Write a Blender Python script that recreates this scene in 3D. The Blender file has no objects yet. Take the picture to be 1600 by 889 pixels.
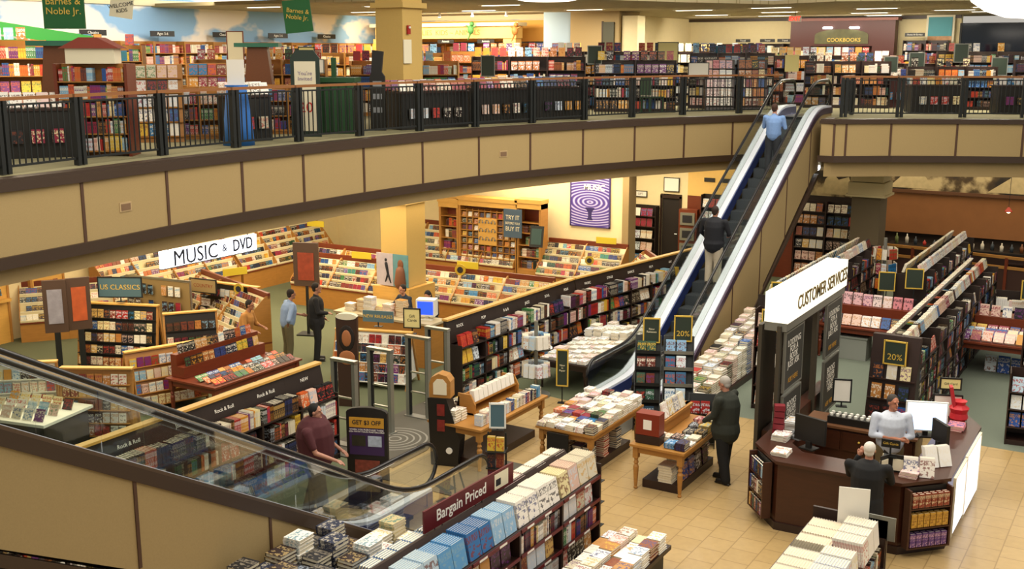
import bpy, bmesh, math, random
import numpy as np
from mathutils import Vector, Matrix, Euler
rnd = random.Random(7)
SC = bpy.context.scene
COL = SC.collection
PI = math.pi
R = math.radians

# ---------------------------------------------------------------- camera, world, light, exposure
EYE = 7.0
UP = 5.25          # height of the upper floor
cd = bpy.data.cameras.new('camera')
cam = bpy.data.objects.new('camera', cd)
COL.objects.link(cam)
cam.location = (0, 0, EYE)
cam.rotation_euler = (R(90 - 11.75), 0, R(31))
cd.lens = 1750 / 1600 * 36
cd.sensor_width = 36
cd.clip_start = 0.1
cd.clip_end = 200
SC.camera = cam
SC.view_settings.view_transform = 'Standard'
SC.view_settings.look = 'None'
SC.view_settings.exposure = 0.55
SC.view_settings.gamma = 1.0
SC.view_settings.use_curve_mapping = False
w = bpy.data.worlds.new('world')
SC.world = w
w.use_nodes = True
w.node_tree.nodes['Background'].inputs[0].default_value = (1.0, 0.93, 0.82, 1)
w.node_tree.nodes['Background'].inputs[1].default_value = 0.34

def area(name, x, y, z, sx, sy, power, color=(1, .9, .74), rot=(0, 0, 0)):
    l = bpy.data.lights.new(name, 'AREA')
    l.shape = 'RECTANGLE'; l.size = sx; l.size_y = sy
    l.energy = power; l.color = color
    o = bpy.data.objects.new(name, l); COL.objects.link(o)
    o.location = (x, y, z); o.rotation_euler = rot
    return o

WARM = (1.0, .83, .58)
MID = (1.0, .91, .76)
COOL = (.93, .96, 1.0)
# atrium lights high above the void, then both floors' ceiling lights and added fills
area('atrium_light', -9, 9, 11.0, 7, 12, 620, MID)
area('atrium_light', -7, 22, 11.0, 9, 12, 1000, MID)
area('atrium_light', 0.5, 14, 11.0, 6, 12, 560, MID)
area('music_light', -19.0, 14.5, 3.68, 7, 6, 330, WARM)
area('music_light', -19.0, 22.5, 3.68, 8, 7, 540, WARM)
area('music_light', -15.5, 28.2, 3.68, 5, 1.5, 150, WARM)
area('side_light', -8, 35.6, 3.68, 10, 4, 190, WARM)
area('side_light', -14.5, 31.8, 3.68, 3.5, 2.5, 150, WARM)  # fill added to brighten the rear doorway, no fitting behind it
area('side_light', 0, 35.6, 3.68, 6, 3, 70, WARM)
area('upper_light', -22.0, 13, 8.70, 5, 9, 620, WARM)
area('mural_fill', -24.6, 19.5, 8.6, .6, 24, 430, (1, .96, .88), (0, R(48), 0))  # unseen fill added to brighten the cloud mural wall
area('arch_fill', -22.6, 32.8, 8.15, 7.5, .4, 190, WARM, (R(52), 0, 0))  # added fill that lifts the kids arch, no fitting at this spot
area('back_wall_fill', -12.6, 41.6, 8.15, 9, .5, 130, MID, (R(50), 0, 0))  # added fill aimed at the cream back wall, stands for no fixture
STRIPS = [(-24, 25.6), (-20.5, 26.8), (-17.2, 28.0), (-24, 30.5), (-20, 31.2), (-16.8, 32.4), (-14, 34.6), (-12.2, 37.7), (-8.6, 36), (-5.3, 36.5), (-9.8, 40), (-6, 40.6), (-2, 38.5), (-15.3, 39.5), (-11.2, 33.8), (-4.6, 34.2), (-6.8, 38.6), (-13.6, 41.5), (-10, 43), (-3.6, 42.0), (0.5, 36.2), (-0.8, 41)]
for sx_, sy_ in STRIPS[:14]:
    area('strip_light', sx_, sy_, 8.27, 1.2, .14, 105, MID)

# ---------------------------------------------------------------- materials
def srgb(h):
    if isinstance(h, str):
        h = h.lstrip('#'); c = [int(h[i:i + 2], 16) / 255 for i in (0, 2, 4)]
    else:
        c = list(h)
    return tuple(v / 12.92 if v <= .04045 else ((v + .055) / 1.055) ** 2.4 for v in c)

MATS = {}
def mat(name, col, rough=.6, metal=0., noise=0., scale=20., bump=0., emit=None, es=1., spec=.5, wood=False):
    if name in MATS: return MATS[name]
    m = bpy.data.materials.new(name); m.use_nodes = True
    nt = m.node_tree; b = nt.nodes['Principled BSDF']
    c = srgb(col)
    b.inputs['Base Color'].default_value = (*c, 1)
    b.inputs['Roughness'].default_value = rough
    b.inputs['Metallic'].default_value = metal
    b.inputs['Specular IOR Level'].default_value = spec
    if noise or wood:
        tc = nt.nodes.new('ShaderNodeTexCoord')
        mp = nt.nodes.new('ShaderNodeMapping'); nt.links.new(tc.outputs['Object'], mp.inputs[0])
        nz = nt.nodes.new('ShaderNodeTexNoise'); nz.inputs['Scale'].default_value = scale
        nz.inputs['Detail'].default_value = 4
        if wood: mp.inputs['Scale'].default_value = (1, 1, 6)
        nt.links.new(mp.outputs[0], nz.inputs['Vector'])
        mx = nt.nodes.new('ShaderNodeMix'); mx.data_type = 'RGBA'
        k = noise or .3
        mx.inputs['A'].default_value = (*[v * (1 - k) for v in c], 1)
        mx.inputs['B'].default_value = (*[min(1, v * (1 + k)) for v in c], 1)
        nt.links.new(nz.outputs[0], mx.inputs['Factor'])
        nt.links.new(mx.outputs['Result'], b.inputs['Base Color'])
        if bump:
            bp = nt.nodes.new('ShaderNodeBump'); bp.inputs['Strength'].default_value = bump
            bp.inputs['Distance'].default_value = .01
            nt.links.new(nz.outputs[0], bp.inputs['Height']); nt.links.new(bp.outputs[0], b.inputs['Normal'])
    if emit:
        b.inputs['Emission Color'].default_value = (*srgb(emit), 1)
        b.inputs['Emission Strength'].default_value = es
    MATS[name] = m
    return m

def glass_mat(name, tint, gloss=.08, alpha=.9):
    if name in MATS: return MATS[name]
    m = bpy.data.materials.new(name); m.use_nodes = True
    nt = m.node_tree; nt.nodes.clear()
    out = nt.nodes.new('ShaderNodeOutputMaterial')
    tr = nt.nodes.new('ShaderNodeBsdfTransparent'); tr.inputs[0].default_value = (*tint, 1)
    gl = nt.nodes.new('ShaderNodeBsdfGlossy'); gl.inputs['Roughness'].default_value = .03
    lw = nt.nodes.new('ShaderNodeFresnel'); lw.inputs[0].default_value = 1.45
    ma = nt.nodes.new('ShaderNodeMath'); ma.operation = 'ADD'; ma.inputs[1].default_value = gloss
    mx = nt.nodes.new('ShaderNodeMixShader')
    ma.operation = 'MULTIPLY_ADD'; ma.inputs[1].default_value = .32; ma.inputs[2].default_value = gloss
    nt.links.new(lw.outputs[0], ma.inputs[0]); nt.links.new(ma.outputs[0], mx.inputs[0])
    nt.links.new(tr.outputs[0], mx.inputs[1]); nt.links.new(gl.outputs[0], mx.inputs[2])
    nt.links.new(mx.outputs[0], out.inputs[0])
    MATS[name] = m
    return m

def print_mat():
    """Printed covers, spines and page edges: two colours per face, mixed by a title band and an art patch."""
    m = bpy.data.materials.new('printed_cover'); m.use_nodes = True
    nt = m.node_tree; b = nt.nodes['Principled BSDF']; N = nt.nodes.new; L = nt.links.new
    a1 = N('ShaderNodeAttribute'); a1.attribute_name = 'Col'
    a2 = N('ShaderNodeAttribute'); a2.attribute_name = 'Acc'
    uv = N('ShaderNodeUVMap'); uv.uv_map = 'UVMap'
    sep = N('ShaderNodeSeparateXYZ'); L(uv.outputs[0], sep.inputs[0])
    # seed from the colours
    dot = N('ShaderNodeVectorMath'); dot.operation = 'SCALE'; dot.inputs['Scale'].default_value = 57.0
    add0 = N('ShaderNodeVectorMath'); add0.operation = 'ADD'
    L(a1.outputs['Vector'], add0.inputs[0]); L(a2.outputs['Vector'], add0.inputs[1]); L(add0.outputs[0], dot.inputs[0])
    mp = N('ShaderNodeVectorMath'); mp.operation = 'MULTIPLY'; mp.inputs[1].default_value = (9, 5, 1)
    L(uv.outputs[0], mp.inputs[0])
    ad = N('ShaderNodeVectorMath'); ad.operation = 'ADD'; L(mp.outputs[0], ad.inputs[0]); L(dot.outputs[0], ad.inputs[1])
    n1 = N('ShaderNodeTexNoise'); n1.inputs['Scale'].default_value = 1.6; n1.inputs['Detail'].default_value = 1; L(ad.outputs[0], n1.inputs['Vector'])
    t1 = N('ShaderNodeMath'); t1.operation = 'GREATER_THAN'; t1.inputs[1].default_value = .49; L(n1.outputs[0], t1.inputs[0])
    # title band v in .62..0.86
    g1 = N('ShaderNodeMath'); g1.operation = 'GREATER_THAN'; g1.inputs[1].default_value = .62; L(sep.outputs['Y'], g1.inputs[0])
    g2 = N('ShaderNodeMath'); g2.operation = 'LESS_THAN'; g2.inputs[1].default_value = .88; L(sep.outputs['Y'], g2.inputs[0])
    band = N('ShaderNodeMath'); band.operation = 'MULTIPLY'; L(g1.outputs[0], band.inputs[0]); L(g2.outputs[0], band.inputs[1])
    mb = N('ShaderNodeMath'); mb.operation = 'MULTIPLY'; L(band.outputs[0], mb.inputs[0]); L(t1.outputs[0], mb.inputs[1])
    # art patch
    mp2 = N('ShaderNodeVectorMath'); mp2.operation = 'MULTIPLY'; mp2.inputs[1].default_value = (2.6, 3.4, 1); L(uv.outputs[0], mp2.inputs[0])
    ad2 = N('ShaderNodeVectorMath'); ad2.operation = 'ADD'; L(mp2.outputs[0], ad2.inputs[0]); L(dot.outputs[0], ad2.inputs[1])
    n2 = N('ShaderNodeTexNoise'); n2.inputs['Scale'].default_value = 1.7; n2.inputs['Detail'].default_value = 3; L(ad2.outputs[0], n2.inputs['Vector'])
    t2 = N('ShaderNodeMath'); t2.operation = 'GREATER_THAN'; t2.inputs[1].default_value = .56; L(n2.outputs[0], t2.inputs[0])
    lo = N('ShaderNodeMath'); lo.operation = 'LESS_THAN'; lo.inputs[1].default_value = .56; L(sep.outputs['Y'], lo.inputs[0])
    m2 = N('ShaderNodeMath'); m2.operation = 'MULTIPLY'; L(t2.outputs[0], m2.inputs[0]); L(lo.outputs[0], m2.inputs[1])
    mm = N('ShaderNodeMath'); mm.operation = 'MAXIMUM'; L(mb.outputs[0], mm.inputs[0]); L(m2.outputs[0], mm.inputs[1])
    mx = N('ShaderNodeMix'); mx.data_type = 'RGBA'
    m8 = N('ShaderNodeMath'); m8.operation = 'MULTIPLY'; m8.inputs[1].default_value = .8; L(mm.outputs[0], m8.inputs[0])
    L(m8.outputs[0], mx.inputs['Factor']); L(a1.outputs['Color'], mx.inputs['A']); L(a2.outputs['Color'], mx.inputs['B'])
    L(mx.outputs['Result'], b.inputs['Base Color'])
    b.inputs['Roughness'].default_value = .42
    return m
PRINT = print_mat()

def tile_mat(name, c1, c2, mortar, size, msize, rough=.3, noise=.12, rot=False):
    m = bpy.data.materials.new(name); m.use_nodes = True
    nt = m.node_tree; b = nt.nodes['Principled BSDF']; N = nt.nodes.new; L = nt.links.new
    tc = N('ShaderNodeTexCoord')
    br = N('ShaderNodeTexBrick'); br.offset = .5; br.squash = 1
    br.inputs['Color1'].default_value = (*srgb(c1), 1); br.inputs['Color2'].default_value = (*srgb(c2), 1)
    br.inputs['Mortar'].default_value = (*srgb(mortar), 1)
    br.inputs['Scale'].default_value = 1; br.inputs['Mortar Size'].default_value = msize
    br.inputs['Brick Width'].default_value = size; br.inputs['Row Height'].default_value = size
    mpp = N('ShaderNodeMapping'); mpp.inputs['Rotation'].default_value = (0, 0, PI / 2 if rot else 0); L(tc.outputs['Object'], mpp.inputs[0]); L(mpp.outputs[0], br.inputs['Vector'])
    nz = N('ShaderNodeTexNoise'); nz.inputs['Scale'].default_value = 9; nz.inputs['Detail'].default_value = 5
    L(tc.outputs['Object'], nz.inputs['Vector'])
    hs = N('ShaderNodeHueSaturation'); mr = N('ShaderNodeMapRange'); mr.inputs['To Min'].default_value = 1 - noise; mr.inputs['To Max'].default_value = 1 + noise
    L(nz.outputs[0], mr.inputs['Value']); L(mr.outputs[0], hs.inputs['Value']); L(br.outputs['Color'], hs.inputs['Color'])
    L(hs.outputs[0], b.inputs['Base Color']); b.inputs['Roughness'].default_value = rough
    MATS[name] = m
    return m

M_BEIGE = mat('beige_panel', '#a38c5f', .8, noise=.10, scale=60)
M_BEIGE_D = mat('beige_plaster', '#9c855a', .85, noise=.06, scale=30)
M_TRIM = mat('dark_bronze_trim', '#3c2c20', .45)
M_SEAM = mat('brown_reveal', '#4f3524', .6)
M_CREAM = mat('cream_wall', '#e8d7a8', .8, noise=.04, scale=8)
M_YELLOW = mat('yellow_wall', '#e9c172', .8, noise=.04, scale=8)
M_CARPET = mat('green_grey_carpet', '#5d6349', .95, noise=.28, scale=120, bump=.3)
M_CARPETR = mat('grey_green_carpet', '#6d7668', .95, noise=.25, scale=120, bump=.3)
M_CARPETU = mat('tan_carpet', '#8d8765', .95, noise=.25, scale=90, bump=.3)
M_TILE = tile_mat('stone_tile', '#b79b6b', '#b09464', '#957b50', .42, .008, rot=True)
M_MAT = mat('entrance_mat_grey', '#5a564c', .9, noise=.2, scale=150)
M_CEIL = tile_mat('ceiling_tile', '#a89a78', '#a59675', '#857753', .6, .012, rough=.9, noise=.04)
M_DARK = mat('dark_espresso_wood', '#2c1a14', .42, wood=True, noise=.25, scale=6)
M_BLACK = mat('black_laminate', '#16130f', .5)
M_SHELFD = mat('dark_shelf_wood', '#241813', .5, wood=True, noise=.2, scale=5)
M_CHERRY = mat('cherry_wood', '#6e2f17', .4, wood=True, noise=.25, scale=5)
M_DESK = mat('mahogany_desk_wood', '#3f1f12', .35, wood=True, noise=.3, scale=5)
M_OAK = mat('honey_oak_wood', '#ab7838', .45, wood=True, noise=.2, scale=4)
M_PINE = mat('light_maple_wood', '#d0a050', .45, wood=True, noise=.15, scale=4)
M_RAIL = mat('oak_handrail_wood', '#8c5a30', .4, wood=True, noise=.2, scale=5)
M_IRON = mat('black_iron', '#1d2020', .5, metal=.3)
M_STEEL = mat('brushed_steel', '#b9b9b6', .3, metal=1.0)
M_SILVER = mat('silver_paint', '#8f9088', .4, metal=.6)
M_CHROME = mat('chrome', '#dcdcdc', .12, metal=1.0)
M_RUBBER = mat('black_rubber', '#141214', .3)
M_WHITE = mat('white_plastic', '#e9e7dd', .5)
M_PAPER = mat('white_paper', '#eeeadf', .8)
M_LABEL = mat('cream_price_strip', '#e9dfbb', .7)
M_GLASS = glass_mat('green_glass', (.93, .965, .945), .0)
M_CLEAR = glass_mat('clear_acrylic', (.93, .95, .95), .03)

# ---------------------------------------------------------------- mesh builder
BOXF = [(0, 3, 2, 1), (4, 5, 6, 7), (0, 1, 5, 4), (1, 2, 6, 5), (2, 3, 7, 6), (3, 0, 4, 7)]
class MB:
    def __init__(s): s.v = []; s.f = []
    def add(s, vs, fs, M=None):
        n = len(s.v)
        if M is not None: vs = [tuple(M @ Vector(p)) for p in vs]
        s.v += [tuple(p) for p in vs]; s.f += [tuple(i + n for i in f) for f in fs]
        return s
    def box(s, x0, x1, y0, y1, z0, z1, M=None):
        return s.add([(x0, y0, z0), (x1, y0, z0), (x1, y1, z0), (x0, y1, z0), (x0, y0, z1), (x1, y0, z1), (x1, y1, z1), (x0, y1, z1)], BOXF, M)
    def boxc(s, cx, cy, cz, sx, sy, sz, rz=0, rx=0, ry=0):
        M = Matrix.Translation((cx, cy, cz)) @ Euler((rx, ry, rz)).to_matrix().to_4x4()
        return s.box(-sx / 2, sx / 2, -sy / 2, sy / 2, -sz / 2, sz / 2, M)
    def prism(s, poly, z0, z1, M=None):
        n = len(poly)
        a = sum(poly[i][0] * poly[(i + 1) % n][1] - poly[(i + 1) % n][0] * poly[i][1] for i in range(n))
        if a < 0: poly = poly[::-1]
        vs = [(x, y, z0) for x, y in poly] + [(x, y, z1) for x, y in poly]
        fs = [tuple(range(n))[::-1], tuple(range(n, 2 * n))] + [(i, (i + 1) % n, n + (i + 1) % n, n + i) for i in range(n)]
        return s.add(vs, fs, M)
    def extr(s, poly, axis, a0, a1):
        """poly in the plane square to axis ('x': (y,z), 'y': (x,z))"""
        n = len(poly)
        if axis == 'x': vs = [(a0, p, q) for p, q in poly] + [(a1, p, q) for p, q in poly]
        else: vs = [(p, a0, q) for p, q in poly] + [(p, a1, q) for p, q in poly]
        return s.add(vs, [tuple(range(n))[::-1], tuple(range(n, 2 * n))] + [(i, (i + 1) % n, n + (i + 1) % n, n + i) for i in range(n)])
    def tube(s, pts, r, n=8, close=False):
        pts = [Vector(p) for p in pts]; m = len(pts); rings = []
        up = Vector((0, 0, 1))
        for i, p in enumerate(pts):
            if close: t = pts[(i + 1) % m] - pts[i - 1]
            else: t = pts[min(i + 1, m - 1)] - pts[max(i - 1, 0)]
            t.normalize()
            a = t.cross(up)
            if a.length < .05: a = t.cross(Vector((0, 1, 0)))
            a.normalize(); b = a.cross(t)
            rr = r[i] if isinstance(r, (list, tuple)) else r
            rings.append([p + (a * math.cos(2 * PI * k / n) + b * math.sin(2 * PI * k / n)) * rr for k in range(n)])
        vs = [q for rg in rings for q in rg]; fs = []
        for i in range(m if close else m - 1):
            j = (i + 1) % m
            for k in range(n): fs.append((i * n + k, i * n + (k + 1) % n, j * n + (k + 1) % n, j * n + k))
        if not close:
            fs.append(tuple(range(n))[::-1]); fs.append(tuple((m - 1) * n + k for k in range(n)))
        return s.add(vs, fs)
    def lathe(s, prof, cx=0, cy=0, n=12, M=None):
        vs = []; fs = []; m = len(prof)
        for r_, z in prof:
            for k in range(n): vs.append((cx + r_ * math.cos(2 * PI * k / n), cy + r_ * math.sin(2 * PI * k / n), z))
        for i in range(m - 1):
            for k in range(n): fs.append((i * n + k, i * n + (k + 1) % n, (i + 1) * n + (k + 1) % n, (i + 1) * n + k))
        fs.append(tuple(range(n))[::-1]); fs.append(tuple((m - 1) * n + k for k in range(n)))
        return s.add(vs, fs, M)
    def ball(s, c, rx, ry=None, rz=None, n=12, m=8, M=None):
        ry = ry or rx; rz = rz or rx; vs = []; fs = []
        vs.append((c[0], c[1], c[2] - rz))
        for i in range(1, m):
            a = -PI / 2 + PI * i / m
            for k in range(n): vs.append((c[0] + rx * math.cos(a) * math.cos(2 * PI * k / n), c[1] + ry * math.cos(a) * math.sin(2 * PI * k / n), c[2] + rz * math.sin(a)))
        vs.append((c[0], c[1], c[2] + rz)); T = len(vs) - 1
        for k in range(n): fs.append((0, 1 + (k + 1) % n, 1 + k))
        for i in range(m - 2):
            for k in range(n): fs.append((1 + i * n + k, 1 + i * n + (k + 1) % n, 1 + (i + 1) * n + (k + 1) % n, 1 + (i + 1) * n + k))
        for k in range(n): fs.append((T, 1 + (m - 2) * n + k, 1 + (m - 2) * n + (k + 1) % n))
        return s.add(vs, fs, M)
    def capsule(s, p0, p1, r0, r1, n=10):
        p0 = Vector(p0); p1 = Vector(p1); d = (p1 - p0); L = d.length
        if L < 1e-6: return s.ball(p0, r0)
        q = d.to_track_quat('Z', 'Y').to_matrix().to_4x4(); q.translation = p0
        prof = [(r0 * math.sin(a), -r0 * math.cos(a)) for a in (.25, .6, 1.0, PI / 2)] + [(r1 * math.sin(a), L - r1 * math.cos(a)) for a in (PI / 2, PI - 1.0, PI - .6, PI - .25)]
        return s.lathe(prof, n=n, M=q)
    def mesh(s, name, m, off=None, smooth=False):
        me = bpy.data.meshes.new(name)
        vs = s.v if off is None else [(x - off[0], y - off[1], z - off[2]) for x, y, z in s.v]
        me.from_pydata(vs, [], s.f); me.update()
        if m: me.materials.append(m)
        if smooth: me.polygons.foreach_set('use_smooth', [True] * len(me.polygons))
        return me

class Thing:
    """one thing: an Empty at its base, its parts children of it (local coordinates)"""
    def __init__(s, name, label, cat, loc=(0, 0, 0), rz=0, group=None, off=False, kind=None):
        o = bpy.data.objects.new(name, None); COL.objects.link(o); o.empty_display_size = .1
        o.location = loc; o.rotation_euler = (0, 0, rz); s.o = o; s.off = Vector(loc) if off else None
        if kind: o['kind'] = kind
        else:
            o['label'] = label; o['category'] = cat
        if group: o['group'] = group
    def part(s, name, mb, m, parent=None, smooth=False, label=None):
        o = bpy.data.objects.new(name, mb.mesh(name, m, s.off, smooth)); COL.objects.link(o)
        o.parent = parent or s.o
        if label: o['label'] = label
        return o
    def text(s, name, body, size, m, loc, rot, parent=None, ext=.002, align='CENTER', spacing=1.0, sx=1.0, off=0.0, shear=0.0):
        o = text_obj(name, body, size, m, ext, align, spacing, off, shear)
        o.location = Vector(loc) - (s.off if s.off is not None else Vector((0, 0, 0))); o.rotation_euler = rot; o.scale = (sx, 1, 1)
        o.parent = parent or s.o
        return o

TEXTS = {}
def text_obj(name, body, size, m, ext=.002, align='CENTER', spacing=1.0, off=0.0, shear=0.0):
    key = (body, size, m.name, ext, align, spacing, off, shear)
    if key in TEXTS:
        o = bpy.data.objects.new(name, TEXTS[key]); COL.objects.link(o); return o
    c = bpy.data.curves.new(name, 'FONT'); c.body = body; c.size = size; c.extrude = ext
    c.align_x = align; c.align_y = 'CENTER'; c.space_line = spacing; c.resolution_u = 3; c.offset = off; c.shear = shear
    c.materials.append(m)
    tmp = bpy.data.objects.new(name, c)
    me = bpy.data.meshes.new_from_object(tmp)
    bpy.data.objects.remove(tmp)
    if not me.materials: me.materials.append(m)
    TEXTS[key] = me
    o = bpy.data.objects.new(name, me); COL.objects.link(o)
    return o

def single(name, mb, m, label, cat, group=None, smooth=False, loc=None, kind=None):
    """a thing that is one mesh, built in world coordinates, origin at loc"""
    me = mb.mesh(name, m, loc, smooth); o = bpy.data.objects.new(name, me); COL.objects.link(o)
    if loc: o.location = loc
    if kind: o['kind'] = kind
    if label: o['label'] = label
    if cat: o['category'] = cat
    if group: o['group'] = group
    return o
def struct(name, mb, m, parent=None, smooth=False):
    o = bpy.data.objects.new(name, mb.mesh(name, m, None, smooth)); COL.objects.link(o)
    if parent: o.parent = parent
    else: o['kind'] = 'structure'
    return o

def ordinal(n):
    names = ['first', 'second', 'third', 'fourth', 'fifth', 'sixth', 'seventh', 'eighth', 'ninth', 'tenth', 'eleventh', 'twelfth']
    if 1 <= n <= 12: return names[n - 1]
    return '%d%s' % (n, 'th' if 10 <= n % 100 <= 20 else {1: 'st', 2: 'nd', 3: 'rd'}.get(n % 10, 'th'))

def cmr(P, n=8):
    """smooth a polyline"""
    out = []; m = len(P)
    for i in range(m - 1):
        p0, p1, p2, p3 = [Vector(P[max(0, min(m - 1, i + k))]) for k in (-1, 0, 1, 2)]
        for j in range(n):
            t = j / n
            out.append(tuple(.5 * ((2 * p1) + (p2 - p0) * t + (2 * p0 - 5 * p1 + 4 * p2 - p3) * t * t + (3 * p1 - p0 - 3 * p2 + p3) * t ** 3)))
    out.append(tuple(P[-1])); return out
# ================================================================ the setting
# balcony edge, left curve and right piece (plan, metres)
EDGE_L = [(-13.9, 6.6), (-14.0, 8.3), (-14.1, 9.7), (-14.2, 11.2), (-14.38, 12.8), (-14.46, 14.6), (-14.45, 16.3), (-14.42, 18.0), (-14.3, 20.0), (-14.08, 22.0), (-13.67, 23.7), (-13.15, 25.4), (-12.5, 27.05), (-11.75, 28.6), (-10.92, 30.1), (-10.15, 31.1)]
EDGE_R = [(-8.35, 30.6), (-8.35, 29.75), (-8.0, 29.75), (-6.7, 30.65), (-5.24, 31.43), (-3.72, 32.1), (-1.5, 33.0), (2.0, 34.2)]
cl = [tuple(p) for p in cmr([(x, y, 0) for x, y in EDGE_L], 4)]
CURVE_L = [(p[0], p[1]) for p in cl]
def offset_line(P, d):
    out = []
    for i, p in enumerate(P):
        a = Vector(P[max(0, i - 1)]); b = Vector(P[min(len(P) - 1, i + 1)])
        t = (b - a).normalized(); n = Vector((t.y, -t.x))   # to the right of travel
        out.append((p[0] + n.x * d, p[1] + n.y * d))
    return out
def ribbon(mb, P, d0, d1, z0, z1):
    A = offset_line(P, d0); B = offset_line(P, d1); n = len(P)
    vs = []
    for a, b in zip(A, B): vs += [(a[0], a[1], z0), (b[0], b[1], z0), (b[0], b[1], z1), (a[0], a[1], z1)]
    fs = [(0, 1, 2, 3), (4 * (n - 1) + 3, 4 * (n - 1) + 2, 4 * (n - 1) + 1, 4 * (n - 1))]
    for i in range(n - 1):
        o = 4 * i; q = o + 4
        fs += [(o + 1, q + 1, q + 2, o + 2), (o, o + 3, q + 3, q), (o + 3, o + 2, q + 2, q + 3), (o, q, q + 1, o + 1)]
    mb.add(vs, fs); return mb

b = MB(); b.box(-45, 16, -6, 62, -.3, 0); struct('floor', b, M_CARPET)
# tiled walk (thin slab laid into the carpet) with its boundaries
b = MB(); b.prism([(-11.2, 4), (-11.2, 15.55), (-11.95, 18.2), (-11.6, 19.6), (-9.75, 19.3), (-8.5, 20.2), (-6.0, 20.2), (-5.6, 20.9), (6, 20.9), (6, 4)], 0, .008)
struct('floor_tile', b, M_TILE)
b = MB(); b.prism([(-5.6, 20.9), (-6.0, 20.2), (-8.5, 20.2), (-8.3, 60), (8, 60), (8, 20.9)], 0, .006); struct('floor_carpet', b, M_CARPETR)

# upper floor slab in two pieces
left = offset_line(CURVE_L, -.02)
b = MB(); b.prism(left + [(-10.15, 61), (-44, 61), (-44, 6.6)], 4.9, UP); struct('floor_upper', b, M_CARPETU)
rp = offset_line(EDGE_R, -.02)
b = MB(); b.prism([(-10.13, 31.0), (-8.33, 31.0)] + rp[1:] + [(2, 61), (-10.13, 61)], 4.9, UP); struct('floor_upper', b, M_CARPETU)
# ceiling over the ground floor below it
cL = offset_line(CURVE_L, -.2)
b = MB(); b.prism(cL + [(-10.0, 61), (-44, 61), (-44, 6.6)], 3.75, 3.85); struct('ceiling_lower', b, mat('ceiling_paint', '#cfc09a', .9))
b = MB(); b.prism([(-9.9, 31.3), (-8.4, 31.3), (-7.9, 30.0), (-6.7, 30.9), (-5.24, 31.7), (-3.72, 32.35), (-1.5, 33.2), (2, 34.4), (2, 61), (-9.9, 61)], 3.75, 3.85); struct('ceiling_lower', b, MATS['ceiling_paint'])

for P, s_ in ((CURVE_L, 'left'), (EDGE_R, 'right')):
    zt, zb = (5.08, 4.17) if s_ == 'left' else (5.14, 4.30)
    b = MB(); ribbon(b, P, -.25, 0, zb, zt); struct('wall_balcony_' + s_, b, M_BEIGE)
    b = MB(); ribbon(b, P, -.25, .05, zt, UP - .03); ribbon(b, P, -.25, .02, UP - .03, UP + .01); struct('trim_1', b, M_TRIM)
    b = MB(); ribbon(b, P, -.25, .06, zb - .17, zb); struct('trim_2', b, M_TRIM)
    b = MB(); ribbon(b, P, -.35, -.12, 3.74, zb - .17); struct('wall_soffit_' + s_, b, M_BEIGE_D)
# panel seams at the photographed joints
def foot(P, x, y):
    best = None
    for i in range(len(P) - 1):
        a = Vector(P[i]); c = Vector(P[i + 1]); t = (Vector((x, y)) - a).dot(c - a) / (c - a).length_squared
        t = max(0, min(1, t)); q = a + (c - a) * t; d = (q - Vector((x, y))).length
        if best is None or d < best[0]: best = (d, q, (c - a).normalized())
    return best[1], best[2]
for (x, y) in [(-13.95, 7.6), (-14.0, 9.3), (-14.15, 11.05), (-14.41, 12.87), (-14.5, 14.68), (-14.43, 16.3), (-14.42, 18.1), (-14.3, 20.0), (-14.1, 21.95), (-13.67, 23.63), (-13.18, 25.39), (-12.51, 27.06), (-11.73, 28.6), (-10.92, 30.1)]:
    q, t = foot(CURVE_L, x, y); b = MB(); b.boxc(q.x, q.y, 4.625, .055, .03, .91, math.atan2(t.y, t.x)); struct('trim_3', b, M_SEAM)
for (x, y) in [(-8.0, 29.75), (-7.75, 29.95), (-6.75, 30.62), (-5.24, 31.43), (-3.72, 32.1), (-2.2, 32.7)]:
    q, t = foot(EDGE_R, x, y); b = MB(); b.boxc(q.x, q.y, 4.72, .055, .03, .84, math.atan2(t.y, t.x)); struct('trim_3', b, M_SEAM)
for (x, y, h) in [(-14.38, 11.9, 4.6), (-13.88, 22.75, 4.62)]:
    q, t = foot(CURVE_L, x, y)
    T_ = Thing('wall_outlet', 'small square brass cover on a beige balcony panel, ' + ('near its left end' if y < 15 else 'above the music back wall'), 'vent', (q.x, q.y, h), math.atan2(t.y, t.x) - PI)
    b = MB(); b.box(-.13, .13, 0, .012, -.075, .075); T_.part('frame', b, mat('tan_metal', '#b49a72', .5))
    b = MB(); b.box(-.10, .10, .008, .02, -.05, .05); T_.part('cover', b, mat('brown_metal', '#7a5f46', .5))

# walls of the ground floor
b = MB(); b.box(-24.75, -24.5, -6, 29.5, 0, 3.75); struct('wall_left', b, M_CREAM)
b = MB(); b.box(-24.75, -13.8, 29.3, 29.55, 0, 3.75); struct('wall_music', b, M_CREAM)
b = MB(); b.box(-13.8, -13.6, 29.15, 29.65, 0, 3.75); struct('column_music', b, M_BEIGE_D)
b = MB(); b.box(-19, -14.80, 34.2, 34.45, 0, 3.75); b.box(-14.80, -14.04, 34.2, 34.45, 2.40, 3.75); b.box(-14.04, -13.85, 34.2, 34.45, 0, 3.75)
struct('wall_rear', b, M_CREAM)
b = MB(); b.box(-13.85, -10.3, 34.2, 34.45, 2.4, 3.75); struct('wall_rear_upper', b, M_YELLOW)
b = MB(); b.box(-13.85, -10.3, 34.2, 34.45, 0, 2.4); struct('wall_wainscot', b, M_CHERRY)
b = MB(); b.box(-26, 14, 48, 48.3, 0, 3.75); struct('wall_back', b, mat('dark_brown_wall', '#33261c', .8))

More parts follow.
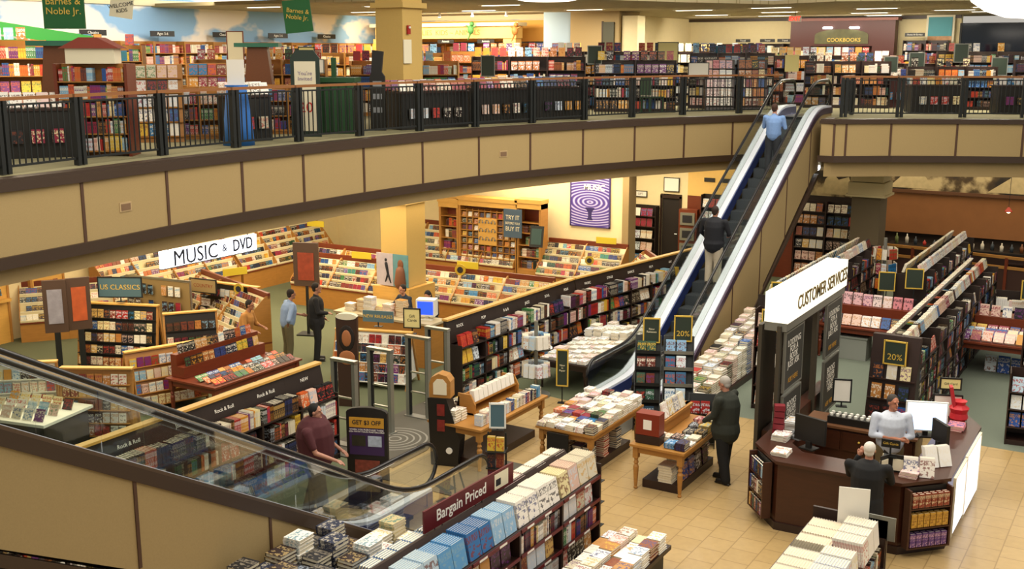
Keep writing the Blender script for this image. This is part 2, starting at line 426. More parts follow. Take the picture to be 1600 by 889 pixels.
# doorway in the rear wall
Td = Thing('door_1', None, None, (-14.42, 34.2, 0), kind='structure'); Td.o.scale = (.74, 1, 1.09)
b = MB(); b.box(-.5, -.42, -.06, .0, 0, 2.15); b.box(.42, .5, -.06, 0, 0, 2.15); b.box(-.5, .5, -.06, 0, 2.08, 2.18); Td.part('door_frame', b, M_DARK)
b = MB(); b.box(-.42, .42, .02, .07, 0, 2.08); Td.part('door_panel', b, mat('dark_doorway', '#1c1310', .6))
b = MB(); b.tube([(.34, -.04, 1.0), (.22, -.04, 1.0)], .012, 6); Td.part('door_handle', b, M_STEEL)

# upper floor shell: sky-blue mural wall at the left, long cream wall across the back, ceiling
def mural():
    m = bpy.data.materials.new('cloud_mural'); m.use_nodes = True
    nt = m.node_tree; bs = nt.nodes['Principled BSDF']; N = nt.nodes.new; L = nt.links.new
    tc = N('ShaderNodeTexCoord'); mp = N('ShaderNodeMapping'); mp.inputs['Scale'].default_value = (.42, .42, .8); mp.inputs['Location'].default_value = (0, .55, .35)
    L(tc.outputs['Object'], mp.inputs[0])
    nz = N('ShaderNodeTexNoise'); nz.inputs['Scale'].default_value = .85; nz.inputs['Detail'].default_value = 4; nz.inputs['Roughness'].default_value = .45; L(mp.outputs[0], nz.inputs['Vector'])
    cr = N('ShaderNodeValToRGB'); e = cr.color_ramp.elements
    e[0].position = .50; e[0].color = (*srgb('#8db4d8'), 1); e[1].position = .54; e[1].color = (*srgb('#efe6d8'), 1)
    L(nz.outputs[0], cr.inputs[0]); L(cr.outputs[0], bs.inputs['Base Color']); bs.inputs['Roughness'].default_value = .9
    return m
M_MURAL = mural()
b = MB(); b.box(-27.3, -27, 4, 36, UP, 8.75); struct('wall_mural', b, M_MURAL)
b = MB(); b.box(-27, -18.2, 35.7, 36, UP, 8.75); struct('wall_kids', b, M_MURAL)
b = MB(); b.box(-24.0, -16.9, 44.7, 45, UP, 8.3); struct('wall_upper_back', b, M_CREAM)
b = MB(); b.box(-18.5, -18.2, 35.7, 45, UP, 8.3); struct('wall_kids_side', b, M_CREAM)
b = MB(); b.prism([(-16.9, 44.7), (-7.5, 44.1), (-7.5, 44.4), (-16.9, 45)], UP, 8.3); struct('wall_upper_back', b, M_CREAM)
b = MB(); b.box(-7.45, 6, 43.6, 43.9, UP, 8.0); struct('wall_dark', b, mat('night_window_wall', '#0d1012', .35))
b = MB(); b.prism([(-28, 24), (-22, 24), (-14.2, 24.5), (-12.2, 28.8), (-10.4, 31.6), (-8.4, 30.6), (-4, 32.5), (6, 35.5), (6, 46), (-28, 46)], 8.3, 8.4); struct('ceiling_upper', b, M_CEIL)
b = MB(); b.prism([(-28, 4), (-19.5, 4), (-19.5, 24), (-28, 24)], 8.75, 8.85); struct('ceiling_kids', b, mat('ceiling_paint_light', '#c9bb94', .9))
b = MB(); b.box(-26.98, -26.85, 4, 35.7, 8.33, 8.5); b.box(-26.9, -18.2, 35.55, 35.68, 8.13, 8.3); struct('trim_4', b, mat('cove_cream', '#d8cba6', .7))
b = MB(); b.prism([(-20.9, 44.6), (-7.5, 44.0), (-7.5, 44.1), (-20.9, 44.7)], 8.18, 8.3); struct('trim_5', b, M_TRIM)

# strip lights in the upper ceiling
M_LAMP = mat('lamp_diffuser', '#ffffff', .5, emit='#fff6dc', es=2.5)
if True:
    for xx, yy in STRIPS:
        T_ = Thing('ceiling_light', 'slim white recessed strip light in the tiled upper ceiling', 'ceiling light', (xx, yy, 8.3), 0, 'recessed strip lights in the upper ceiling')
        b = MB(); b.box(-.68, .68, -.12, .12, -.012, 0); T_.part('frame', b, M_WHITE)
        b = MB(); b.box(-.6, .6, -.07, .07, -.02, -.011); T_.part('diffuser', b, M_LAMP)
T_ = Thing('exit_sign', 'small red exit sign hanging from the upper ceiling', 'sign', (-11.5, 37.2, 8.05))
b = MB(); b.box(-.2, .2, -.03, .03, -.1, .1); T_.part('case', b, M_WHITE)
b = MB(); b.tube([(0, 0, .1), (0, 0, .25)], .012, 6); T_.part('stem', b, M_IRON)
T_.text('lettering', 'EXIT', .19, mat('exit_red', '#e03020', .5, emit='#ff3018', es=1.5), (0, -.035, 0), (PI / 2, 0, 0))

# columns
def column(x, y, w_, d_, z0, z1, m, name='column', cap=None):
    b = MB(); b.box(x - w_ / 2, x + w_ / 2, y - d_ / 2, y + d_ / 2, z0, z1); struct(name, b, m)
    if cap:
        b = MB(); c = .09
        b.box(x - w_ / 2 - c, x + w_ / 2 + c, y - d_ / 2 - c, y + d_ / 2 + c, cap, cap + .12); struct('trim_6', b, m)
column(-16.35, 22.0, .78, .78, 0, 3.75, mat('column_yellow', '#c9a860', .8, noise=.05, scale=30), cap=3.4)
column(-16.35, 22.0, .78, .78, UP, 8.75, MATS['column_yellow'], cap=8.0)
column(-17.3, 34.9, 1.8, 1.6, UP, 8.3, M_BEIGE_D)
column(-16.1, 34.6, .55, .6, UP, 8.15, M_CREAM)
column(-7.6, 32.4, .8, .8, 0, 3.5, mat('column_taupe', '#5d5038', .8))
b = MB(); b.box(-8.1, -7.1, 31.9, 32.9, 3.05, 3.4); b.box(-8.15, -7.05, 31.85, 32.95, 3.0, 3.06); b.box(-8.05, -7.15, 31.95, 32.85, 3.42, 3.75); struct('trim_7', b, mat('pale_capital', '#c9b98a', .7))
# ================================================================ escalators
ECX = -9.25
def escalator(name, label, vref, zref, sgn, pos_):
    """hand rail centre height at Y=vref is zref; sgn=+1 climbs with +Y, -1 climbs with -Y. All in world coordinates."""
    s30 = math.tan(R(30))
    HR = .98                                        # rail above tread
    vb = vref - sgn * (zref - HR) / s30             # where the incline meets the ground
    vt = vb + sgn * UP / s30
    T_ = Thing(name, label, 'escalator', (ECX, vb, 0), off=True)
    def prof(h, ext0=1.75, ext1=1.3, lift=0.0):
        P = [(vb - sgn * ext0, h), (vb - sgn * .9, h)]
        for k in range(7):
            t = k / 6; v = -.55 + 1.1 * t; z = s30 * (v + .55) ** 2 / 2.2
            P.append((vb + sgn * v, h + z))
        for k in range(7):
            t = k / 6; v = -.55 + 1.1 * t; z = UP - s30 * (.55 - v) ** 2 / 2.2
            P.append((vt + sgn * v, h + z))
        P.append((vt + sgn * ext1, h + UP)); return P
    # handrails with newel loops
    for side, xs in (('near', ECX + .5), ('far', ECX - .5)):
        P = prof(HR); a = P[0]; z0 = a[1]; rad = .34
        low = []
        for k in range(1, 11):
            t = PI * k / 10; low.append((a[0] - sgn * rad * math.sin(t) * .95, z0 - rad + rad * math.cos(t)))
        e = P[-1]; hi = []
        for k in range(1, 11):
            t = PI * k / 10; hi.append((e[0] + sgn * rad * math.sin(t) * .95, e[1] - rad + rad * math.cos(t)))
        pts = [(xs, v, z) for v, z in low[::-1]] + [(xs, v, z) for v, z in P] + [(xs, v, z) for v, z in hi]
        b = MB(); b.tube(pts, .033, 8); T_.part('handrail', b, M_RUBBER, smooth=True, label=None)
        inner = [(xs, v, z - .035) for v, z in P]
        b = MB(); b.tube(inner, .022, 6); T_.part('handrail_guide', b, M_CHROME, smooth=True)
        # glass balustrade in panels
        Pt = prof(HR - .06); Pb = prof(.30)
        cuts = [0, 1, 3, 5, 8]
        n_pan = 5
        A = [Vector((v, z)) for v, z in Pt]; B = [Vector((v, z)) for v, z in Pb]
        def lerp_poly(Q, v):
            for i in range(len(Q) - 1):
                x0, x1 = Q[i].x, Q[i + 1].x
                if min(x0, x1) - 1e-6 <= v <= max(x0, x1) + 1e-6: 
                    t = (v - x0) / (x1 - x0) if abs(x1 - x0) > 1e-9 else 0
                    return Q[i].y + (Q[i + 1].y - Q[i].y) * t
            return Q[-1].y
        v0 = A[0].x; v1 = A[-1].x; npan = 9
        for i in range(npan):
            b = MB(); m_ = 6; aa = v0 + (v1 - v0) * i / npan + sgn * .006; bb_ = v0 + (v1 - v0) * (i + 1) / npan - sgn * .006
            vs = []; fs = []
            for j in range(m_ + 1):
                v = aa + (bb_ - aa) * j / m_; zt_ = lerp_poly(A, v); zb_ = lerp_poly(B, v)
                vs += [(xs - .006, v, zb_), (xs + .006, v, zb_), (xs + .006, v, zt_), (xs - .006, v, zt_)]
            for j in range(m_):
                o = 4 * j; q = o + 4
                fs += [(o + 1, q + 1, q + 2, o + 2), (o, o + 3, q + 3, q), (o + 3, o + 2, q + 2, q + 3), (o, q, q + 1, o + 1)]
            fs += [(0, 1, 2, 3), (4 * m_ + 3, 4 * m_ + 2, 4 * m_ + 1, 4 * m_)]
            b.add(vs, fs); T_.part('glass_panel', b, M_GLASS)
        for end, pp, d in ((0, P[0], -sgn), (1, P[-1], sgn)):      # rounded glass newel
            b = MB(); poly = [(pp[0] + d * .3 * math.sin(PI * k / 10), pp[1] - .34 + .3 * math.cos(PI * k / 10)) for k in range(11)]
            b.extr(poly, 'x', xs - .006, xs + .006); T_.part('glass_newel', b, M_GLASS)
        # decking: inner and outer metal bands, skirt
        sg = 1 if side == 'near' else -1
        def band(x0, x1, h0, h1, m, nm, e0=1.75, e1=1.3):
            Q0 = prof(h0, e0, e1); Q1 = prof(h1, e0, e1); vs = []; fs = []
            for (v, z), (v2, z2) in zip(Q0, Q1): vs += [(x0, v, z), (x1, v, z), (x1, v, z2), (x0, v, z2)]
            n = len(Q0)
            for j in range(n - 1):
                o = 4 * j; q = o + 4
                fs += [(o + 1, q + 1, q + 2, o + 2), (o, o + 3, q + 3, q), (o + 3, o + 2, q + 2, q + 3), (o, q, q + 1, o + 1)]
            fs += [(0, 1, 2, 3), (4 * n - 1, 4 * n - 2, 4 * n - 3, 4 * n - 4)]
            b = MB(); b.add(vs, fs); return T_.part(nm, b, m)
        ox = sorted((ECX + sg * .36, ECX + sg * .495)); band(ox[0], ox[1], .20, .29, M_DECKW, 'inner_deck')
        ox = sorted((ECX + sg * .505, ECX + sg * .64)); band(ox[0], ox[1], .20, .28, M_DECKW if sgn > 0 else M_DECKB, 'outer_deck')
        ox = sorted((ECX + sg * .345, ECX + sg * .362)); band(ox[0], ox[1], -.05, .24, M_SKIRT, 'skirt_panel')
        ox = sorted((ECX + sg * .62, ECX + sg * .68)); band(ox[0], ox[1], .08, .24, M_EDGE if sgn > 0 else M_TRIM, 'edge_trim')
        # cladding below
        b = MB(); xa, xb = sorted((ECX + sg * .58, ECX + sg * .66))
        Q = prof(.10); D = []
        dep = .94 if sgn < 0 else 1.62
        lowv = vb + sgn * (dep / s30 + .0)
        poly = [(v, max(z, .02)) for v, z in Q]
        bot = [(vt + sgn * 1.3, UP - dep + .3), (vt + sgn * .2, UP - dep + .1), (vb + sgn * (dep - .1) / s30, .02)] + [(vb - sgn * 1.75, .02)]
        if sgn > 0: bot = [(vt + 1.0, UP - 1.3), (vt - .2, UP - 1.5), (26.25, 1.38), (26.25, .02), (vb - 1.75, .02)]
        b.extr(poly + bot, 'x', xa, xb); T_.part('cladding', b, M_BEIGE)
        for kk in range(5):
            v = vb + sgn * (1.05 + kk * 1.86)
            zt_ = lerp_poly([Vector(p) for p in Q], v); zb_ = max(.02, (abs(v - vb) * s30) - dep + .1) if sgn < 0 or v > 26.25 else .02
            b = MB(); bx = (xb, xb + .012) if sg > 0 else (xa - .012, xa); b.box(bx[0], bx[1], v - .02, v + .02, zb_, zt_); T_.part('cladding_seam', b, M_SEAM)
        if True:
            vs0 = vb + sgn * (dep + .3) / s30; b = MB(); xa2, xb2 = sorted((ECX + sg * .57, ECX + sg * .69))
            b.extr([(vs0, .3), (vt + sgn * .2, UP - dep + .1), (vt + sgn * .2, UP - dep - .02), (vs0, .16)], 'x', xa2, xb2); T_.part('bottom_trim', b, M_TRIM)
    b = MB(); b.extr([(vb + sgn * 2.2, .12), (vt, UP - 1.1), (vt + sgn * 1.3, UP - .95), (vt + sgn * 1.3, UP - 1.05), (vt, UP - 1.2), (vb + sgn * 2.2, .04)], 'x', ECX - .57, ECX + .57); T_.part('underside', b, M_TRIM)
    # steps
    tread = .40; n = int((vt - vb) * sgn / tread)
    for i in range(n + 4):
        v = vb + sgn * (i - 1.6) * tread
        d = (v - vb) * sgn
        z = 0 if d < -.5 else min(UP, max(0, d * s30))
        b = MB(); y0, y1 = sorted((v, v + sgn * tread)); b.box(ECX - .345, ECX + .345, y0, y1, z - .03, z + .01)
        riser = sorted((v, v + sgn * .03)); b.box(ECX - .345, ECX + .345, riser[0], riser[1], z - .24, z - .03)
        for g in range(12):
            gx = ECX - .33 + g * .058; b.box(gx, gx + .02, y0, y1, z + .01, z + .018)
        T_.part('step', b, M_STEP)
    for (va, z) in ((vb - sgn * 1.3, 0), (vt + sgn * .9, UP)):
        b = MB(); y0, y1 = sorted((va - sgn * .75, va + sgn * .5)); b.box(ECX - .36, ECX + .36, y0, y1, z + .001, z + .03); T_.part('comb_plate', b, M_STEEL)
    b = MB(); y0, y1 = sorted((vb - sgn * .9, vb - sgn * .55)); b.box(ECX - .3, ECX + .3, y0, y1, .03, .045); 
    return T_, vb, vt
M_DECKW = mat('polished_aluminium_deck', '#dfe4f0', .35, metal=.1)
M_DECKB = mat('bronze_deck', '#6b5a4c', .35, metal=.6)
M_SKIRT = mat('blue_grey_skirt', '#2b3a78', .3, metal=.5)
M_EDGE = mat('violet_brown_edge', '#4b3a4e', .4, metal=.4)
M_STEP = mat('step_metal', '#4d5356', .45, metal=.5)
ESC2, e2b, e2t = escalator('escalator', 'steep silver escalator carrying two riders up to the balcony', 22.03, 1.47, 1, 0)
ESC1, e1b, e1t = escalator('escalator', 'descending escalator with bronze deck crossing in front of the music department', 10.73, 1.60, -1, 0)

# yellow caution stickers at the foot of the climbing escalator
T_ = Thing('floor_mat', 'grey landing mat before the foot of the bronze-decked escalator', 'mat', (ECX, 14.9, 0))
b = MB(); b.box(-.75, .75, -.9, .9, .009, .02); T_.part('pad', b, M_MAT)
T_ = Thing('floor_mat', 'grey landing mat at the foot of the silver climbing escalator', 'mat', (ECX, 17.95 + .8, 0))
b = MB(); b.box(-.8, .8, -.75, .75, .009, .02); T_.part('pad', b, M_MAT)

# ================================================================ balcony railing: one thing per panel between posts
RAIL_L = [(-14.35, 7.2), (-14.6, 10.04), (-14.85, 11.54), (-15.05, 13.37), (-15.1, 15.16), (-15.07, 16.85), (-14.98, 18.64), (-14.8, 20.54), (-14.45, 22.3), (-14.05, 24.26), (-13.55, 26.11), (-12.98, 27.8), (-12.27, 29.6), (-11.2, 31.2), (-10.2, 32.2)]
RAIL_R = [(-8.25, 32.4), (-8.15, 30.9), (-6.83, 31.6), (-5.35, 32.38), (-3.91, 33.1), (-2.3, 33.8), (0, 34.6)]
def rail_panel(a, c, label, first, last, n=14, grp='balcony railing panels along the upper floor'):
    a = Vector(a); c = Vector(c); L_ = (c - a).length; T_ = Thing('railing', label, 'railing', (a.x, a.y, UP + .01), math.atan2((c - a).y, (c - a).x), grp)
    b = MB(); b.box(0, L_ - .05, -.035, .035, 1.05, 1.1); T_.part('top_rail', b, M_RAIL)
    b = MB(); b.box(0, L_ - .05, -.018, .018, .97, 1.0); T_.part('upper_bar', b, M_IRON)
    b = MB(); b.box(0, L_ - .05, -.018, .018, .09, .125); T_.part('bottom_rail', b, M_IRON)
    for px_ in (0.0, .11):
        b = MB(); b.box(px_ - .035, px_ + .035, -.05, .05, 0, 1.05); T_.part('post', b, M_IRON)
    k_ = max(3, int((L_ - .2) / .115))
    proto = None
    for i in range(k_):
        x = .11 + (L_ - .11) * (i + 1) / (k_ + 1)
        if proto is None:
            b = MB(); b.box(-.009, .009, -.009, .009, .11, .98); proto = T_.part('baluster', b, M_IRON); proto.location = (x, 0, 0)
        else:
            o = proto.copy(); COL.objects.link(o); o.parent = T_.o; o.location = (x, 0, 0)
    return T_
RL = ['in front of the dark table at far left', 'in front of the low kids shelves at the left', 'beside the tall picture book case', 'in front of the leaning kids books', 'in front of the blue pillar display', 'in front of the cream board and green case', 'in front of the dark green playhouse', 'below the yellow column', 'in front of the black skirted sale tables', 'in front of the second black skirted table', 'in front of the red book islands', 'in front of the green chair', 'in front of the blue topped book tower', 'at the escalator landing', 'turning beside the escalator head']
for i in range(len(RAIL_L) - 1): rail_panel(RAIL_L[i], RAIL_L[i + 1], 'black railing with oak top rail, ' + RL[i], 0, 0)
RR = ['returning beside the escalator landing', 'just right of the escalator in front of the cookbooks', 'in front of the dark red cookbook alcove', 'in front of the black table of tan books', 'in front of the night window wall', 'at the far right end of the balcony']
for i in range(len(RAIL_R) - 1): rail_panel(RAIL_R[i], RAIL_R[i + 1], 'black railing with oak top rail, ' + RR[i], 0, 0)
# ================================================================ printed goods: every book, disc case and magazine is registered,
# the largest seen become objects of their own, the rest one "stuff" mesh per kind
ITEMS = []
DARKS = ['#1b1a1e', '#23202a', '#2a1c18', '#15233a', '#31171b', '#1d2b24', '#3a2a1a', '#101216']
BRIGHT = ['#a3231f', '#b8372a', '#1f4f8f', '#2c74a8', '#c98a22', '#d6b13a', '#3f7a45', '#6a2c6e', '#c45a24', '#7fa9c4', '#8a1f3a', '#d8d2c0', '#2f3f7a']
LIGHTS = ['#e9e3d3', '#d9d0bb', '#efeade', '#cfc6ac', '#dcd9d6', '#c9d3dc', '#e6d9a8', '#d9b8a8']
WARMS = ['#8a4a22', '#a8632c', '#c08a48', '#6e3520', '#b57a3a', '#7c2f22', '#d0a860']
PAL = {'mix': DARKS * 2 + BRIGHT + LIGHTS, 'dark': DARKS * 3 + BRIGHT + LIGHTS[:3], 'light': LIGHTS * 3 + BRIGHT + DARKS[:2], 'warm': WARMS * 2 + DARKS + LIGHTS + BRIGHT[:3],
       'kids': BRIGHT * 3 + WARMS + LIGHTS + DARKS[:3], 'cd': DARKS * 3 + BRIGHT + WARMS + LIGHTS[:3], 'blue': ['#2d6fae', '#5b9bd0', '#8fb9dc', '#1f4f9f', '#b9d2e6', '#dfe8ee', '#3a6a92'],
       'white': ['#f1ede4', '#e8e2d6', '#f4efe6', '#e9dfd0', '#dfe3ea', '#e9c9c4', '#f2f0ea'], 'pink': ['#e7b9bd', '#f0dcd8', '#f2efe9', '#d98a92', '#efe9df'], 'green': ['#1f3a2c', '#27503c', '#14302a', '#3a5a48', '#6a2c1e', '#20405a'], 'tan': ['#c99a4e', '#b8863c', '#d8b26a']}
LIN = {}
def lin(h):
    if h not in LIN: LIN[h] = srgb(h)
    return LIN[h]
CNAME = {}
def colour_name(h):
    if h in CNAME: return CNAME[h]
    r, g, b_ = [int(h[i:i + 2], 16) for i in (1, 3, 5)]
    mx, mn = max(r, g, b_), min(r, g, b_); v = mx / 255; s_ = (mx - mn) / max(1, mx)
    if s_ < .16: n = 'black' if v < .22 else 'grey' if v < .6 else 'white'
    else:
        import colorsys
        hh = colorsys.rgb_to_hsv(r / 255, g / 255, b_ / 255)[0] * 360
        if v < .26: n = {0: 'dark brown', 1: 'dark green', 2: 'dark blue', 3: 'dark plum'}[0 if hh < 60 or hh > 340 else 1 if hh < 170 else 2 if hh < 262 else 3]
        elif v > .78 and s_ < .32: n = 'cream' if 25 < hh < 75 else 'pale pink' if hh < 25 or hh > 320 else 'pale blue'
        elif hh < 12 or hh > 345: n = 'red'
        elif hh < 40: n = 'brown' if v < .62 else 'orange'
        elif hh < 66: n = 'mustard' if v < .8 else 'yellow'
        elif hh < 170: n = 'green'
        elif hh < 262: n = 'blue' if v < .7 else 'light blue'
        elif hh < 320: n = 'purple'
        else: n = 'crimson'
    CNAME[h] = n; return n
ZV = Vector((0, 0, 1))
def item(kind, c, A, B, Hh, col, acc, ctx, idx, how='standing', page='#e6dcc2', lite=False, noun='book', prio=1.0):
    """A thickness axis, B axis from spine to fore-edge, Hh height axis, all with full dimensions; c centre"""
    ITEMS.append((kind, tuple(c), tuple(A) + tuple(B) + tuple(Hh), col, acc, page, ctx, idx, how, lite, noun, prio))

class Frame:
    def __init__(s, x, y, rz, z=0): s.x = x; s.y = y; s.c = math.cos(rz); s.s = math.sin(rz); s.rz = rz; s.z = z
    def p(s, x, y, z=0): return Vector((s.x + x * s.c - y * s.s, s.y + x * s.s + y * s.c, s.z + z))
    def d(s, x, y, z=0): return Vector((x * s.c - y * s.s, x * s.s + y * s.c, z))

def pick(pal):
    c = rnd.choice(PAL[pal]); 
    while True:
        a = rnd.choice(LIGHTS + BRIGHT + WARMS + DARKS[:2])
        if a != c: return c, a

def fill_spines(F, x0, x1, yf, z, hmax, pal, ctx, depth=.17, full=.95, kind='book', noun='book', th=(.018, .05), flip=False, lite=False, run=(1, 5), hmin=.7):
    """books standing with their spines at y = yf (front), between x0 and x1"""
    x = x0; k = 0; sgn = -1 if flip else 1
    while x < x1 - th[0]:
        c, a = pick(pal); t = rnd.uniform(*th); h = hmax * rnd.uniform(hmin, .97); d = depth * rnd.uniform(.82, 1)
        if rnd.random() > full: x += rnd.uniform(.03, .12); continue
        for _ in range(rnd.randint(*run)):
            if x + t > x1: x = x1; break
            k += 1; push = rnd.uniform(0, .012)
            item(kind, F.p(x + t / 2, yf + sgn * (d / 2 + push), z + h / 2 + .001), F.d(t * .95, 0), F.d(0, sgn * d), (0, 0, h), c, a, ctx, k, lite=lite, noun=noun)
            x += t
def fill_faces(F, x0, x1, yf, z, h, pal, ctx, w=.15, gap=.02, tilt=.2, kind='book', noun='book', flip=False, lite=False, t=.02, copies=1, run=(1, 2), full=1.0, prio=1.0):
    x = x0 + gap; k = 0; sgn = -1 if flip else 1; cc = None; left = 0
    while x + w < x1:
        if left <= 0: cc = pick(pal); left = rnd.randint(*run)
        left -= 1
        if rnd.random() <= full:
            k += 1; hh = h * rnd.uniform(.93, 1); ww = w * rnd.uniform(.93, 1)
            for j in range(copies):
                yy = yf + sgn * (j * t * 1.05 + t / 2 + hh / 2 * math.sin(tilt))
                up = F.d(0, sgn * math.sin(tilt) * hh); up.z = math.cos(tilt) * hh
                nr = F.d(0, -sgn * math.cos(tilt) * t * .95); nr.z = math.sin(tilt) * t * .95
                item(kind, F.p(x + ww / 2, yy, z + hh / 2 * math.cos(tilt) + t * .5 * math.sin(tilt) + .001), nr, F.d(ww * sgn, 0), up, cc[0], cc[1], ctx, k, 'face out', lite=lite, noun=noun, prio=prio if j == 0 else prio * .3)
        x += w + gap
def stack(F, x, y, z, n, w, l, t, pal, ctx, k0=0, jit=.012, cols=None, rot=0, noun='book', prio=1.0, same=True, spine='x'):
    """n books lying flat; w across x, l along y. returns top height"""
    c, a = cols or pick(pal); zz = z
    for i in range(n):
        if not same: c, a = pick(pal)
        r_ = rot + rnd.uniform(-.05, .05); jx = rnd.uniform(-jit, jit); jy = rnd.uniform(-jit, jit); tt = t * rnd.uniform(.95, 1.05) if not same else t
        cr, sr = math.cos(r_), math.sin(r_)
        if spine == 'x': Bv = F.d(w * cr, w * sr); Hv = F.d(-l * sr, l * cr)
        elif spine == '-x': Bv = F.d(-w * cr, -w * sr); Hv = F.d(-l * sr, l * cr)
        else: Bv = F.d(-l * sr, l * cr); Hv = F.d(-w * cr, -w * sr)
        item('book', F.p(x + jx, y + jy, zz + tt / 2 + .001), (0, 0, tt * .97), Bv, Hv, c, a, ctx, n - i, 'flat', noun=noun, prio=prio)
        zz += tt
    return zz

# ---------------------------------------------------------------- furniture builders
SHELF_CACHE = {}
def shelf_bay(F, x, w_, dep, zs, h, m, label, group, name='bookcase', cat='bookcase', end0=True, end1=True, back=True, z0=0, plinth=.1, mshelf=None, cap=None, strip=None):
    """one bay of a bookcase: fronts toward local -y, back at y=dep"""
    P = F.p(x, 0, z0)
    T_ = Thing(name, label, cat, tuple(P), F.rz, group)
    key = (round(w_, 3), dep, tuple(zs), h, m.name, end0, end1, back, plinth, cap.name if cap else None, strip.name if strip else None)
    if key in SHELF_CACHE:
        for src in SHELF_CACHE[key]:
            o = src.copy(); COL.objects.link(o); o.parent = T_.o
        return T_
    made = []; ms = mshelf or m; e = .012
    if end0: b = MB(); b.box(0, .02, 0, dep, 0, h); made.append(T_.part('side_panel', b, m))
    if end1: b = MB(); b.box(w_ - .02, w_ - .001, 0, dep, 0, h); made.append(T_.part('side_panel', b, m))
    if back: b = MB(); b.box(.02, w_ - .02, dep - .015, dep - .001, plinth, h - .002); made.append(T_.part('back_panel', b, m))
    for z in zs:
        b = MB(); b.box(.02, w_ - .02, .0, dep - .015, z - .02, z); 
        if strip: b.box(.02, w_ - .02, -.006, 0, z - .03, z + .002)
        made.append(T_.part('shelf', b, strip if strip and False else ms))
    b = MB(); b.box(0, w_ - .001, .02, dep - .001, 0, plinth); made.append(T_.part('plinth', b, m))
    if cap: b = MB(); b.box(-.0, w_ - .001, -.02, dep, h, h + .03); made.append(T_.part('top_cap', b, cap))
    SHELF_CACHE[key] = made
    return T_

def long_case(x, y, rz, length, bay, dep, zs, h, m, pal, label, rowdesc, group, z0=0, fill='spine', cap=None, hrow=None, full=.95, lite=False, top=None, faceevery=0, name='bookcase', cat='bookcase', strip=None, thick=(.018, .05), noun='book', kind='book', ends=True, plinth=.1, backpal=None):
    n = max(1, round(length / bay)); w_ = length / n; F = Frame(x, y, rz, z0)
    for i in range(n):
        shelf_bay(F, i * w_, w_, dep, zs, h, m, label.replace('#', ordinal(i + 1)), group, z0=0, cap=cap, name=name, cat=cat, strip=strip, plinth=plinth)
        for r_, z in enumerate(zs):
            hh = (zs[r_ + 1] - z if r_ + 1 < len(zs) else (hrow or (h - z + .02))) - .045
            hh = min(hh, .30)
            rd = '%s, bay %d of the %s' % (['lowest shelf', 'second shelf', 'third shelf', 'fourth shelf', 'fifth shelf', 'sixth shelf', 'seventh shelf'][r_], i + 1, rowdesc)
            ctx = (rd, group + ' contents')
            if fill == 'face' or (faceevery and (i + r_) % faceevery == 0):
                fill_faces(F, i * w_ + .03, (i + 1) * w_ - .03, .03, z, hh * .92, pal, ctx, w=hh * .66, lite=lite, noun=noun, kind=kind, run=(1, 3))
            else:
                fill_spines(F, i * w_ + .03, (i + 1) * w_ - .03, .02, z, hh, pal, ctx, depth=min(.19, dep - .06), full=full, lite=lite, th=thick, noun=noun, kind=kind)
    return F

def turned_table(label, x0, x1, y0, y1, h, m, group=None, platform=True, name='display_table', rz=0, apron=.11, legr=.045, cx=None, cy=None):
    w_ = x1 - x0; l = y1 - y0; cx = (x0 + x1) / 2; cy = (y0 + y1) / 2
    T_ = Thing(name, label, 'table', (cx, cy, .008), rz, group)
    b = MB(); b.box(-w_ / 2, w_ / 2, -l / 2, l / 2, h - .045, h - .008); T_.part('tabletop', b, m)
    b = MB(); q = .06
    b.box(-w_ / 2 + q, w_ / 2 - q, -l / 2 + q, -l / 2 + q + .025, h - .045 - apron, h - .046); b.box(-w_ / 2 + q, w_ / 2 - q, l / 2 - q - .025, l / 2 - q, h - .045 - apron, h - .046)
    b.box(-w_ / 2 + q, -w_ / 2 + q + .025, -l / 2 + q, l / 2 - q, h - .045 - apron, h - .046); b.box(w_ / 2 - q - .025, w_ / 2 - q, -l / 2 + q, l / 2 - q, h - .045 - apron, h - .046)
    T_.part('apron', b, m)
    r_ = legr; H_ = h - .046
    for sx in (-1, 1):
        for sy in (-1, 1):
            b = MB(); X = sx * (w_ / 2 - .09); Y = sy * (l / 2 - .09)
            b.box(X - r_, X + r_, Y - r_, Y + r_, H_ - .2, H_)
            pr = [(r_ * .55, 0), (r_ * .8, .02), (r_ * .55, .05), (r_ * .65, .07), (r_ * .95, .3), (r_ * 1.05, .38), (r_ * .6, .42), (r_ * .95, .45), (r_ * .6, .49), (r_ * .9, H_ - .2)]
            b.lathe(pr, X, Y, 12); T_.part('leg', b, m, smooth=False)
    if platform:
        b = MB(); b.box(-w_ / 2 + .16, w_ / 2 - .16, -l / 2 + .2, l / 2 - .2, .0, .14); T_.part('platform', b, M_DARK)
    return T_

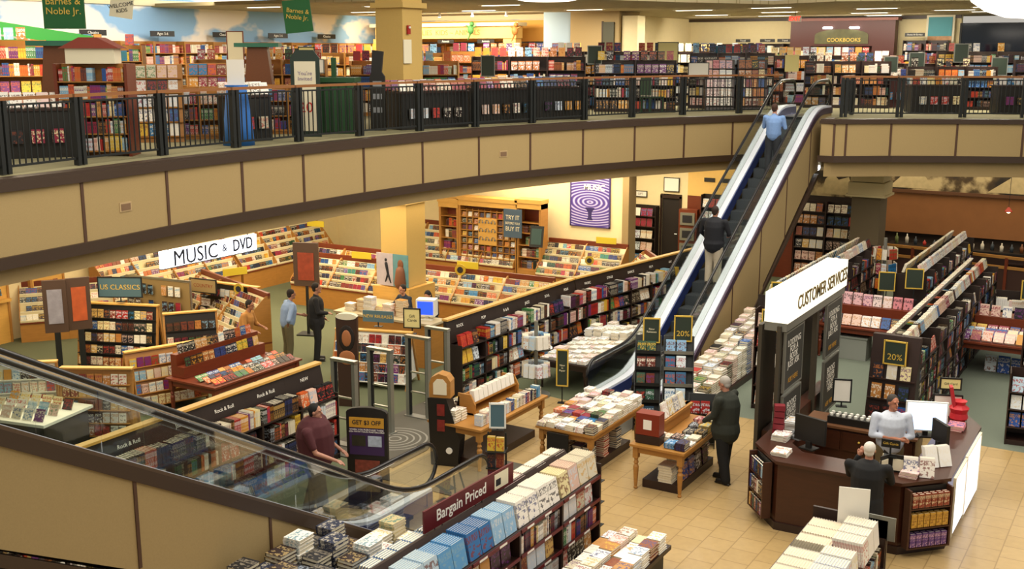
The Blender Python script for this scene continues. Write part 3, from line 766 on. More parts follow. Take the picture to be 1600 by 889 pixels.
def sign_board(label, x, y, z, w_, h, m, rz, frame=None, text=None, tm=None, ts=.06, post=None, tilt=0, name='sign', off=.012, extra=None, group=None, body2=None):
    """upright panel facing local -y, centre at z; post = height of a stem down from its lower edge"""
    T_ = Thing(name, label, 'sign', (x, y, z), rz, group)
    b = MB(); b.box(-w_ / 2, w_ / 2, -off, off, -h / 2, h / 2); T_.part('panel', b, m)
    if frame:
        f = .012; b = MB()
        b.box(-w_ / 2 - f, w_ / 2 + f, -off - .008, off + .004, h / 2, h / 2 + 2 * f); b.box(-w_ / 2 - f, w_ / 2 + f, -off - .008, off + .004, -h / 2 - 2 * f, -h / 2)
        b.box(-w_ / 2 - 2 * f, -w_ / 2, -off - .008, off + .004, -h / 2 - 2 * f, h / 2 + 2 * f); b.box(w_ / 2, w_ / 2 + 2 * f, -off - .008, off + .004, -h / 2 - 2 * f, h / 2 + 2 * f)
        T_.part('frame', b, frame)
    if text:
        T_.text('lettering', text, ts, tm or M_PAPER, (0, -off - .002, 0), (PI / 2, 0, 0), ext=.001)
    if body2:
        T_.text('lettering', body2[0], body2[1], body2[2], (0, -off - .002, body2[3]), (PI / 2, 0, 0), ext=.001)
    if post:
        b = MB(); b.box(-.012, .012, -.008, .008, -h / 2 - post, -h / 2); T_.part('stem', b, M_IRON)
        b = MB(); b.box(-.09, .09, -.06, .06, -h / 2 - post, -h / 2 - post + .012); T_.part('foot', b, M_IRON)
    return T_
M_GSIGN = mat('dark_green_sign', '#28352a', .6)
M_SLATE = mat('slate_blue_sign', '#4d6a74', .6)
M_GOLD = mat('gold_lettering', '#d9b54a', .5)
M_CREAMT = mat('cream_lettering', '#efe6c6', .6)
M_MAROON = mat('maroon_sign', '#5e1418', .5)
M_INK = mat('dark_ink', '#1d1c22', .7)
M_SIGNY = mat('pale_yellow_card', '#e2d592', .7)
M_SIGNC = mat('cream_card', '#e5dcc0', .7)
# ================================================================ the long music-side bookcases (front faces +X)
ZS = [.1, .45, .80, 1.15]
def music_case(xa, ya, xb, yb, bay, label, rowdesc, group, pal, tagtext):
    L_ = math.hypot(xb - xa, yb - ya); rz = math.atan2(yb - ya, xb - xa); n = round(L_ / bay); w_ = L_ / n
    F = Frame(xa, ya, rz)
    for i in range(n):
        T_ = shelf_bay(F, i * w_, w_, .46, ZS, 1.2, M_SHELFD, label.replace('#', ordinal(i + 1)), group)
        b = MB(); b.extr([(.3, 1.2), (.46, 1.2), (.46, 1.66), (.40, 1.66)], 'x', 0, w_ - .001); T_.part('header_board', b, M_SHELFD)
        b = MB(); b.box(0, w_ - .001, .36, .50, 1.66, 1.70); T_.part('top_cap', b, M_PINE)
        T_.text('section_label', tagtext[i % len(tagtext)], .085, M_PAPER, (w_ * .5, .355, 1.50), (PI / 2 - .2, 0, 0), ext=.001)
        for r_, z in enumerate(ZS):
            rd = '%s, bay %d of the %s' % (['lowest shelf', 'second shelf', 'third shelf', 'top shelf'][r_], i + 1, rowdesc)
            ctx = (rd, group + ' contents')
            hh = .29 if r_ < 3 else .30; z_ = z if r_ < 3 else 1.201
            if r_ == 3: z_ = 1.151
            if rnd.random() < .16: fill_faces(F, i * w_ + .03, (i + 1) * w_ - .03, .03, z_, .26, pal, ctx, w=.19, run=(1, 2), copies=3, t=.03)
            else: fill_spines(F, i * w_ + .03, (i + 1) * w_ - .03, .015, z_, hh, pal, ctx, depth=.20 if r_ < 3 else .26, full=.93, run=(1, 6), hmin=.75)
music_case(-12.08, 18.15, -11.86, 23.25, .9, 'black bookcase with oak top cap behind the bargain tables, # bay from the security gates', 'long black bookcase', 'bays of the long black bookcase', 'mix', ['ROCK', 'POP', 'R & B', 'JAZZ', 'SOUL', 'FOLK'])
music_case(-11.86, 23.25, -10.95, 28.7, .9, 'black bookcase with oak cap running behind the escalator, # bay after the bend', 'black bookcase behind the escalator', 'bays of the black bookcase behind the escalator', 'mix', ['MUSIC', 'STAGE', 'DANCE', 'FILM', 'ART', 'OPERA'])
music_case(-12.2, 7.9, -12.2, 14.45, .93, 'black bookcase under the bronze escalator handrails, # bay from its near end', 'black bookcase by the maroon shirt', 'bays of the black bookcase behind the near escalator', 'mix', ['Rock & Roll', 'Rock & Roll', 'Rock & Roll', 'Jazz', 'Rock & Roll', 'Rock & Roll', 'NEW'])
# entrance mat with concentric rings and the four security gates
T_ = Thing('entrance_mat', 'dark grey mat with pale concentric rings between the security gates', 'mat', (-11.85, 15.6, .0))
b = MB(); b.prism([(-.95, -1.1), (.75, -1.1), (.75, -.1), (-.1, 2.8), (-.95, 3.0)], .009, .02); T_.part('pad', b, M_MAT)
ring = mat('pale_ring', '#8d8a80', .8)
for i, r_ in enumerate((.12, .24, .36, .48, .6)):
    b = MB(); n = 40; vs = []; fs = []
    for k in range(n):
        a = 2 * PI * k / n; vs += [(-.1 + (r_ - .025) * math.cos(a), .1 + (r_ - .025) * math.sin(a), .021), (-.1 + (r_ + .01) * math.cos(a), .1 + (r_ + .01) * math.sin(a), .021)]
    for k in range(n): j = (k + 1) % n; fs.append((2 * k, 2 * k + 1, 2 * j + 1, 2 * j))
    b.add(vs, fs); T_.part('ring', b, ring)
for i, (gx, gy, gh, d_) in enumerate([(-12.5, 14.98, 1.6, 'nearest the bookcase end'), (-12.42, 15.92, 1.6, 'second from the bookcase end'), (-12.3, 16.95, 1.62, 'with mesh shelves seen through it'), (-12.42, 17.78, 1.6, 'standing against the long black bookcase')]):
    T_ = Thing('security_gate', 'grey upright security gate frame, ' + d_, 'security gate', (gx, gy, .0), 0, 'security gates of the music department')
    for sx in (-1, 1):
        b = MB(); b.box(sx * .235 - .035, sx * .235 + .035, -.05, .05, .02, gh); T_.part('post', b, M_SILVER)
        b = MB(); b.box(sx * .19 - .012, sx * .19 + .012, -.03, .03, .05, gh - .04); T_.part('inner_strip', b, M_IRON)
    b = MB(); b.box(-.28, .28, -.055, .055, gh - .02, gh + .03); T_.part('top_bar', b, M_STEEL)
    for z in (.9, .5): b = MB(); b.box(-.2, .2, -.02, .02, z, z + .03); T_.part('cross_bar', b, M_STEEL)
    b = MB(); b.box(-.3, .3, -.09, .09, .01, .04); T_.part('base_plate', b, M_SILVER)

# ================================================================ compact disc furniture
M_CDW = mat('white_cd_shelf', '#ded1a4', .6)
def cd_rack(x, y, rz, length, label, rowdesc, group, rows=5, z0=.55, dz=.19, back=.16, top=True, nb=None, header=M_CHERRY, cab=M_OAK):
    """sloping steps of discs facing local -y over a wooden cabinet"""
    n = nb or max(1, round(length / 1.25)); w_ = length / n; F = Frame(x, y, rz); dep = rows * back + .12
    for i in range(n):
        T_ = Thing('cd_rack', label.replace('#', ordinal(i + 1)), 'display rack', tuple(F.p(i * w_, 0)), rz, group)
        b = MB(); b.box(0, w_ - .002, .03, dep, 0, z0 - .04); T_.part('cabinet', b, cab)
        b = MB(); b.box(0, w_ - .002, .0, dep, z0 - .04, z0 - .0); T_.part('ledge', b, header)
        H_ = z0 + rows * dz
        poly = [(0.0, z0)]
        for r_ in range(rows):
            poly += [(back * r_ + .0, z0 + dz * r_ + .03), (back * (r_ + 1) - .02, z0 + dz * r_ + .03)] if r_ == 0 else [(back * r_, z0 + dz * r_ + .035), (back * (r_ + 1) - .02, z0 + dz * r_ + .035)]
        poly += [(dep - .06, H_), (dep, H_), (dep, z0)]
        b = MB(); b.extr(poly, 'x', .015, w_ - .017); T_.part('stepped_shelf', b, M_CDW)
        for ex in ((0, .015), (w_ - .017, w_ - .002)):
            b = MB(); b.extr([(0, z0), (0, z0 + .12), (back * rows * .5, z0 + rows * dz * .62), (dep - .12, H_ + .06), (dep, H_ + .06), (dep, z0)], 'x', *ex); T_.part('side_panel', b, M_OAK)
        b = MB(); b.box(0, w_ - .002, dep - .07, dep, H_, H_ + .13); T_.part('header_board', b, header)
        for r_ in range(rows):
            b = MB(); b.box(.015, w_ - .017, back * r_ - .012, back * r_ - .002, z0 + dz * r_ + .03, z0 + dz * r_ + .062); T_.part('label_strip', b, M_LABEL)
            rd = '%s of rack %d, %s' % (['bottom step', 'second step', 'third step', 'fourth step', 'fifth step', 'sixth step'][r_], i + 1, rowdesc)
            fill_faces(F, i * w_ + .02, (i + 1) * w_ - .02, back * r_ + .012, z0 + dz * r_ + .037, .15, 'cd', (rd, group + ' discs'), w=.132, gap=.004, tilt=.32, kind='cd_case', noun='disc case', lite=True, t=.03, full=.96, run=(1, 2))
cd_rack(-23.45, 19.0, PI / 2, 4.6, 'stepped white disc rack on the left back wall, # from its near end', 'the left back wall', 'disc racks on the left wall', z0=.62)
cd_rack(-23.45, 23.7, PI / 2, 4.2, 'stepped white disc rack on the left wall beyond the sign, # of the far run', 'the far left back wall', 'disc racks at the far left wall', z0=.62)
cd_rack(-21.9, 28.35, 0, 4.9, 'stepped white disc rack on the back wall behind the yellow column, # from the corner', 'the music back wall', 'disc racks on the music back wall', z0=.62, rows=5)
cd_rack(-21.3, 23.3, .035, 8.0, 'long low disc rack crossing the music department, # from its left end', 'the long low music rack', 'long low disc racks', rows=4, z0=.6, dz=.17)
cd_rack(-22.2, 24.6, 0, 2.6, 'short disc rack turned behind the long one, # from the left', 'the short rear music rack', 'short rear disc racks', rows=4, z0=.6, dz=.17)
cd_rack(-16.15, 28.2, 0.02, 2.6, 'curved-end disc rack under the music poster, # section from the wood case', 'the rack under the music poster', 'disc racks under the poster', rows=5, z0=.55, dz=.17)
cd_rack(-13.55, 28.2, -.9, 1.5, 'angled disc rack turning the corner below the music poster, # section', 'the angled corner rack', 'disc racks at the poster corner', rows=5, z0=.55, dz=.17)
cd_rack(-12.62, 27.0, -PI / 2 - .14, 2.6, 'disc rack backed against the black bookcase, # section from the corner', 'the rack behind the black bookcase', 'disc racks behind the bookcase', rows=5, z0=.5, dz=.17)
cd_rack(-21.6, 19.0, -.36, 3.75, 'white stepped disc gondola slanting across the music floor, # section', 'the slanting gondola', 'slanting gondola sections', rows=6, z0=.42, dz=.17)
cd_rack(-24.0, 16.6, .9, 2.2, 'short disc rack by the left wood cases, # section', 'the left corner rack', 'left corner disc racks', rows=4, z0=.5)

# tall oak wall units on the music back wall
def wall_unit(x, w_, label, grid, h=2.45, y=28.45, dep=.42):
    T_ = Thing('wall_cabinet', label, 'cabinet', (x, y, 0), 0)
    b = MB(); b.box(0, .07, 0, dep, 0, h); T_.part('side_panel', b, M_OAK); b = MB(); b.box(w_ - .07, w_, 0, dep, 0, h); T_.part('side_panel', b, M_OAK)
    b = MB(); b.box(.07, w_ - .07, dep - .03, dep, .1, h); T_.part('back_panel', b, M_CHERRY)
    b = MB(); b.box(.07, w_ - .07, 0, dep - .03, 0, .6); T_.part('base_cabinet', b, M_OAK)
    b = MB(); b.box(-.03, w_ + .03, -.05, dep, h, h + .12); b.box(0, w_, -.03, dep, h - .16, h); T_.part('cornice', b, M_PINE)
    F = Frame(x, y, 0)
    for r_, z in enumerate(grid):
        b = MB(); b.box(.07, w_ - .07, .02, dep - .03, z - .02, z); T_.part('shelf', b, M_OAK)
    return T_, F
GR = [.62, .98, 1.34, 1.70, 2.02]
T_, F = wall_unit(-19.75, .72, 'narrow oak shelf unit with standing discs left of the listening wall', GR)
for r_, z in enumerate(GR[:-1]): fill_spines(F, .09, .63, .12, z, .27, 'cd', ('shelf %d of the narrow oak unit' % (r_ + 1), 'narrow oak unit contents'), depth=.18, lite=True, full=.8, kind='cd_case', noun='disc case')
g2 = [.62 + .205 * i for i in range(9)]
T_, F = wall_unit(-19.02, 2.1, 'wide oak listening wall gridded with small lit disc pockets', g2, h=2.55)
for i in range(1, 9):
    if i in (0,): continue
    b = MB(); b.box(.07 + i * .2178 - .008, .07 + i * .2178 + .008, .02, .3, .62, 2.3); T_.part('divider', b, M_OAK)
for r_, z in enumerate(g2[:-1]):
    for i in range(9):
        if 2 < i < 6 and 2 < r_ < 7: continue
        cx = .07 + i * .2178; fill_faces(F, cx + .02, cx + .21, .06, z, .14, 'cd', ('pocket row %d column %d of the listening wall' % (r_ + 1, i + 1), 'listening wall discs'), w=.14, gap=.01, lite=True, kind='cd_case', noun='disc case')
b = MB(); b.box(.07 + 3 * .2178, .07 + 6 * .2178, .0, .02, 1.23, 2.05); T_.part('listening_panel', b, M_PINE)
hp = mat('headphone_grey', '#77726a', .5)
for i in range(3):
    for j in range(3):
        b = MB(); cx = .07 + (3.5 + i) * .2178; cz = 1.38 + j * .26
        b.tube([(cx + .06 * math.cos(a), -.02, cz + .03 + .07 * math.sin(a)) for a in [PI * k / 8 for k in range(9)]], .01, 6); b.ball((cx - .06, -.02, cz + .02), .028, .02, .035, 8, 6); b.ball((cx + .06, -.02, cz + .02), .028, .02, .035, 8, 6)
        T_.part('headphones', b, hp)
T_, F = wall_unit(-16.95, .85, 'oak pilaster bookcase at the right of the listening wall', GR, h=2.6)
for r_, z in enumerate(GR[:-1]): fill_spines(F, .09, .76, .12, z, .27, 'cd', ('shelf %d of the oak pilaster case' % (r_ + 1), 'oak pilaster case contents'), depth=.18, lite=True, full=.8)
sign_board('slate banner reading TRY IT BEFORE YOU BUY IT beside the listening wall', -16.95, 28.25, 2.0, .62, .85, mat('denim_blue_sign', '#44586c', .7), 0, None, None, None)
for body, sz, z in (('TRY IT', .19, 2.17), ('BEFORE YOU', .10, 2.0), ('BUY IT', .19, 1.83)):
    o = text_obj('lettering', body, sz, M_CREAMT, .001); o.parent = [q for q in COL.objects if q.name.startswith('sign') and q.get('label', '').startswith('slate banner')][0]
    o.location = (0, -.016, z - 2.0); o.rotation_euler = (PI / 2, 0, 0); o.scale = (.85, 1, 1)
# small chalkboard easel
T_ = Thing('easel_sign', 'small black framed chalkboard on the rack right of the try-it banner', 'sign', (-15.9, 27.85, 1.45), .1)
b = MB(); b.boxc(0, 0, .3, .42, .03, .62, 0, -.2); T_.part('board', b, M_IRON)
b = MB(); b.boxc(0, -.02, .3, .32, .012, .46, 0, -.2); T_.part('card', b, mat('dark_teal_card', '#2d4a48', .6))

# purple poster on the music back wall
def poster_purple():
    m = bpy.data.materials.new('purple_ripple_print'); m.use_nodes = True; nt = m.node_tree; N = nt.nodes.new; L = nt.links.new; bs = nt.nodes['Principled BSDF']
    tc = N('ShaderNodeTexCoord'); mp = N('ShaderNodeMapping'); mp.inputs['Location'].default_value = (0, 0, .05); mp.inputs['Scale'].default_value = (1.2, .01, 2.6); L(tc.outputs['Object'], mp.inputs[0])
    wv = N('ShaderNodeTexWave'); wv.wave_type = 'RINGS'; wv.rings_direction = 'SPHERICAL'; wv.inputs['Scale'].default_value = 1.7; wv.inputs['Distortion'].default_value = 1.2; L(mp.outputs[0], wv.inputs['Vector'])
    cr = N('ShaderNodeValToRGB'); e = cr.color_ramp.elements; e[0].position = .35; e[0].color = (*srgb('#4c3a8c'), 1); e[1].position = .95; e[1].color = (*srgb('#b9b2dc'), 1)
    L(wv.outputs[0], cr.inputs[0]); L(cr.outputs[0], bs.inputs['Base Color']); bs.inputs['Roughness'].default_value = .4
    return m
T_ = Thing('wall_poster', 'large purple poster of water ripples headed MUSIC on the cream wall', 'poster', (-14.9, 29.25, 2.68))
b = MB(); b.box(-.62, .62, 0, .03, -.72, .72); T_.part('print', b, poster_purple())
b = MB(); b.box(-.66, -.62, -.01, .04, -.76, .76); b.box(.62, .66, -.01, .04, -.76, .76); b.box(-.66, .66, -.01, .04, -.76, -.72); b.box(-.66, .66, -.01, .04, .72, .76); T_.part('frame', b, mat('purple_frame', '#3a2b6e', .5))
T_.text('lettering', 'MUSIC', .24, M_PAPER, (.14, -.012, .42), (PI / 2, 0, 0), ext=.002, off=.006)
b = MB(); b.lathe([(.10, -.55), (.05, -.45), (.07, -.3), (.16, -.2), (.14, -.18)], 0, -.01, 10, M=Matrix.Diagonal((1, .05, 1, 1))); T_.part('figure', b, mat('deep_violet', '#2b2058', .5))

# MUSIC & DVD hanging letter sign: lit white box with cut letters
M_GLOW = mat('lit_white_sign', '#ffffff', .4, emit='#eef2ff', es=2.2)
M_CUT = mat('grey_letter', '#4d5260', .5)
T_ = Thing('hanging_sign', 'glowing white hanging sign reading MUSIC & DVD under the balcony', 'sign', (-15.5, 14.8, 3.35), PI / 2)
b = MB(); b.box(-1.18, 1.2, -.04, .04, -.155, .155); T_.part('light_box', b, M_GLOW)
b = MB(); b.box(-1.2, 1.22, -.035, .05, -.175, -.156); T_.part('lower_rail', b, M_SILVER)
T_.text('lettering', 'MUSIC', .40, M_CUT, (-.38, -.045, -.02), (PI / 2, 0, 0), ext=.006, sx=.95)
T_.text('lettering', '&', .2, M_CUT, (.34, -.045, 0), (PI / 2, 0, 0), ext=.006)
T_.text('lettering', 'DVD', .32, M_CUT, (.82, -.045, 0), (PI / 2, 0, 0), ext=.006, sx=.8, off=.004)
for x in (-1.0, 1.0): b = MB(); b.tube([(x, 0, .155), (x, 0, .40)], .01, 6); T_.part('hanger', b, M_IRON)

# ---------------------------------------------------------------- left end of the music floor
# orange-brown wood cases against the left wall
for (x, y, w_, h, d_) in [(-24.3, 14.3, 1.0, 2.2, 'with pegged trinkets, nearest the left edge'), (-24.3, 15.6, 1.0, 2.3, 'half hidden behind the dark poster boards'), (-24.3, 17.2, 1.0, 2.45, 'with a round clock toy, before the disc racks')]:
    T_ = Thing('wall_cabinet', 'tall open orange wood case ' + d_, 'cabinet', (x, y, 0), PI / 2)
    b = MB(); b.box(0, .06, 0, .4, 0, h); T_.part('side_panel', b, M_OAK); b = MB(); b.box(w_ - .06, w_, 0, .4, 0, h); T_.part('side_panel', b, M_OAK)
    b = MB(); b.box(.06, w_ - .06, .02, .4, 0, h - .05); T_.part('back_panel', b, M_PINE)
    b = MB(); b.box(0, w_, -.04, .4, h - .05, h); T_.part('cornice', b, M_OAK)
    b = MB(); b.box(.06, w_ - .06, -.15, .02, 1.05, 1.12); T_.part('ledge', b, M_PINE)
    F = Frame(x, y, PI / 2)
    for z in (1.2, 1.55, 1.9): fill_faces(F, .1, w_ - .1, -.04, z, .17, 'warm', ('pegs at height %.1f of the orange case %s' % (z, d_[:8]), 'orange case trinkets'), w=.12, gap=.05, lite=True, kind='cd_case', noun='boxed toy', full=.85)
# tall dark double poster boards
for (x, y, a, c1, c2, d_) in [(-20.55, 15.1, .85, '#8f8c98', '#3b3850', 'with a pale figure print'), (-20.35, 15.55, 1.05, '#b3542a', '#4c2a1c', 'with an orange cartoon print')]:
    T_ = Thing('poster_stand', 'tall brown framed poster board ' + d_, 'poster stand', (x, y, 0), a)
    b = MB(); b.box(-.24, .24, -.03, .03, 1.05, 2.2); T_.part('board', b, mat('bronze_board', '#4a3528', .6))
    b = MB(); b.box(-.15, .15, -.042, -.031, 1.25, 2.0); T_.part('print', b, mat('print_' + c1[1:], c1, .5, noise=.5, scale=6))
    b = MB(); b.box(-.06, .06, -.03, .03, 0, 1.05); b.box(-.35, .35, -.2, .2, 0, .03); T_.part('post', b, M_IRON)
T_ = Thing('poster_stand', 'brown framed movie poster on a stem beyond the blue shirt', 'poster stand', (-18.55, 20.9, 0), .35)
b = MB(); b.box(-.33, .33, -.03, .03, 1.25, 2.35); T_.part('board', b, MATS['bronze_board'])
b = MB(); b.box(-.21, .21, -.042, -.031, 1.4, 2.1); T_.part('print', b, mat('print_b3542b', '#8e3a22', .5, noise=.6, scale=7))
b = MB(); b.box(-.03, .03, -.03, .03, 0, 1.25); b.box(-.25, .25, -.2, .2, 0, .03); T_.part('post', b, M_IRON)

def aframe(x, y, rz, w_, h, label, rows, pal, rowdesc, kind='cd_case', noun='disc case', m=None, spread=.5, group=None, both=True, size=.19):
    """A-shaped stand: sloping faces toward local -y and +y"""
    m = m or M_BLACK
    T_ = Thing('display_stand', label, 'display stand', (x, y, 0), rz, group); F = Frame(x, y, rz)
    th_ = math.atan2(spread / 2, h)
    for sx in (-1, 1):
        b = MB(); X = sx * w_ / 2; b.extr([(-spread / 2, 0), (-spread / 2 + .05, 0), (.03, h), (-.03, h)], 'x', X - .02, X + .02); T_.part('leg', b, M_OAK)
        b = MB(); b.extr([(spread / 2, 0), (spread / 2 - .05, 0), (-.03, h), (.03, h)], 'x', X - .02, X + .02); T_.part('leg', b, M_OAK)
    b = MB(); b.extr([(-spread / 2 + .04, .12), (spread / 2 - .04, .12), (.025, h - .02), (-.025, h - .02)], 'x', -w_ / 2 + .02, w_ / 2 - .02); T_.part('core', b, m)
    b = MB(); b.box(-w_ / 2 - .02, w_ / 2 + .02, -.07, .07, h, h + .03); T_.part('top_cap', b, M_PINE)
    for r_ in range(rows):
        z = .16 + (h - .2) * r_ / rows; yy = -(spread / 2) * (1 - z / h)
        for fl in ((False, True) if both else (False,)):
            s_ = 1 if fl else -1
            b = MB(); y0, y1 = sorted((s_ * abs(yy) + s_ * .0, s_ * abs(yy) + s_ * .075)); b.box(-w_ / 2 + .02, w_ / 2 - .02, y0, y1, z - .015, z); T_.part('shelf', b, m)
            fill_faces(F, -w_ / 2 + .03, w_ / 2 - .03, s_ * (abs(yy) + .05) if fl else -(abs(yy) + .05), z, size, pal, ('row %d %s of the %s' % (r_ + 1, 'at the rear' if fl else 'facing front', rowdesc), rowdesc + ' contents'), w=size * .7, gap=.015, tilt=.12, flip=fl, kind=kind, noun=noun, t=.02)
    return T_
aframe(-20.0, 16.3, .35, 1.9, 1.5, 'wide black rack of film discs below the classics sign', 5, 'warm', 'classics rack')
sign_board('slate sign reading US CLASSICS with gold letters above the film rack', -19.9, 16.3, 1.9, .95, .42, M_SLATE, .5, M_IRON, 'US CLASSICS', M_GOLD, .16, post=.12)
aframe(-18.2, 16.7, .9, 1.1, 1.45, 'narrow black headed easel rack in the middle of the music floor', 4, 'cd', 'black easel rack', spread=.7)
aframe(-16.6, 12.95, .5, 1.3, 1.35, 'wood stand of film discs partly behind the bronze escalator handrail', 5, 'warm', 'wood stand by the handrail', m=M_OAK)
aframe(-17.2, 15.0, 1.2, 1.5, 1.2, 'leaning rack of framed sheets near the wooden display table', 4, 'light', 'leaning rack', m=M_OAK, spread=.8)
aframe(-19.3, 19.0, .05, 1.75, 1.55, 'black rack of discs with a maple top left of the slanting gondola', 5, 'warm', 'maple topped rack', spread=.35)
T_ = Thing('peg_display', 'open chrome peg display hung with headphones and accessories', 'display stand', (-20.5, 17.9, 0), .12)
b = MB()
for sx in (-.95, .95): b = MB(); b.tube([(sx, 0, 0), (sx, 0, 1.75)], .025, 8); T_.part('post', b, M_STEEL)
b = MB(); b.box(-.97, .97, -.02, .02, 1.73, 1.78); T_.part('top_bar', b, M_STEEL)
b = MB(); b.box(-.93, .93, -.005, .02, .25, 1.72); T_.part('panel', b, mat('tan_peg_panel', '#8f7648', .7))
F = Frame(-20.5, 17.9, .12)
for r_, z in enumerate((.3, .65, 1.0, 1.38)): fill_faces(F, -.9, .9, -.09, z, .24, 'cd', ('hanging row %d of the chrome peg display' % (r_ + 1), 'peg display packets'), w=.15, gap=.05, tilt=.02, kind='cd_case', noun='hanging packet', full=.85)
sign_board('tan sign with red lettering on the slanting gondola', -19.7, 18.55, 1.55, .75, .3, mat('tan_card', '#9c8558', .7), .1, M_IRON, 'COUNTRY', mat('rust_ink', '#8a3a20', .7), .12, post=.1)
sign_board('slate blue sign on the left corner disc rack', -21.3, 18.3, 1.5, .8, .3, M_SLATE, .35, None, 'BLUES', M_GOLD, .15)
for (x, y, z, d_) in [(-19.7, 19.6, 1.72, 'on the slanting gondola ridge'), (-22.95, 21.7, 1.75, 'on the left back wall racks'), (-22.9, 26.3, 1.78, 'on the far left wall racks'), (-19.2, 23.9, 1.5, 'on the long low rack behind the poster'), (-15.9, 24.2, 1.5, 'on the long low rack below the listening wall'), (-14.2, 28.95, 1.62, 'above the rack under the purple poster')]:
    sign_board('bright yellow header card ' + d_, x, y, z, .62, .18, mat('yellow_header', '#cdb62c', .6), .1 if y > 22 else PI / 2 - .4, None, None, None)
for (x, y, z, r_, d_) in [(-18.9, 18.9, 1.5, .13, 'pinned on the slanting gondola'), (-18.2, 23.4, 1.35, .14, 'hanging on the long low rack'), (-14.2, 27.9, 1.2, .13, 'on the rack under the purple poster'), (-16.0, 24.0, 1.4, .15, 'propped right of the long low rack')]:
    T_ = Thing('novelty_clock', 'round black and yellow novelty disc ' + d_, 'clock', (x, y, z), .2)
    b = MB(); b.lathe([(r_, -.01), (r_, .02)], n=18, M=Matrix.Rotation(PI / 2, 4, 'X')); T_.part('disc', b, mat('mustard_disc', '#b89a2e', .5))
    b = MB(); b.lathe([(r_ * .55, .02), (r_ * .55, .03)], n=18, M=Matrix.Rotation(PI / 2, 4, 'X')); T_.part('face', b, M_INK)

# wooden display table with a tiered back and rows of discs
turned_table('long cherry wood display table of discs left of the black bookcase', -16.6, -15.25, 14.5, 16.95, .78, M_CHERRY, platform=False, apron=.12)
T_ = Thing('tiered_riser', 'cherry wood two tier riser at the rear of the long disc table', 'display riser', (-16.15, 15.75, .786))
b = MB(); b.box(-.40, -.05, -1.12, 1.12, 0, .22); T_.part('lower_tier', b, M_CHERRY)
b = MB(); b.box(-.40, -.24, -1.12, 1.12, .22, .45); T_.part('upper_tier', b, M_CHERRY)
F = Frame(-15.25, 14.5, PI / 2, 0)
for i, (yf, z, h) in enumerate([(.08, .79, .13), (.28, .79, .14), (.48, .79, .14)]):
    fill_faces(F, .1, 2.35, yf, z, h * 1.35, 'cd', ('flat row %d of the long cherry table' % (i + 1), 'long cherry table discs'), w=.14, gap=.01, tilt=1.1, kind='cd_case', noun='disc case', full=.95)
fill_faces(F, .2, 2.3, .97, 1.007, .19, 'cd', ('lower tier of the cherry table riser', 'cherry riser discs'), w=.14, gap=.015, tilt=.15, kind='cd_case', noun='disc case')
fill_faces(F, .2, 2.3, 1.16, 1.237, .19, 'cd', ('upper tier of the cherry table riser', 'cherry riser discs'), w=.14, gap=.015, tilt=.15, kind='cd_case', noun='disc case')
# white round table and rack at far left
T_ = Thing('display_table', 'black skirted table with white cloth top beneath the handrail at far left', 'table', (-17.1, 11.9, 0), .2)
b = MB(); b.box(-.75, .75, -.55, .55, .0, .72); T_.part('skirt', b, M_BLACK)
b = MB(); b.box(-.82, .82, -.62, .62, .72, .77); T_.part('tabletop', b, M_PAPER)
F = Frame(-17.1, 11.9, .2)
for i in range(3): fill_faces(F, -.75, .75, -.5 + i * .35, .772, .22, 'light', ('row %d of the white topped table' % (i + 1), 'white topped table sheets'), w=.2, gap=.04, tilt=.5)
aframe(-18.0, 12.3, .7, 1.4, 1.4, 'white wire rack of cards at the far left edge', 5, 'light', 'white wire rack', m=M_WHITE, spread=.4)

# customer counter of the music department
T_ = Thing('service_counter', 'music service counter with maple corner post behind the yellow column', 'counter', (-15.2, 20.6, 0))
b = MB(); b.box(-1.55, 1.15, -.75, -.2, 0, 1.0); b.box(-1.55, -1.0, -.2, .75, 0, 1.0); T_.part('cabinet', b, M_OAK)
b = MB(); b.box(-1.6, 1.2, -.8, -.15, 1.0, 1.05); b.box(-1.6, -.95, -.15, .78, 1.0, 1.05); T_.part('worktop', b, mat('cream_laminate', '#b7a987', .5))
T_ = Thing('column_wrap', 'maple box planter wrapped round the foot of the yellow column', 'box', (-16.35, 22.0, 0))
for (x0, x1, y0, y1) in [(-.55, .55, -.55, -.42), (-.55, .55, .42, .55), (-.55, -.42, -.42, .42), (.42, .55, -.42, .42)]:
    b = MB(); b.box(x0, x1, y0, y1, 0, 1.35); T_.part('panel', b, M_PINE)
for (x, w_, d_, c_) in [(-.2, .5, 'pale poster of a leaping dancer', '#b9aeb4'), (.28, .45, 'teal poster of a long haired person', '#5e8f96')]:
    T_ = Thing('poster', d_ + ' on the yellow column', 'poster', (-16.35 + x, 21.5, 1.78), 0)
    b = MB(); b.box(-w_ / 2, w_ / 2, -.01, .01, -.4, .4); T_.part('print', b, mat('print' + c_[1:], c_, .5, noise=.25, scale=5))
    b = MB()
    if x < 0: b.capsule((.05, -.015, .15), (.1, -.015, -.1), .04, .03); b.capsule((.1, -.015, -.1), (.02, -.015, -.3), .03, .015); b.capsule((.1, -.015, -.1), (.18, -.015, -.32), .03, .015); b.ball((.04, -.015, .24), .035, .02, .04)
    else: b.ball((0, -.012, .15), .09, .02, .13); b.capsule((0, -.012, 0), (0, -.012, -.3), .12, .16)
    T_.part('figure', b, M_INK if x < 0 else mat('brown_figure', '#7b4a2c', .6), smooth=True)
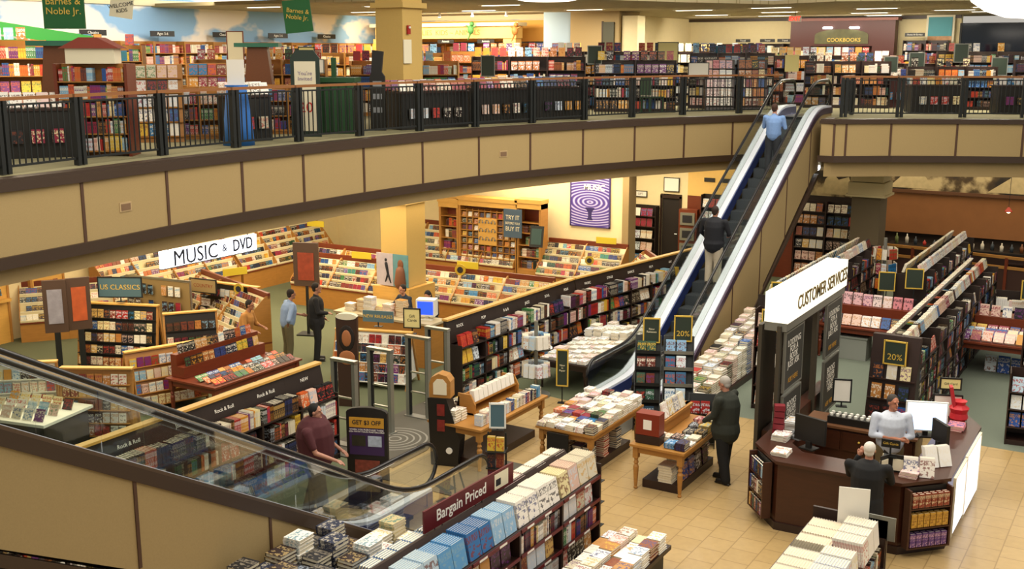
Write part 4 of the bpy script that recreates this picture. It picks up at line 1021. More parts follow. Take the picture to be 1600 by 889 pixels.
# computer and clutter on the counter
T_ = Thing('computer_monitor', 'beige computer monitor with a blue screen on the music counter', 'monitor', (-14.35, 20.1, 1.05), .35)
b = MB(); b.box(-.22, .22, -.03, .25, .1, .48); T_.part('case', b, M_WHITE)
b = MB(); b.box(-.18, .18, -.036, -.029, .14, .44); T_.part('screen', b, mat('blue_screen', '#2a50d0', .3, emit='#2448e0', es=1.0))
b = MB(); b.box(-.05, .05, .05, .15, .03, .1); b.box(-.15, .15, 0, .2, 0, .03); T_.part('stand', b, M_WHITE)
F = Frame(-16.6, 19.95, 0)
for i in range(6): stack(F, .15 + i * .28, .1 + (i % 2) * .1, 1.051, 5 + i % 3 * 3, .24, .2, .035, 'tan' if i % 2 else 'white', ('pile %d on the music counter' % (i + 1), 'music counter piles'), noun='paper bundle' if False else 'book')
sign_board('framed yellow card on a black house shaped holder before the music counter', -14.0, 19.1, 1.35, .34, .4, M_SIGNY, .35, M_IRON, 'Gift\nCards', M_INK, .09, post=.15)
# new releases rack in front of the counter
aframe(-14.5, 18.4, .3, 1.7, 1.15, 'white new release disc rack between the gates and the counter', 5, 'cd', 'new release rack', m=M_WHITE, spread=.9)
sign_board('small slate sign reading NEW RELEASES above the disc rack', -14.65, 18.75, 1.38, .7, .25, M_SLATE, .3, None, 'NEW RELEASES', M_GOLD, .1, post=.1)
# portrait totem
T_ = Thing('advert_totem', 'curved advert totem with a woman\'s portrait left of the gates', 'sign', (-13.95, 16.85, 0), .35)
b = MB(); b.extr([(-.2, 0), (.2, 0), (.22, 1.85), (-.22, 1.85)], 'y', -.05, .05); T_.part('board', b, mat('sepia_print', '#3a2318', .5))
b = MB(); b.lathe([(.22, -.06), (.22, .06)], n=16, M=Matrix.Translation((0, 0, 1.86)) @ Matrix.Rotation(PI / 2, 4, 'X') @ Matrix.Diagonal((1, .3, 1, 1))); T_.part('header', b, M_SIGNC)
b = MB(); b.ball((.0, -.06, 1.42), .10, .02, .17, 12, 8); b.ball((0, -.055, 1.02), .17, .018, .15, 12, 8); T_.part('portrait', b, mat('portrait_skin', '#a8693e', .6), smooth=True)
b = MB(); b.ball((0, -.05, 1.42), .17, .014, .27, 12, 8); T_.part('hair', b, mat('portrait_hair', '#1d120c', .6), smooth=True)

# black "GET $3 OFF" stand on the near side
T_ = Thing('advert_stand', 'black arched advert stand reading GET $3 OFF by the bronze escalator', 'sign', (-10.5, 13.1, .009), .36); T_.o.scale = (1, 1, .86)
b = MB(); poly = [(-.33, .05), (.33, .05), (.33, 1.75)] + [(.33 * math.cos(PI * k / 8), 1.75 + .10 * math.sin(PI * k / 8)) for k in range(1, 8)] + [(-.33, 1.75)]
b.extr(poly, 'y', -.04, .04); T_.part('board', b, M_BLACK)
b = MB(); b.box(-.4, .4, -.25, .25, 0, .05); T_.part('base_plate', b, M_BLACK)
b = MB(); b.box(-.28, .28, -.05, -.041, 1.47, 1.66); T_.part('banner', b, mat('amber_banner', '#c8932c', .6))
b = MB(); b.box(-.28, .28, -.048, -.041, .95, 1.46); T_.part('panel', b, mat('purple_panel', '#38204e', .5))
T_.text('lettering', 'GET $3 OFF', .115, M_INK, (0, -.053, 1.565), (PI / 2, 0, 0), off=.001, sx=.78)
T_.text('lettering', 'WHEN YOU PURCHASE THESE\nCDs WITH YOUR MASTERCARD', .04, M_PAPER, (0, -.051, 1.41), (PI / 2, 0, 0))
for sx, c_ in ((-.13, '#2c2a1c'), (.13, '#a9b4c4')):
    b = MB(); b.box(sx - .11, sx + .11, -.053, -.049, 1.12, 1.32); T_.part('cover_print', b, mat('cov' + c_[1:], c_, .5, noise=.5, scale=14))
b = MB(); b.box(-.2, .2, -.053, -.041, .55, .85); T_.part('photo_print', b, mat('cov_red', '#7c3a2c', .5, noise=.7, scale=16))
b = MB(); b.box(-.2, .2, -.053, -.041, .25, .5); T_.part('photo_print', b, mat('cov_tan', '#a28a58', .5, noise=.7, scale=16))
# tall black shaped stand with a framed picture
T_ = Thing('advert_stand', 'black leaning coffee advert stand topped with an arched picture', 'sign', (-10.45, 15.2, .02), .3); T_.o.scale = (.95, 1, .92)
b = MB(); b.extr([(-.25, 0), (.25, 0), (.30, .5), (.05, 1.3), (-.3, 1.3)], 'y', -.16, .16); T_.part('body', b, M_BLACK)
b = MB(); b.extr([(-.28, 1.3), (.12, 1.3), (.12, 1.62), (.05, 1.72), (-.1, 1.76), (-.24, 1.68), (-.28, 1.55)], 'y', -.12, .12); T_.part('top_case', b, M_OAK)
b = MB(); b.extr([(-.2, 1.36), (.05, 1.36), (.05, 1.58), (-.02, 1.66), (-.13, 1.66), (-.2, 1.58)], 'y', -.13, -.121); T_.part('picture', b, M_SIGNC)
for z in (1.08, .78): b = MB(); b.box(-.12, .02, -.175, -.161, z - .11, z + .11); T_.part('photo_print', b, mat('dark_red_print', '#7a241e', .5, noise=.5, scale=14))
b = MB(); b.lathe([(.06, -.01), (.06, .01)], n=16, M=Matrix.Translation((.1, -.17, .3)) @ Matrix.Rotation(PI / 2, 4, 'X')); T_.part('badge', b, M_WHITE)
# ================================================================ bargain tables on the tiled walk
# table A
turned_table('honey oak table of bargain books nearest the security gates', -10.75, -9.65, 15.05, 17.35, .78, M_OAK)
F = Frame(0, 0, 0)
T_ = Thing('display_riser', 'honey oak cradle holding a row of matching cream books on the first table', 'display riser', (-10.35, 16.4, .786))
b = MB(); b.box(-.16, .16, -.75, .75, 0, .03); b.box(-.16, -.13, -.75, .75, .03, .3); T_.part('tray', b, M_OAK)
for sy in (-.75, .72): b = MB(); b.extr([(-.16, 0), (.18, 0), (.2, .18), (.1, .36), (-.16, .36)], 'y', sy, sy + .03); T_.part('end_panel', b, M_OAK)
b = MB(); b.box(-.13, .16, -.72, .72, .18, .21); T_.part('shelf', b, M_OAK)
Ft = Frame(-10.2, 15.7, PI / 2, 0)
fill_faces(Ft, .02, 1.42, .0, .998, .2, 'white', ('cradle of the first oak table', 'cradle books'), w=.14, gap=.01, copies=3, t=.03, tilt=.15, run=(10, 12), prio=2)
Ft = Frame(-9.7, 15.1, PI / 2, 0)
fill_spines(Ft, .1, 2.2, .03, .787, .23, 'light', ('front row of the first oak table', 'front row of the first table'), depth=.17, th=(.04, .09), run=(1, 1))
for i in range(4): stack(F, -10.55 + (i % 2) * .24, 15.2 + (i // 2) * .2, .787, 4 + i % 3, .2, .17, .045, 'white', ('pile %d at the near end of the first oak table' % (i + 1), 'near end piles of the first table'))
fill_spines(Frame(-10.72, 17.25, -PI / 2), .05, 1.9, .02, .787, .22, 'mix', ('rear row of the first oak table', 'rear row of the first table'), th=(.03, .06))
# table B
turned_table('honey oak table covered with low piles of white and pink books', -9.0, -7.9, 15.75, 17.75, .78, M_OAK)
cols = {0: 'white', 1: 'white', 2: 'light', 3: 'mix', 4: 'light', 5: 'pink', 6: 'pink', 7: 'white', 8: 'pink'}
for i in range(6):
    for j in range(10):
        n = 2 + (j // 3) + (1 if i > 3 else 0) + (i + j) % 2
        stack(F, -8.9 + i * .18, 15.86 + j * .195, .787, n, .165, .185, .032, cols.get(j, 'white') if (i + j * 2) % 5 else 'mix', ('pile %d in row %d of the white book table' % (i + 1, j + 1), 'piles on the second oak table'), spine='x' if i % 2 else 'y')
T_ = Thing('skirt_panel', 'black panel hanging in front of the white book table', 'panel', (-8.55, 15.72, .01))
b = MB(); b.box(-.2, .2, -.02, .02, 0, .72); T_.part('panel', b, M_BLACK)
for i in range(4):
    for j in range(3): stack(F, -8.75 + i * .2, 16.1 + j * .5, .15, 9 + (i * j) % 5, .17, .2, .035, 'mix', ('pile %d in row %d under the white book table' % (i + 1, j + 1), 'piles under the second oak table'), prio=.5)
# table C
turned_table('honey oak table with a red box and propped books beside the grey haired man', -7.25, -6.3, 15.75, 17.7, .78, M_OAK)
T_ = Thing('gift_box', 'square red display box with a small white label on the third oak table', 'box', (-7.0, 16.0, .787), .05)
b = MB(); b.box(-.2, .2, -.12, .12, .14, .5); T_.part('box', b, mat('red_lacquer', '#7e2a16', .4)); b = MB(); b.box(-.2, .22, -.13, .13, 0, .135); T_.part('base', b, M_DARK)
b = MB(); b.box(-.07, .07, -.127, -.121, .24, .4); T_.part('label', b, M_PAPER)
T_ = Thing('display_riser', 'slanted oak riser of propped books on the third oak table', 'display riser', (-7.0, 17.0, .787))
b = MB(); b.box(-.18, .05, -.6, .6, 0, .25); T_.part('step', b, M_OAK); b = MB(); b.box(-.02, .1, -.6, .6, .2, .25); T_.part('ledge', b, M_OAK)
fill_faces(Frame(-6.93, 16.42, PI / 2), .0, 1.15, .0, 1.04, .27, 'white', ('top of the slanted riser on the third table', 'riser books'), w=.2, gap=.03, tilt=.3, t=.035, prio=2)
for i in range(4):
    for j in range(7): 
        if i == 0 and j > 1: continue
        if i == 1 and j > 1: continue
        stack(F, -6.98 + i * .19, 15.95 + j * .25 + .1 * (i == 0), .787, 1 + (i + j) % 4, .17, .22, .03, 'light' if (i + j) % 3 else 'mix', ('pile %d in row %d of the third oak table' % (i + 1, j + 1), 'piles on the third oak table'), spine='y') if not (i < 2 and j == 0) else 0
for j in range(5): stack(F, -6.7, 16.1 + j * .34, .15, 7 + j % 3, .24, .28, .04, 'warm', ('pile %d under the third oak table' % (j + 1), 'piles under the third oak table'), prio=.5)
fill_faces(Frame(-6.47, 16.1, PI / 2), .0, 1.4, .0, .15, .3, 'dark', ('floor row under the third oak table', 'floor row under the third table'), w=.24, gap=.06, tilt=.1, t=.04)

# slim newspaper/video strip stand in front of table A
T_ = Thing('wire_rack', 'slim black wire rack of boxed videos beside the bargain sign', 'rack', (-8.28, 13.35, .009), .4)
for sx in (-.13, .13): b = MB(); b.tube([(sx, .12, 0), (sx, .0, 1.5)], .014, 6); T_.part('rail', b, M_IRON)
b = MB(); b.tube([(0, .45, 0), (0, .0, 1.45)], .014, 6); T_.part('leg', b, M_IRON)
Fw = Frame(-8.28, 13.35, .4)
for r_ in range(5):
    z = .2 + r_ * .26; b = MB(); b.box(-.15, .15, -.16 + (1.5 - z) * .05, .1, z - .01, z); T_.part('shelf', b, M_IRON)
    fill_faces(Fw, -.14, .15, -.12 + (1.5 - z) * .05, z + .009, .22, 'kids', ('shelf %d of the slim wire rack' % (r_ + 1), 'slim wire rack boxes'), w=.12, gap=.01, tilt=.1, t=.06, noun='boxed video')
sign_board('small slate price card on top of the slim wire rack', -8.3, 13.4, 1.75, .2, .34, M_SLATE, .5, M_WHITE, None, post=.05)

# ================================================================ bargain priced bookcase in the foreground
BX = -7.05
def double_case(xc, y0, y1, depth, h, zs, bay, label, rowdesc, group, pal, m, hrow=.3, palL=None, cap=None, fe=0, z0=0, lite=False, topbooks=None, th=(.018, .05), skipleft=False, full=.93, strip=None):
    n = max(1, round((y1 - y0) / bay)); w_ = (y1 - y0) / n
    # +X side
    long_case(xc + depth / 2, y0, PI / 2, y1 - y0, bay, depth / 2, zs, h, m, pal, label.replace('@', 'right side'), rowdesc + ', right side', group, z0=z0, cap=cap, hrow=hrow, faceevery=fe, lite=lite, thick=th, full=full, strip=strip)
    if not skipleft: long_case(xc - depth / 2, y1, -PI / 2, y1 - y0, bay, depth / 2, zs, h, m, palL or pal, label.replace('@', 'left side'), rowdesc + ', left side', group, z0=z0, cap=cap, hrow=hrow, faceevery=fe, lite=lite, thick=th, full=full, strip=strip)
# the case: shelves facing +X, sloping top with big picture books
FB = Frame(-6.62, 9.0, PI / 2)
nb = 4; wb = 4.45 / nb; zsB = [.12, .46, .80]
for i in range(nb):
    T_ = shelf_bay(FB, i * wb, wb, .9, zsB, 1.12, M_DARK, 'dark wood bargain bookcase, %s bay from the near end, topped with picture books' % ordinal(i + 1), 'bays of the bargain bookcase', end1=True)
    b = MB(); b.extr([(0, 1.121), (.9, 1.121), (.9, 1.18), (.62, 1.42), (.58, 1.42), (.42, 1.18), (.0, 1.16)], 'x', 0.0, wb - .001); T_.part('top_deck', b, M_DARK)
    for z in zsB[1:] + [1.14]:
        b = MB(); b.box(.02, wb - .02, -.012, 0, z - .03, z + .015); T_.part('price_rail', b, M_MAROON)
        for q in range(2): b = MB(); b.box(.15 + q * .45, .32 + q * .45, -.015, -.012, z - .02, z + .008); T_.part('price_label', b, M_PAPER)
    for r_, z in enumerate(zsB):
        ctx = ('%s shelf, bay %d of the bargain bookcase' % (['bottom', 'middle', 'upper'][r_], i + 1), 'books in the bargain bookcase')
        if (i + r_) % 2: fill_faces(FB, i * wb + .03, (i + 1) * wb - .03, .05, z, .29, 'warm', ctx, w=.22, gap=.015, tilt=.08, copies=3, t=.03, run=(1, 2), prio=1.5)
        else: fill_spines(FB, i * wb + .03, (i + 1) * wb - .03, .03, z, .29, 'mix', ctx, depth=.24, th=(.015, .04), run=(2, 6))
    pals = ['blue', 'blue', 'white', 'light'][i]
    fill_faces(FB, i * wb + .02, (i + 1) * wb - .02, .03, 1.165, .34, pals if i != 1 else 'blue', ('front of the top deck, bay %d of the bargain bookcase' % (i + 1), 'picture books on the bargain top'), w=.262, gap=.004, tilt=.2, copies=9, t=.03, run=(1, 2), prio=3)
    # rear side of the top deck
    fill_faces(FB, i * wb + .02, (i + 1) * wb - .02, .89, 1.19, .24, 'white' if i > 1 else 'blue', ('rear of the top deck, bay %d of the bargain bookcase' % (i + 1), 'rear picture books on the bargain top'), w=.262, gap=.004, tilt=.45, copies=6, t=.035, run=(1, 2), flip=True, prio=2)
T_ = Thing('end_panel_rack', 'wire pockets of paperbacks on the far end of the bargain bookcase', 'rack', (-7.05, 13.47, 0))
b = MB(); b.box(-.42, .42, 0.0, .02, .05, 1.3); T_.part('panel', b, M_DARK)
for z in (.35, .7, 1.02):
    b = MB(); b.box(-.4, .42, .02, .14, z - .01, z); T_.part('pocket', b, M_IRON)
    fill_faces(Frame(-6.62, 13.6, PI), .05, .82, .0, z + .002, .2, 'mix', ('end pocket at %.1f m of the bargain bookcase' % z, 'end pocket paperbacks'), w=.12, gap=.02, copies=3, t=.03, tilt=.1)
# piles in front (right) of the bargain case on a low table
T_ = Thing('low_table', 'low dark bench of book piles at the bottom beside the bargain bookcase', 'table', (-5.95, 12.4, .008))
b = MB(); b.box(-.45, .45, -1.3, 1.0, .3, .36); T_.part('tabletop', b, M_DARK); b = MB(); b.box(-.38, .38, -1.2, .9, 0, .3); T_.part('base', b, M_BLACK)
for i in range(4):
    for j in range(8): stack(F, -6.28 + i * .22, 11.25 + j * .27, .369, 2 + (i * 3 + j * 5) % 5, .2, .25, .035, 'white' if (i + j) % 3 else 'warm', ('pile %d in row %d of the low dark bench' % (i + 1, j + 1), 'piles on the low dark bench'), prio=1.5)
# Bargain Priced sign on two rods
T_ = Thing('bargain_sign', 'long maroon sign reading Bargain Priced above the foreground bookcase', 'sign', (-7.2, 10.98, 1.58), PI / 2 - .03)
b = MB(); b.box(-.97, .97, -.012, .012, -.14, .14); T_.part('panel', b, M_MAROON)
b = MB(); b.box(.52, .84, -.016, -.0125, -.105, .105); T_.part('price_card', b, M_SIGNC)
b = MB(); b.box(.55, .66, -.019, -.0165, -.06, .03); T_.part('card_picture', b, M_INK)
T_.text('lettering', 'Bargain Priced', .2, M_PAPER, (-.2, -.014, .0), (PI / 2, 0, 0), sx=.92, off=.002)
for x in (-.75, -.6, .1, .25): b = MB(); b.tube([(x, .0, -.14), (x, .0, -.5)], .006, 6); T_.part('rod', b, M_IRON)

# ================================================================ piles beside the bronze escalator deck (foreground)
pc = [('#16161c', '#b8a890'), ('#1d2c50', '#d9d2c0'), ('#e9e3d6', '#b8372a'), ('#c9b88a', '#3f7a70'), ('#23305c', '#c9d3dc'), ('#7a2f3c', '#c98a92'), ('#efeade', '#8a1f3a'), ('#3a3f48', '#a9b4c4'), ('#f1ede4', '#d8b84a'), ('#f0ece2', '#2f7f96'), ('#8a1f1f', '#e9e3d3'), ('#55606e', '#d8d2c0')]
for t_, (ya, yb, hz, nn, d_) in enumerate([(8.0, 9.75, 1.0, 13, 'tallest step, nearest the camera'), (9.77, 10.95, .62, 11, 'middle step'), (10.97, 12.3, .42, 8, 'lowest step, nearest the newels')]):
    T_ = Thing('display_bench', 'black bench of hardcover stacks in front of the bronze escalator, ' + d_, 'table', (-8.0, (ya + yb) / 2, .008)); hl = (yb - ya) / 2
    b = MB(); b.box(-.43, .43, -hl, hl, hz - .06, hz - .01); T_.part('tabletop', b, M_DARK); b = MB(); b.box(-.38, .38, -hl + .03, hl - .03, 0, hz - .06); T_.part('base', b, M_BLACK)
    for j in range(int((yb - ya) / .29)):
        for i in range(3):
            cc = pc[(i * 5 + (j + t_ * 6) * 7) % 12] if t_ or (i + j) % 4 == 3 else [('#17171d', '#8a8070'), ('#1a2440', '#b8b0a0'), ('#2a1a1c', '#a89060'), ('#12201c', '#5f9a84')][(i + j) % 4]; n = nn - i * 2 - (j * 2 + i) % 3 * 2
            stack(F, -8.28 + i * .27, ya + .15 + j * .29, hz + .001, max(2, n), .235, .265, .044, 'mix', ('hardcover pile %d, line %d of the %s bench step' % (j + 1, i + 1, d_.split(',')[0].split()[0]), 'hardcover piles on the stepped bench'), cols=cc, prio=3, spine='y' if (i + j) % 2 else 'x')

# ================================================================ around the foot of the silver escalator
# white book table left of it
turned_table('dark table of white books tucked left of the silver escalator', -11.35, -10.15, 19.9, 23.6, .62, M_DARK, platform=False, legr=.035)
for i in range(5):
    for j in range(12): stack(F, -11.2 + i * .22, 20.1 + j * .29, .629, 1 + (i + j) % 3 + (4 if j in (7, 8) else 0), .2, .26, .035, 'white', ('pile %d in row %d left of the silver escalator' % (i + 1, j + 1), 'piles left of the silver escalator'))
# two tier spinner tower
T_ = Thing('spinner_rack', 'round two tier clear spinner rack of paperbacks left of the silver escalator', 'rack', (-11.05, 19.35, .008))
b = MB(); b.lathe([(.3, 0), (.3, .05), (.04, .08), (.04, 1.6)], n=16); T_.part('column', b, M_SILVER)
for z in (.45, 1.05):
    b = MB(); b.lathe([(.34, z - .02), (.34, z)], n=16); T_.part('tray', b, M_CLEAR)
    for k in range(6):
        a = k * PI / 3; Fs = Frame(-11.05, 19.35, a)
        fill_faces(Fs, -.14, .14, -.3, z + .01, .27, 'white' if k % 3 else 'blue', ('side %d of the %s spinner tier' % (k + 1, 'lower' if z < 1 else 'upper'), 'spinner rack paperbacks'), w=.12, gap=.01, tilt=.06, copies=4, t=.03)
sign_board('slim green sign reading Now in Paperback at the escalator foot', -10.35, 19.2, .75, .2, .72, M_GSIGN, .3, M_GOLD, 'New\nin\nPaper', M_CREAMT, .055, post=.38)
# tall sloped tiered wire stands (green / blue books)
def tier_stand(x, y, rz, w_, rows, label, pal, rowdesc, h0=.25, dz=.27, dy=.14, m=None, size=.22):
    T_ = Thing('tiered_rack', label, 'rack', (x, y, .008), rz); F_ = Frame(x, y, rz); m = m or M_CLEAR; H_ = h0 + rows * dz
    for sx in (-w_ / 2, w_ / 2 - .02):
        b = MB(); b.extr([(0, 0), (dy * rows + .2, 0), (dy * rows + .16, H_), (dy * rows + .1, H_), (0, h0)], 'x', sx, sx + .02); T_.part('side_panel', b, M_IRON)
    b = MB(); b.extr([(.17, .05), (dy * rows + .15, .05), (dy * rows + .15, H_), (dy * rows + .12, H_), (.17, h0 + .02)], 'x', -w_ / 2 + .021, w_ / 2 - .021); T_.part('back_panel', b, M_IRON)
    for r_ in range(rows):
        z = h0 + r_ * dz; b = MB(); b.box(-w_ / 2 + .02, w_ / 2 - .02, dy * r_, dy * r_ + .16, z - .015, z); b.box(-w_ / 2 + .02, w_ / 2 - .02, dy * r_, dy * r_ + .008, z, z + .05); T_.part('tray', b, m)
        fill_faces(F_, -w_ / 2 + .03, w_ / 2 - .03, dy * r_ + .03, z, size, pal, ('tier %d of the %s' % (r_ + 1, rowdesc), rowdesc + ' books'), w=size * .75, gap=.015, tilt=.2, copies=2, t=.035, prio=1.5)
    return T_
tier_stand(-8.18, 18.5, .4, .5, 5, 'tall narrow tiered rack of dark green books at the escalator foot', 'green', 'dark green tiered rack', dz=.28, m=M_IRON)
tier_stand(-7.66, 18.75, .4, .58, 5, 'tall narrow tiered rack of light blue books at the escalator foot', 'blue', 'light blue tiered rack', dz=.28, size=.25, m=M_SILVER)
sign_board('green sign with gold 20 on top of the light blue tiered rack', -7.88, 19.45, 1.83, .30, .46, M_GSIGN, .4, M_GOLD, None, post=.12, body2=('20%', .15, M_GOLD, -.1))
sign_board('plain green sign on top of the dark green tiered rack', -8.42, 19.2, 1.78, .28, .44, M_GSIGN, .4, M_GOLD, 'New\nReleases', M_CREAMT, .055, post=.12)
# book piles climbing along the escalator cladding on a dark plinth
T_ = Thing('low_plinth', 'dark low plinth carrying the rising white book piles by the escalator cladding', 'plinth', (-8.02, 21.9, .008))
b = MB(); b.box(-.36, .38, -2.2, 2.9, 0, .12); T_.part('plinth', b, M_DARK)
for i in range(3):
    for j in range(16):
        n = 8 + int(j * 1.2) - (2 - i); n = min(n, 24) - i * 2
        stack(F, -8.24 + i * .22, 19.85 + j * .3, .13, max(3, n), .2, .27, .045, 'white' if (i + j) % 4 else ('mix'), ('white pile %d, line %d beside the escalator cladding' % (j + 1, i + 1), 'white piles along the escalator cladding'), noun='book', prio=1.2)
# dark standing rack by the man
tier_stand(-6.95, 18.15, .35, .5, 2, 'low black rack of dark boxed books left of the grey haired man', 'dark', 'low black rack', h0=.3, dz=.3)
# ================================================================ customer service kiosk and desk
T_ = Thing('kiosk', 'tall bronze kiosk under the glowing customer services box', 'kiosk', (-5.25, 18.6, .008))
M_BRONZE = mat('dark_bronze_panel', '#4a4438', .45, metal=.3)
b = MB(); b.box(-.3, -.24, -1.75, -1.0, 0, 2.75); b.box(.0, .06, -1.75, -1.62, 0, 2.75); T_.part('post', b, M_BRONZE)
b = MB(); b.box(-.3, -.24, .55, 1.3, 0, 2.75); b.box(-.05, .03, .42, .55, 0, 2.75); T_.part('post', b, M_BRONZE)
b = MB(); b.box(-.22, .14, -1.7, 1.75, 2.66, 2.80); T_.part('beam', b, M_SILVER)
b = MB(); b.box(-.22, .16, -1.72, 1.78, 2.801, 3.28); T_.part('light_box', b, mat('warm_glow_sign', '#fffef0', .4, emit='#fffbe4', es=.62))
T_.text('lettering', 'CUSTOMER SERVICES', .33, mat('dark_gold_letter', '#6a5520', .5), (.164, .25, 3.03), (PI / 2, 0, PI / 2), ext=.006, sx=.95, off=.002)
M_CHAR = mat('charcoal_poster', '#3a3a36', .5)
for (y0, lo) in ((-1.6, 'lower'), (.75, 'lower')):
    for z0, z1, txt in ((1.66, 2.6, 'LOOKING\nFOR A\nBOOK\nJUST ASK'), (.6, 1.55, 'BOOKS\nORDER\nTODAY\nHERE')):
        b = MB(); b.box(.08, .11, y0, y0 + .92, z0, z1); p_ = T_.part('poster_panel', b, M_CHAR)
        b = MB(); b.box(.075, .12, y0 - .03, y0, z0 - .03, z1 + .03); b.box(.075, .12, y0 + .92, y0 + .95, z0 - .03, z1 + .03); b.box(.075, .12, y0, y0 + .92, z1, z1 + .03); b.box(.075, .12, y0, y0 + .92, z0 - .03, z0); T_.part('panel_frame', b, M_SILVER, parent=p_)
        T_.text('lettering', txt, .15, M_PAPER, (.112, y0 + .46, (z0 + z1) / 2 + .1), (PI / 2, 0, PI / 2), parent=p_, ext=.001, spacing=.8)
        T_.text('lettering', 'ASK HERE', .12, mat('amber_letter', '#c8932c', .5), (.112, y0 + .46, z0 + .12), (PI / 2, 0, PI / 2), parent=p_, ext=.001)
b = MB(); b.box(-.22, .0, -1.6, 1.7, .008, .95); T_.part('cabinet', b, M_DESK)

def counter(T_, poly_out, poly_in, h, top=.05):
    """open ribbon counter between two polylines"""
    n = len(poly_out)
    for i in range(n - 1):
        q = [poly_out[i], poly_out[i + 1], poly_in[i + 1], poly_in[i]]
        b = MB(); b.prism(q, .12, h - top); T_.part('front_panel', b, M_DESK)
        c0 = Vector(poly_out[i]) - Vector(poly_in[i]); c1 = Vector(poly_out[i + 1]) - Vector(poly_in[i + 1])
        q2 = [tuple(Vector(poly_out[i]) + c0.normalized() * .05), tuple(Vector(poly_out[i + 1]) + c1.normalized() * .05), poly_in[i + 1], poly_in[i]]
        b = MB(); b.prism(q2, h - top + .001, h); T_.part('worktop', b, M_DESK)
        q3 = [tuple(Vector(poly_out[i]) + c0.normalized() * .03), tuple(Vector(poly_out[i + 1]) + c1.normalized() * .03), poly_in[i + 1], poly_in[i]]
        b = MB(); b.prism(q3, 0, .119); T_.part('plinth', b, M_DARK)
T_ = Thing('service_desk', 'large eight sided mahogany customer service desk', 'desk', (0, 0, .008))
OUT = [(-5.2, 17.6), (-5.2, 16.05), (-4.7, 15.45), (-2.95, 15.5), (-2.42, 16.05), (-2.42, 18.6), (-2.75, 19.2)]
INN = [(-4.75, 17.6), (-4.75, 16.3), (-4.5, 16.0), (-3.2, 16.0), (-2.95, 16.3), (-2.95, 18.4), (-3.05, 18.8)]
counter(T_, OUT, INN, 1.08)
T_ = Thing('back_counter', 'lower mahogany back counter with drawers behind the employee', 'counter', (-4.0, 18.3, .008))
b = MB(); b.box(-1.05, .75, -.3, .3, 0, .86); T_.part('cabinet', b, M_DESK); b = MB(); b.box(-1.08, .78, -.34, .32, .861, .9); T_.part('worktop', b, mat('brown_worktop', '#6e4a30', .4))
for i in range(3):
    b = MB(); b.box(-.98 + i * .58, -.45 + i * .58, -.325, -.301, .5, .82); d = T_.part('drawer', b, M_DESK); b = MB(); b.ball((-.71 + i * .58, -.335, .68), .02); T_.part('knob', b, M_GOLD, parent=d)
b = MB(); b.box(-1.0, -.75, -.335, -.326, .58, .7); T_.part('label_plate', b, M_SIGNC)
# recessed snack shelves on the chamfered corner
def snack(x, y, rz, w_, h, label, pal, rowdesc):
    T_ = Thing('snack_shelf', label, 'shelf', (x, y, .14), rz); F_ = Frame(x, y, rz, .14)
    b = MB(); b.box(-w_ / 2, w_ / 2, -.02, -.005, 0, h); T_.part('back_panel', b, M_BLACK)
    for sx in (-1, 1): b = MB(); b.box(sx * w_ / 2 - .015, sx * w_ / 2 + .015, -.14, 0, 0, h); T_.part('side_panel', b, M_DESK)
    for r_ in range(3):
        z = .02 + r_ * h / 3; b = MB(); b.box(-w_ / 2 + .015, w_ / 2 - .015, -.14, -.02, z - .02, z); T_.part('shelf', b, M_DESK)
        c = [('#5b3a7a', '#c9a0b0'), ('#c99a3a', '#8a5a20'), ('#8a3a28', '#d9c9a0')][r_ % 3] if pal == 'snack' else None
        for i in range(6 if pal == 'snack' else 7):
            ww = (w_ - .06) / (6 if pal == 'snack' else 7); cc = c or pick('cd')
            for j in range(2):
                item('packet', F_.p(-w_ / 2 + .03 + ww * (i + .5), -.12 + j * .05, z + .11), F_.d(0, -.03), F_.d(ww * .85, 0), (0, 0, .2), cc[0], cc[1], ('shelf %d of the %s' % (3 - r_, rowdesc), rowdesc + ' packets'), i + 1, 'face out', noun='snack packet' if pal == 'snack' else 'gift card pack', prio=4)
snack(-2.65, 15.74, .80, .66, .88, 'three snack shelves in the corner of the service desk', 'snack', 'service desk snack shelves')
snack(-4.98, 15.72, -.87, .55, .88, 'gift shelves in the left corner of the service desk', 'mix', 'service desk gift shelves')
# backlit poster panels on the right flank
for (y0, y1, z0, z1, d_) in [(16.15, 17.05, .18, 1.02, 'nearer'), (17.1, 18.35, .12, 1.04, 'farther')]:
    T_ = Thing('lit_poster', 'white lit poster panel leaning on the desk flank, the %s of two' % d_, 'poster', (-2.36, (y0 + y1) / 2, .02), PI / 2); hl = (y1 - y0) / 2
    b = MB(); b.box(-hl, hl, -.03, .0, z0 - .02, z1); T_.part('panel', b, mat('lit_poster_white', '#f4f4f4', .4, emit='#e8ecff', es=.9))
    b = MB(); b.box(-hl - .02, -hl, -.04, .0, z0 - .04, z1 + .02); b.box(hl, hl + .02, -.04, 0, z0 - .04, z1 + .02); b.box(-hl, hl, -.04, 0, z1, z1 + .02); T_.part('frame', b, M_SIGNC)
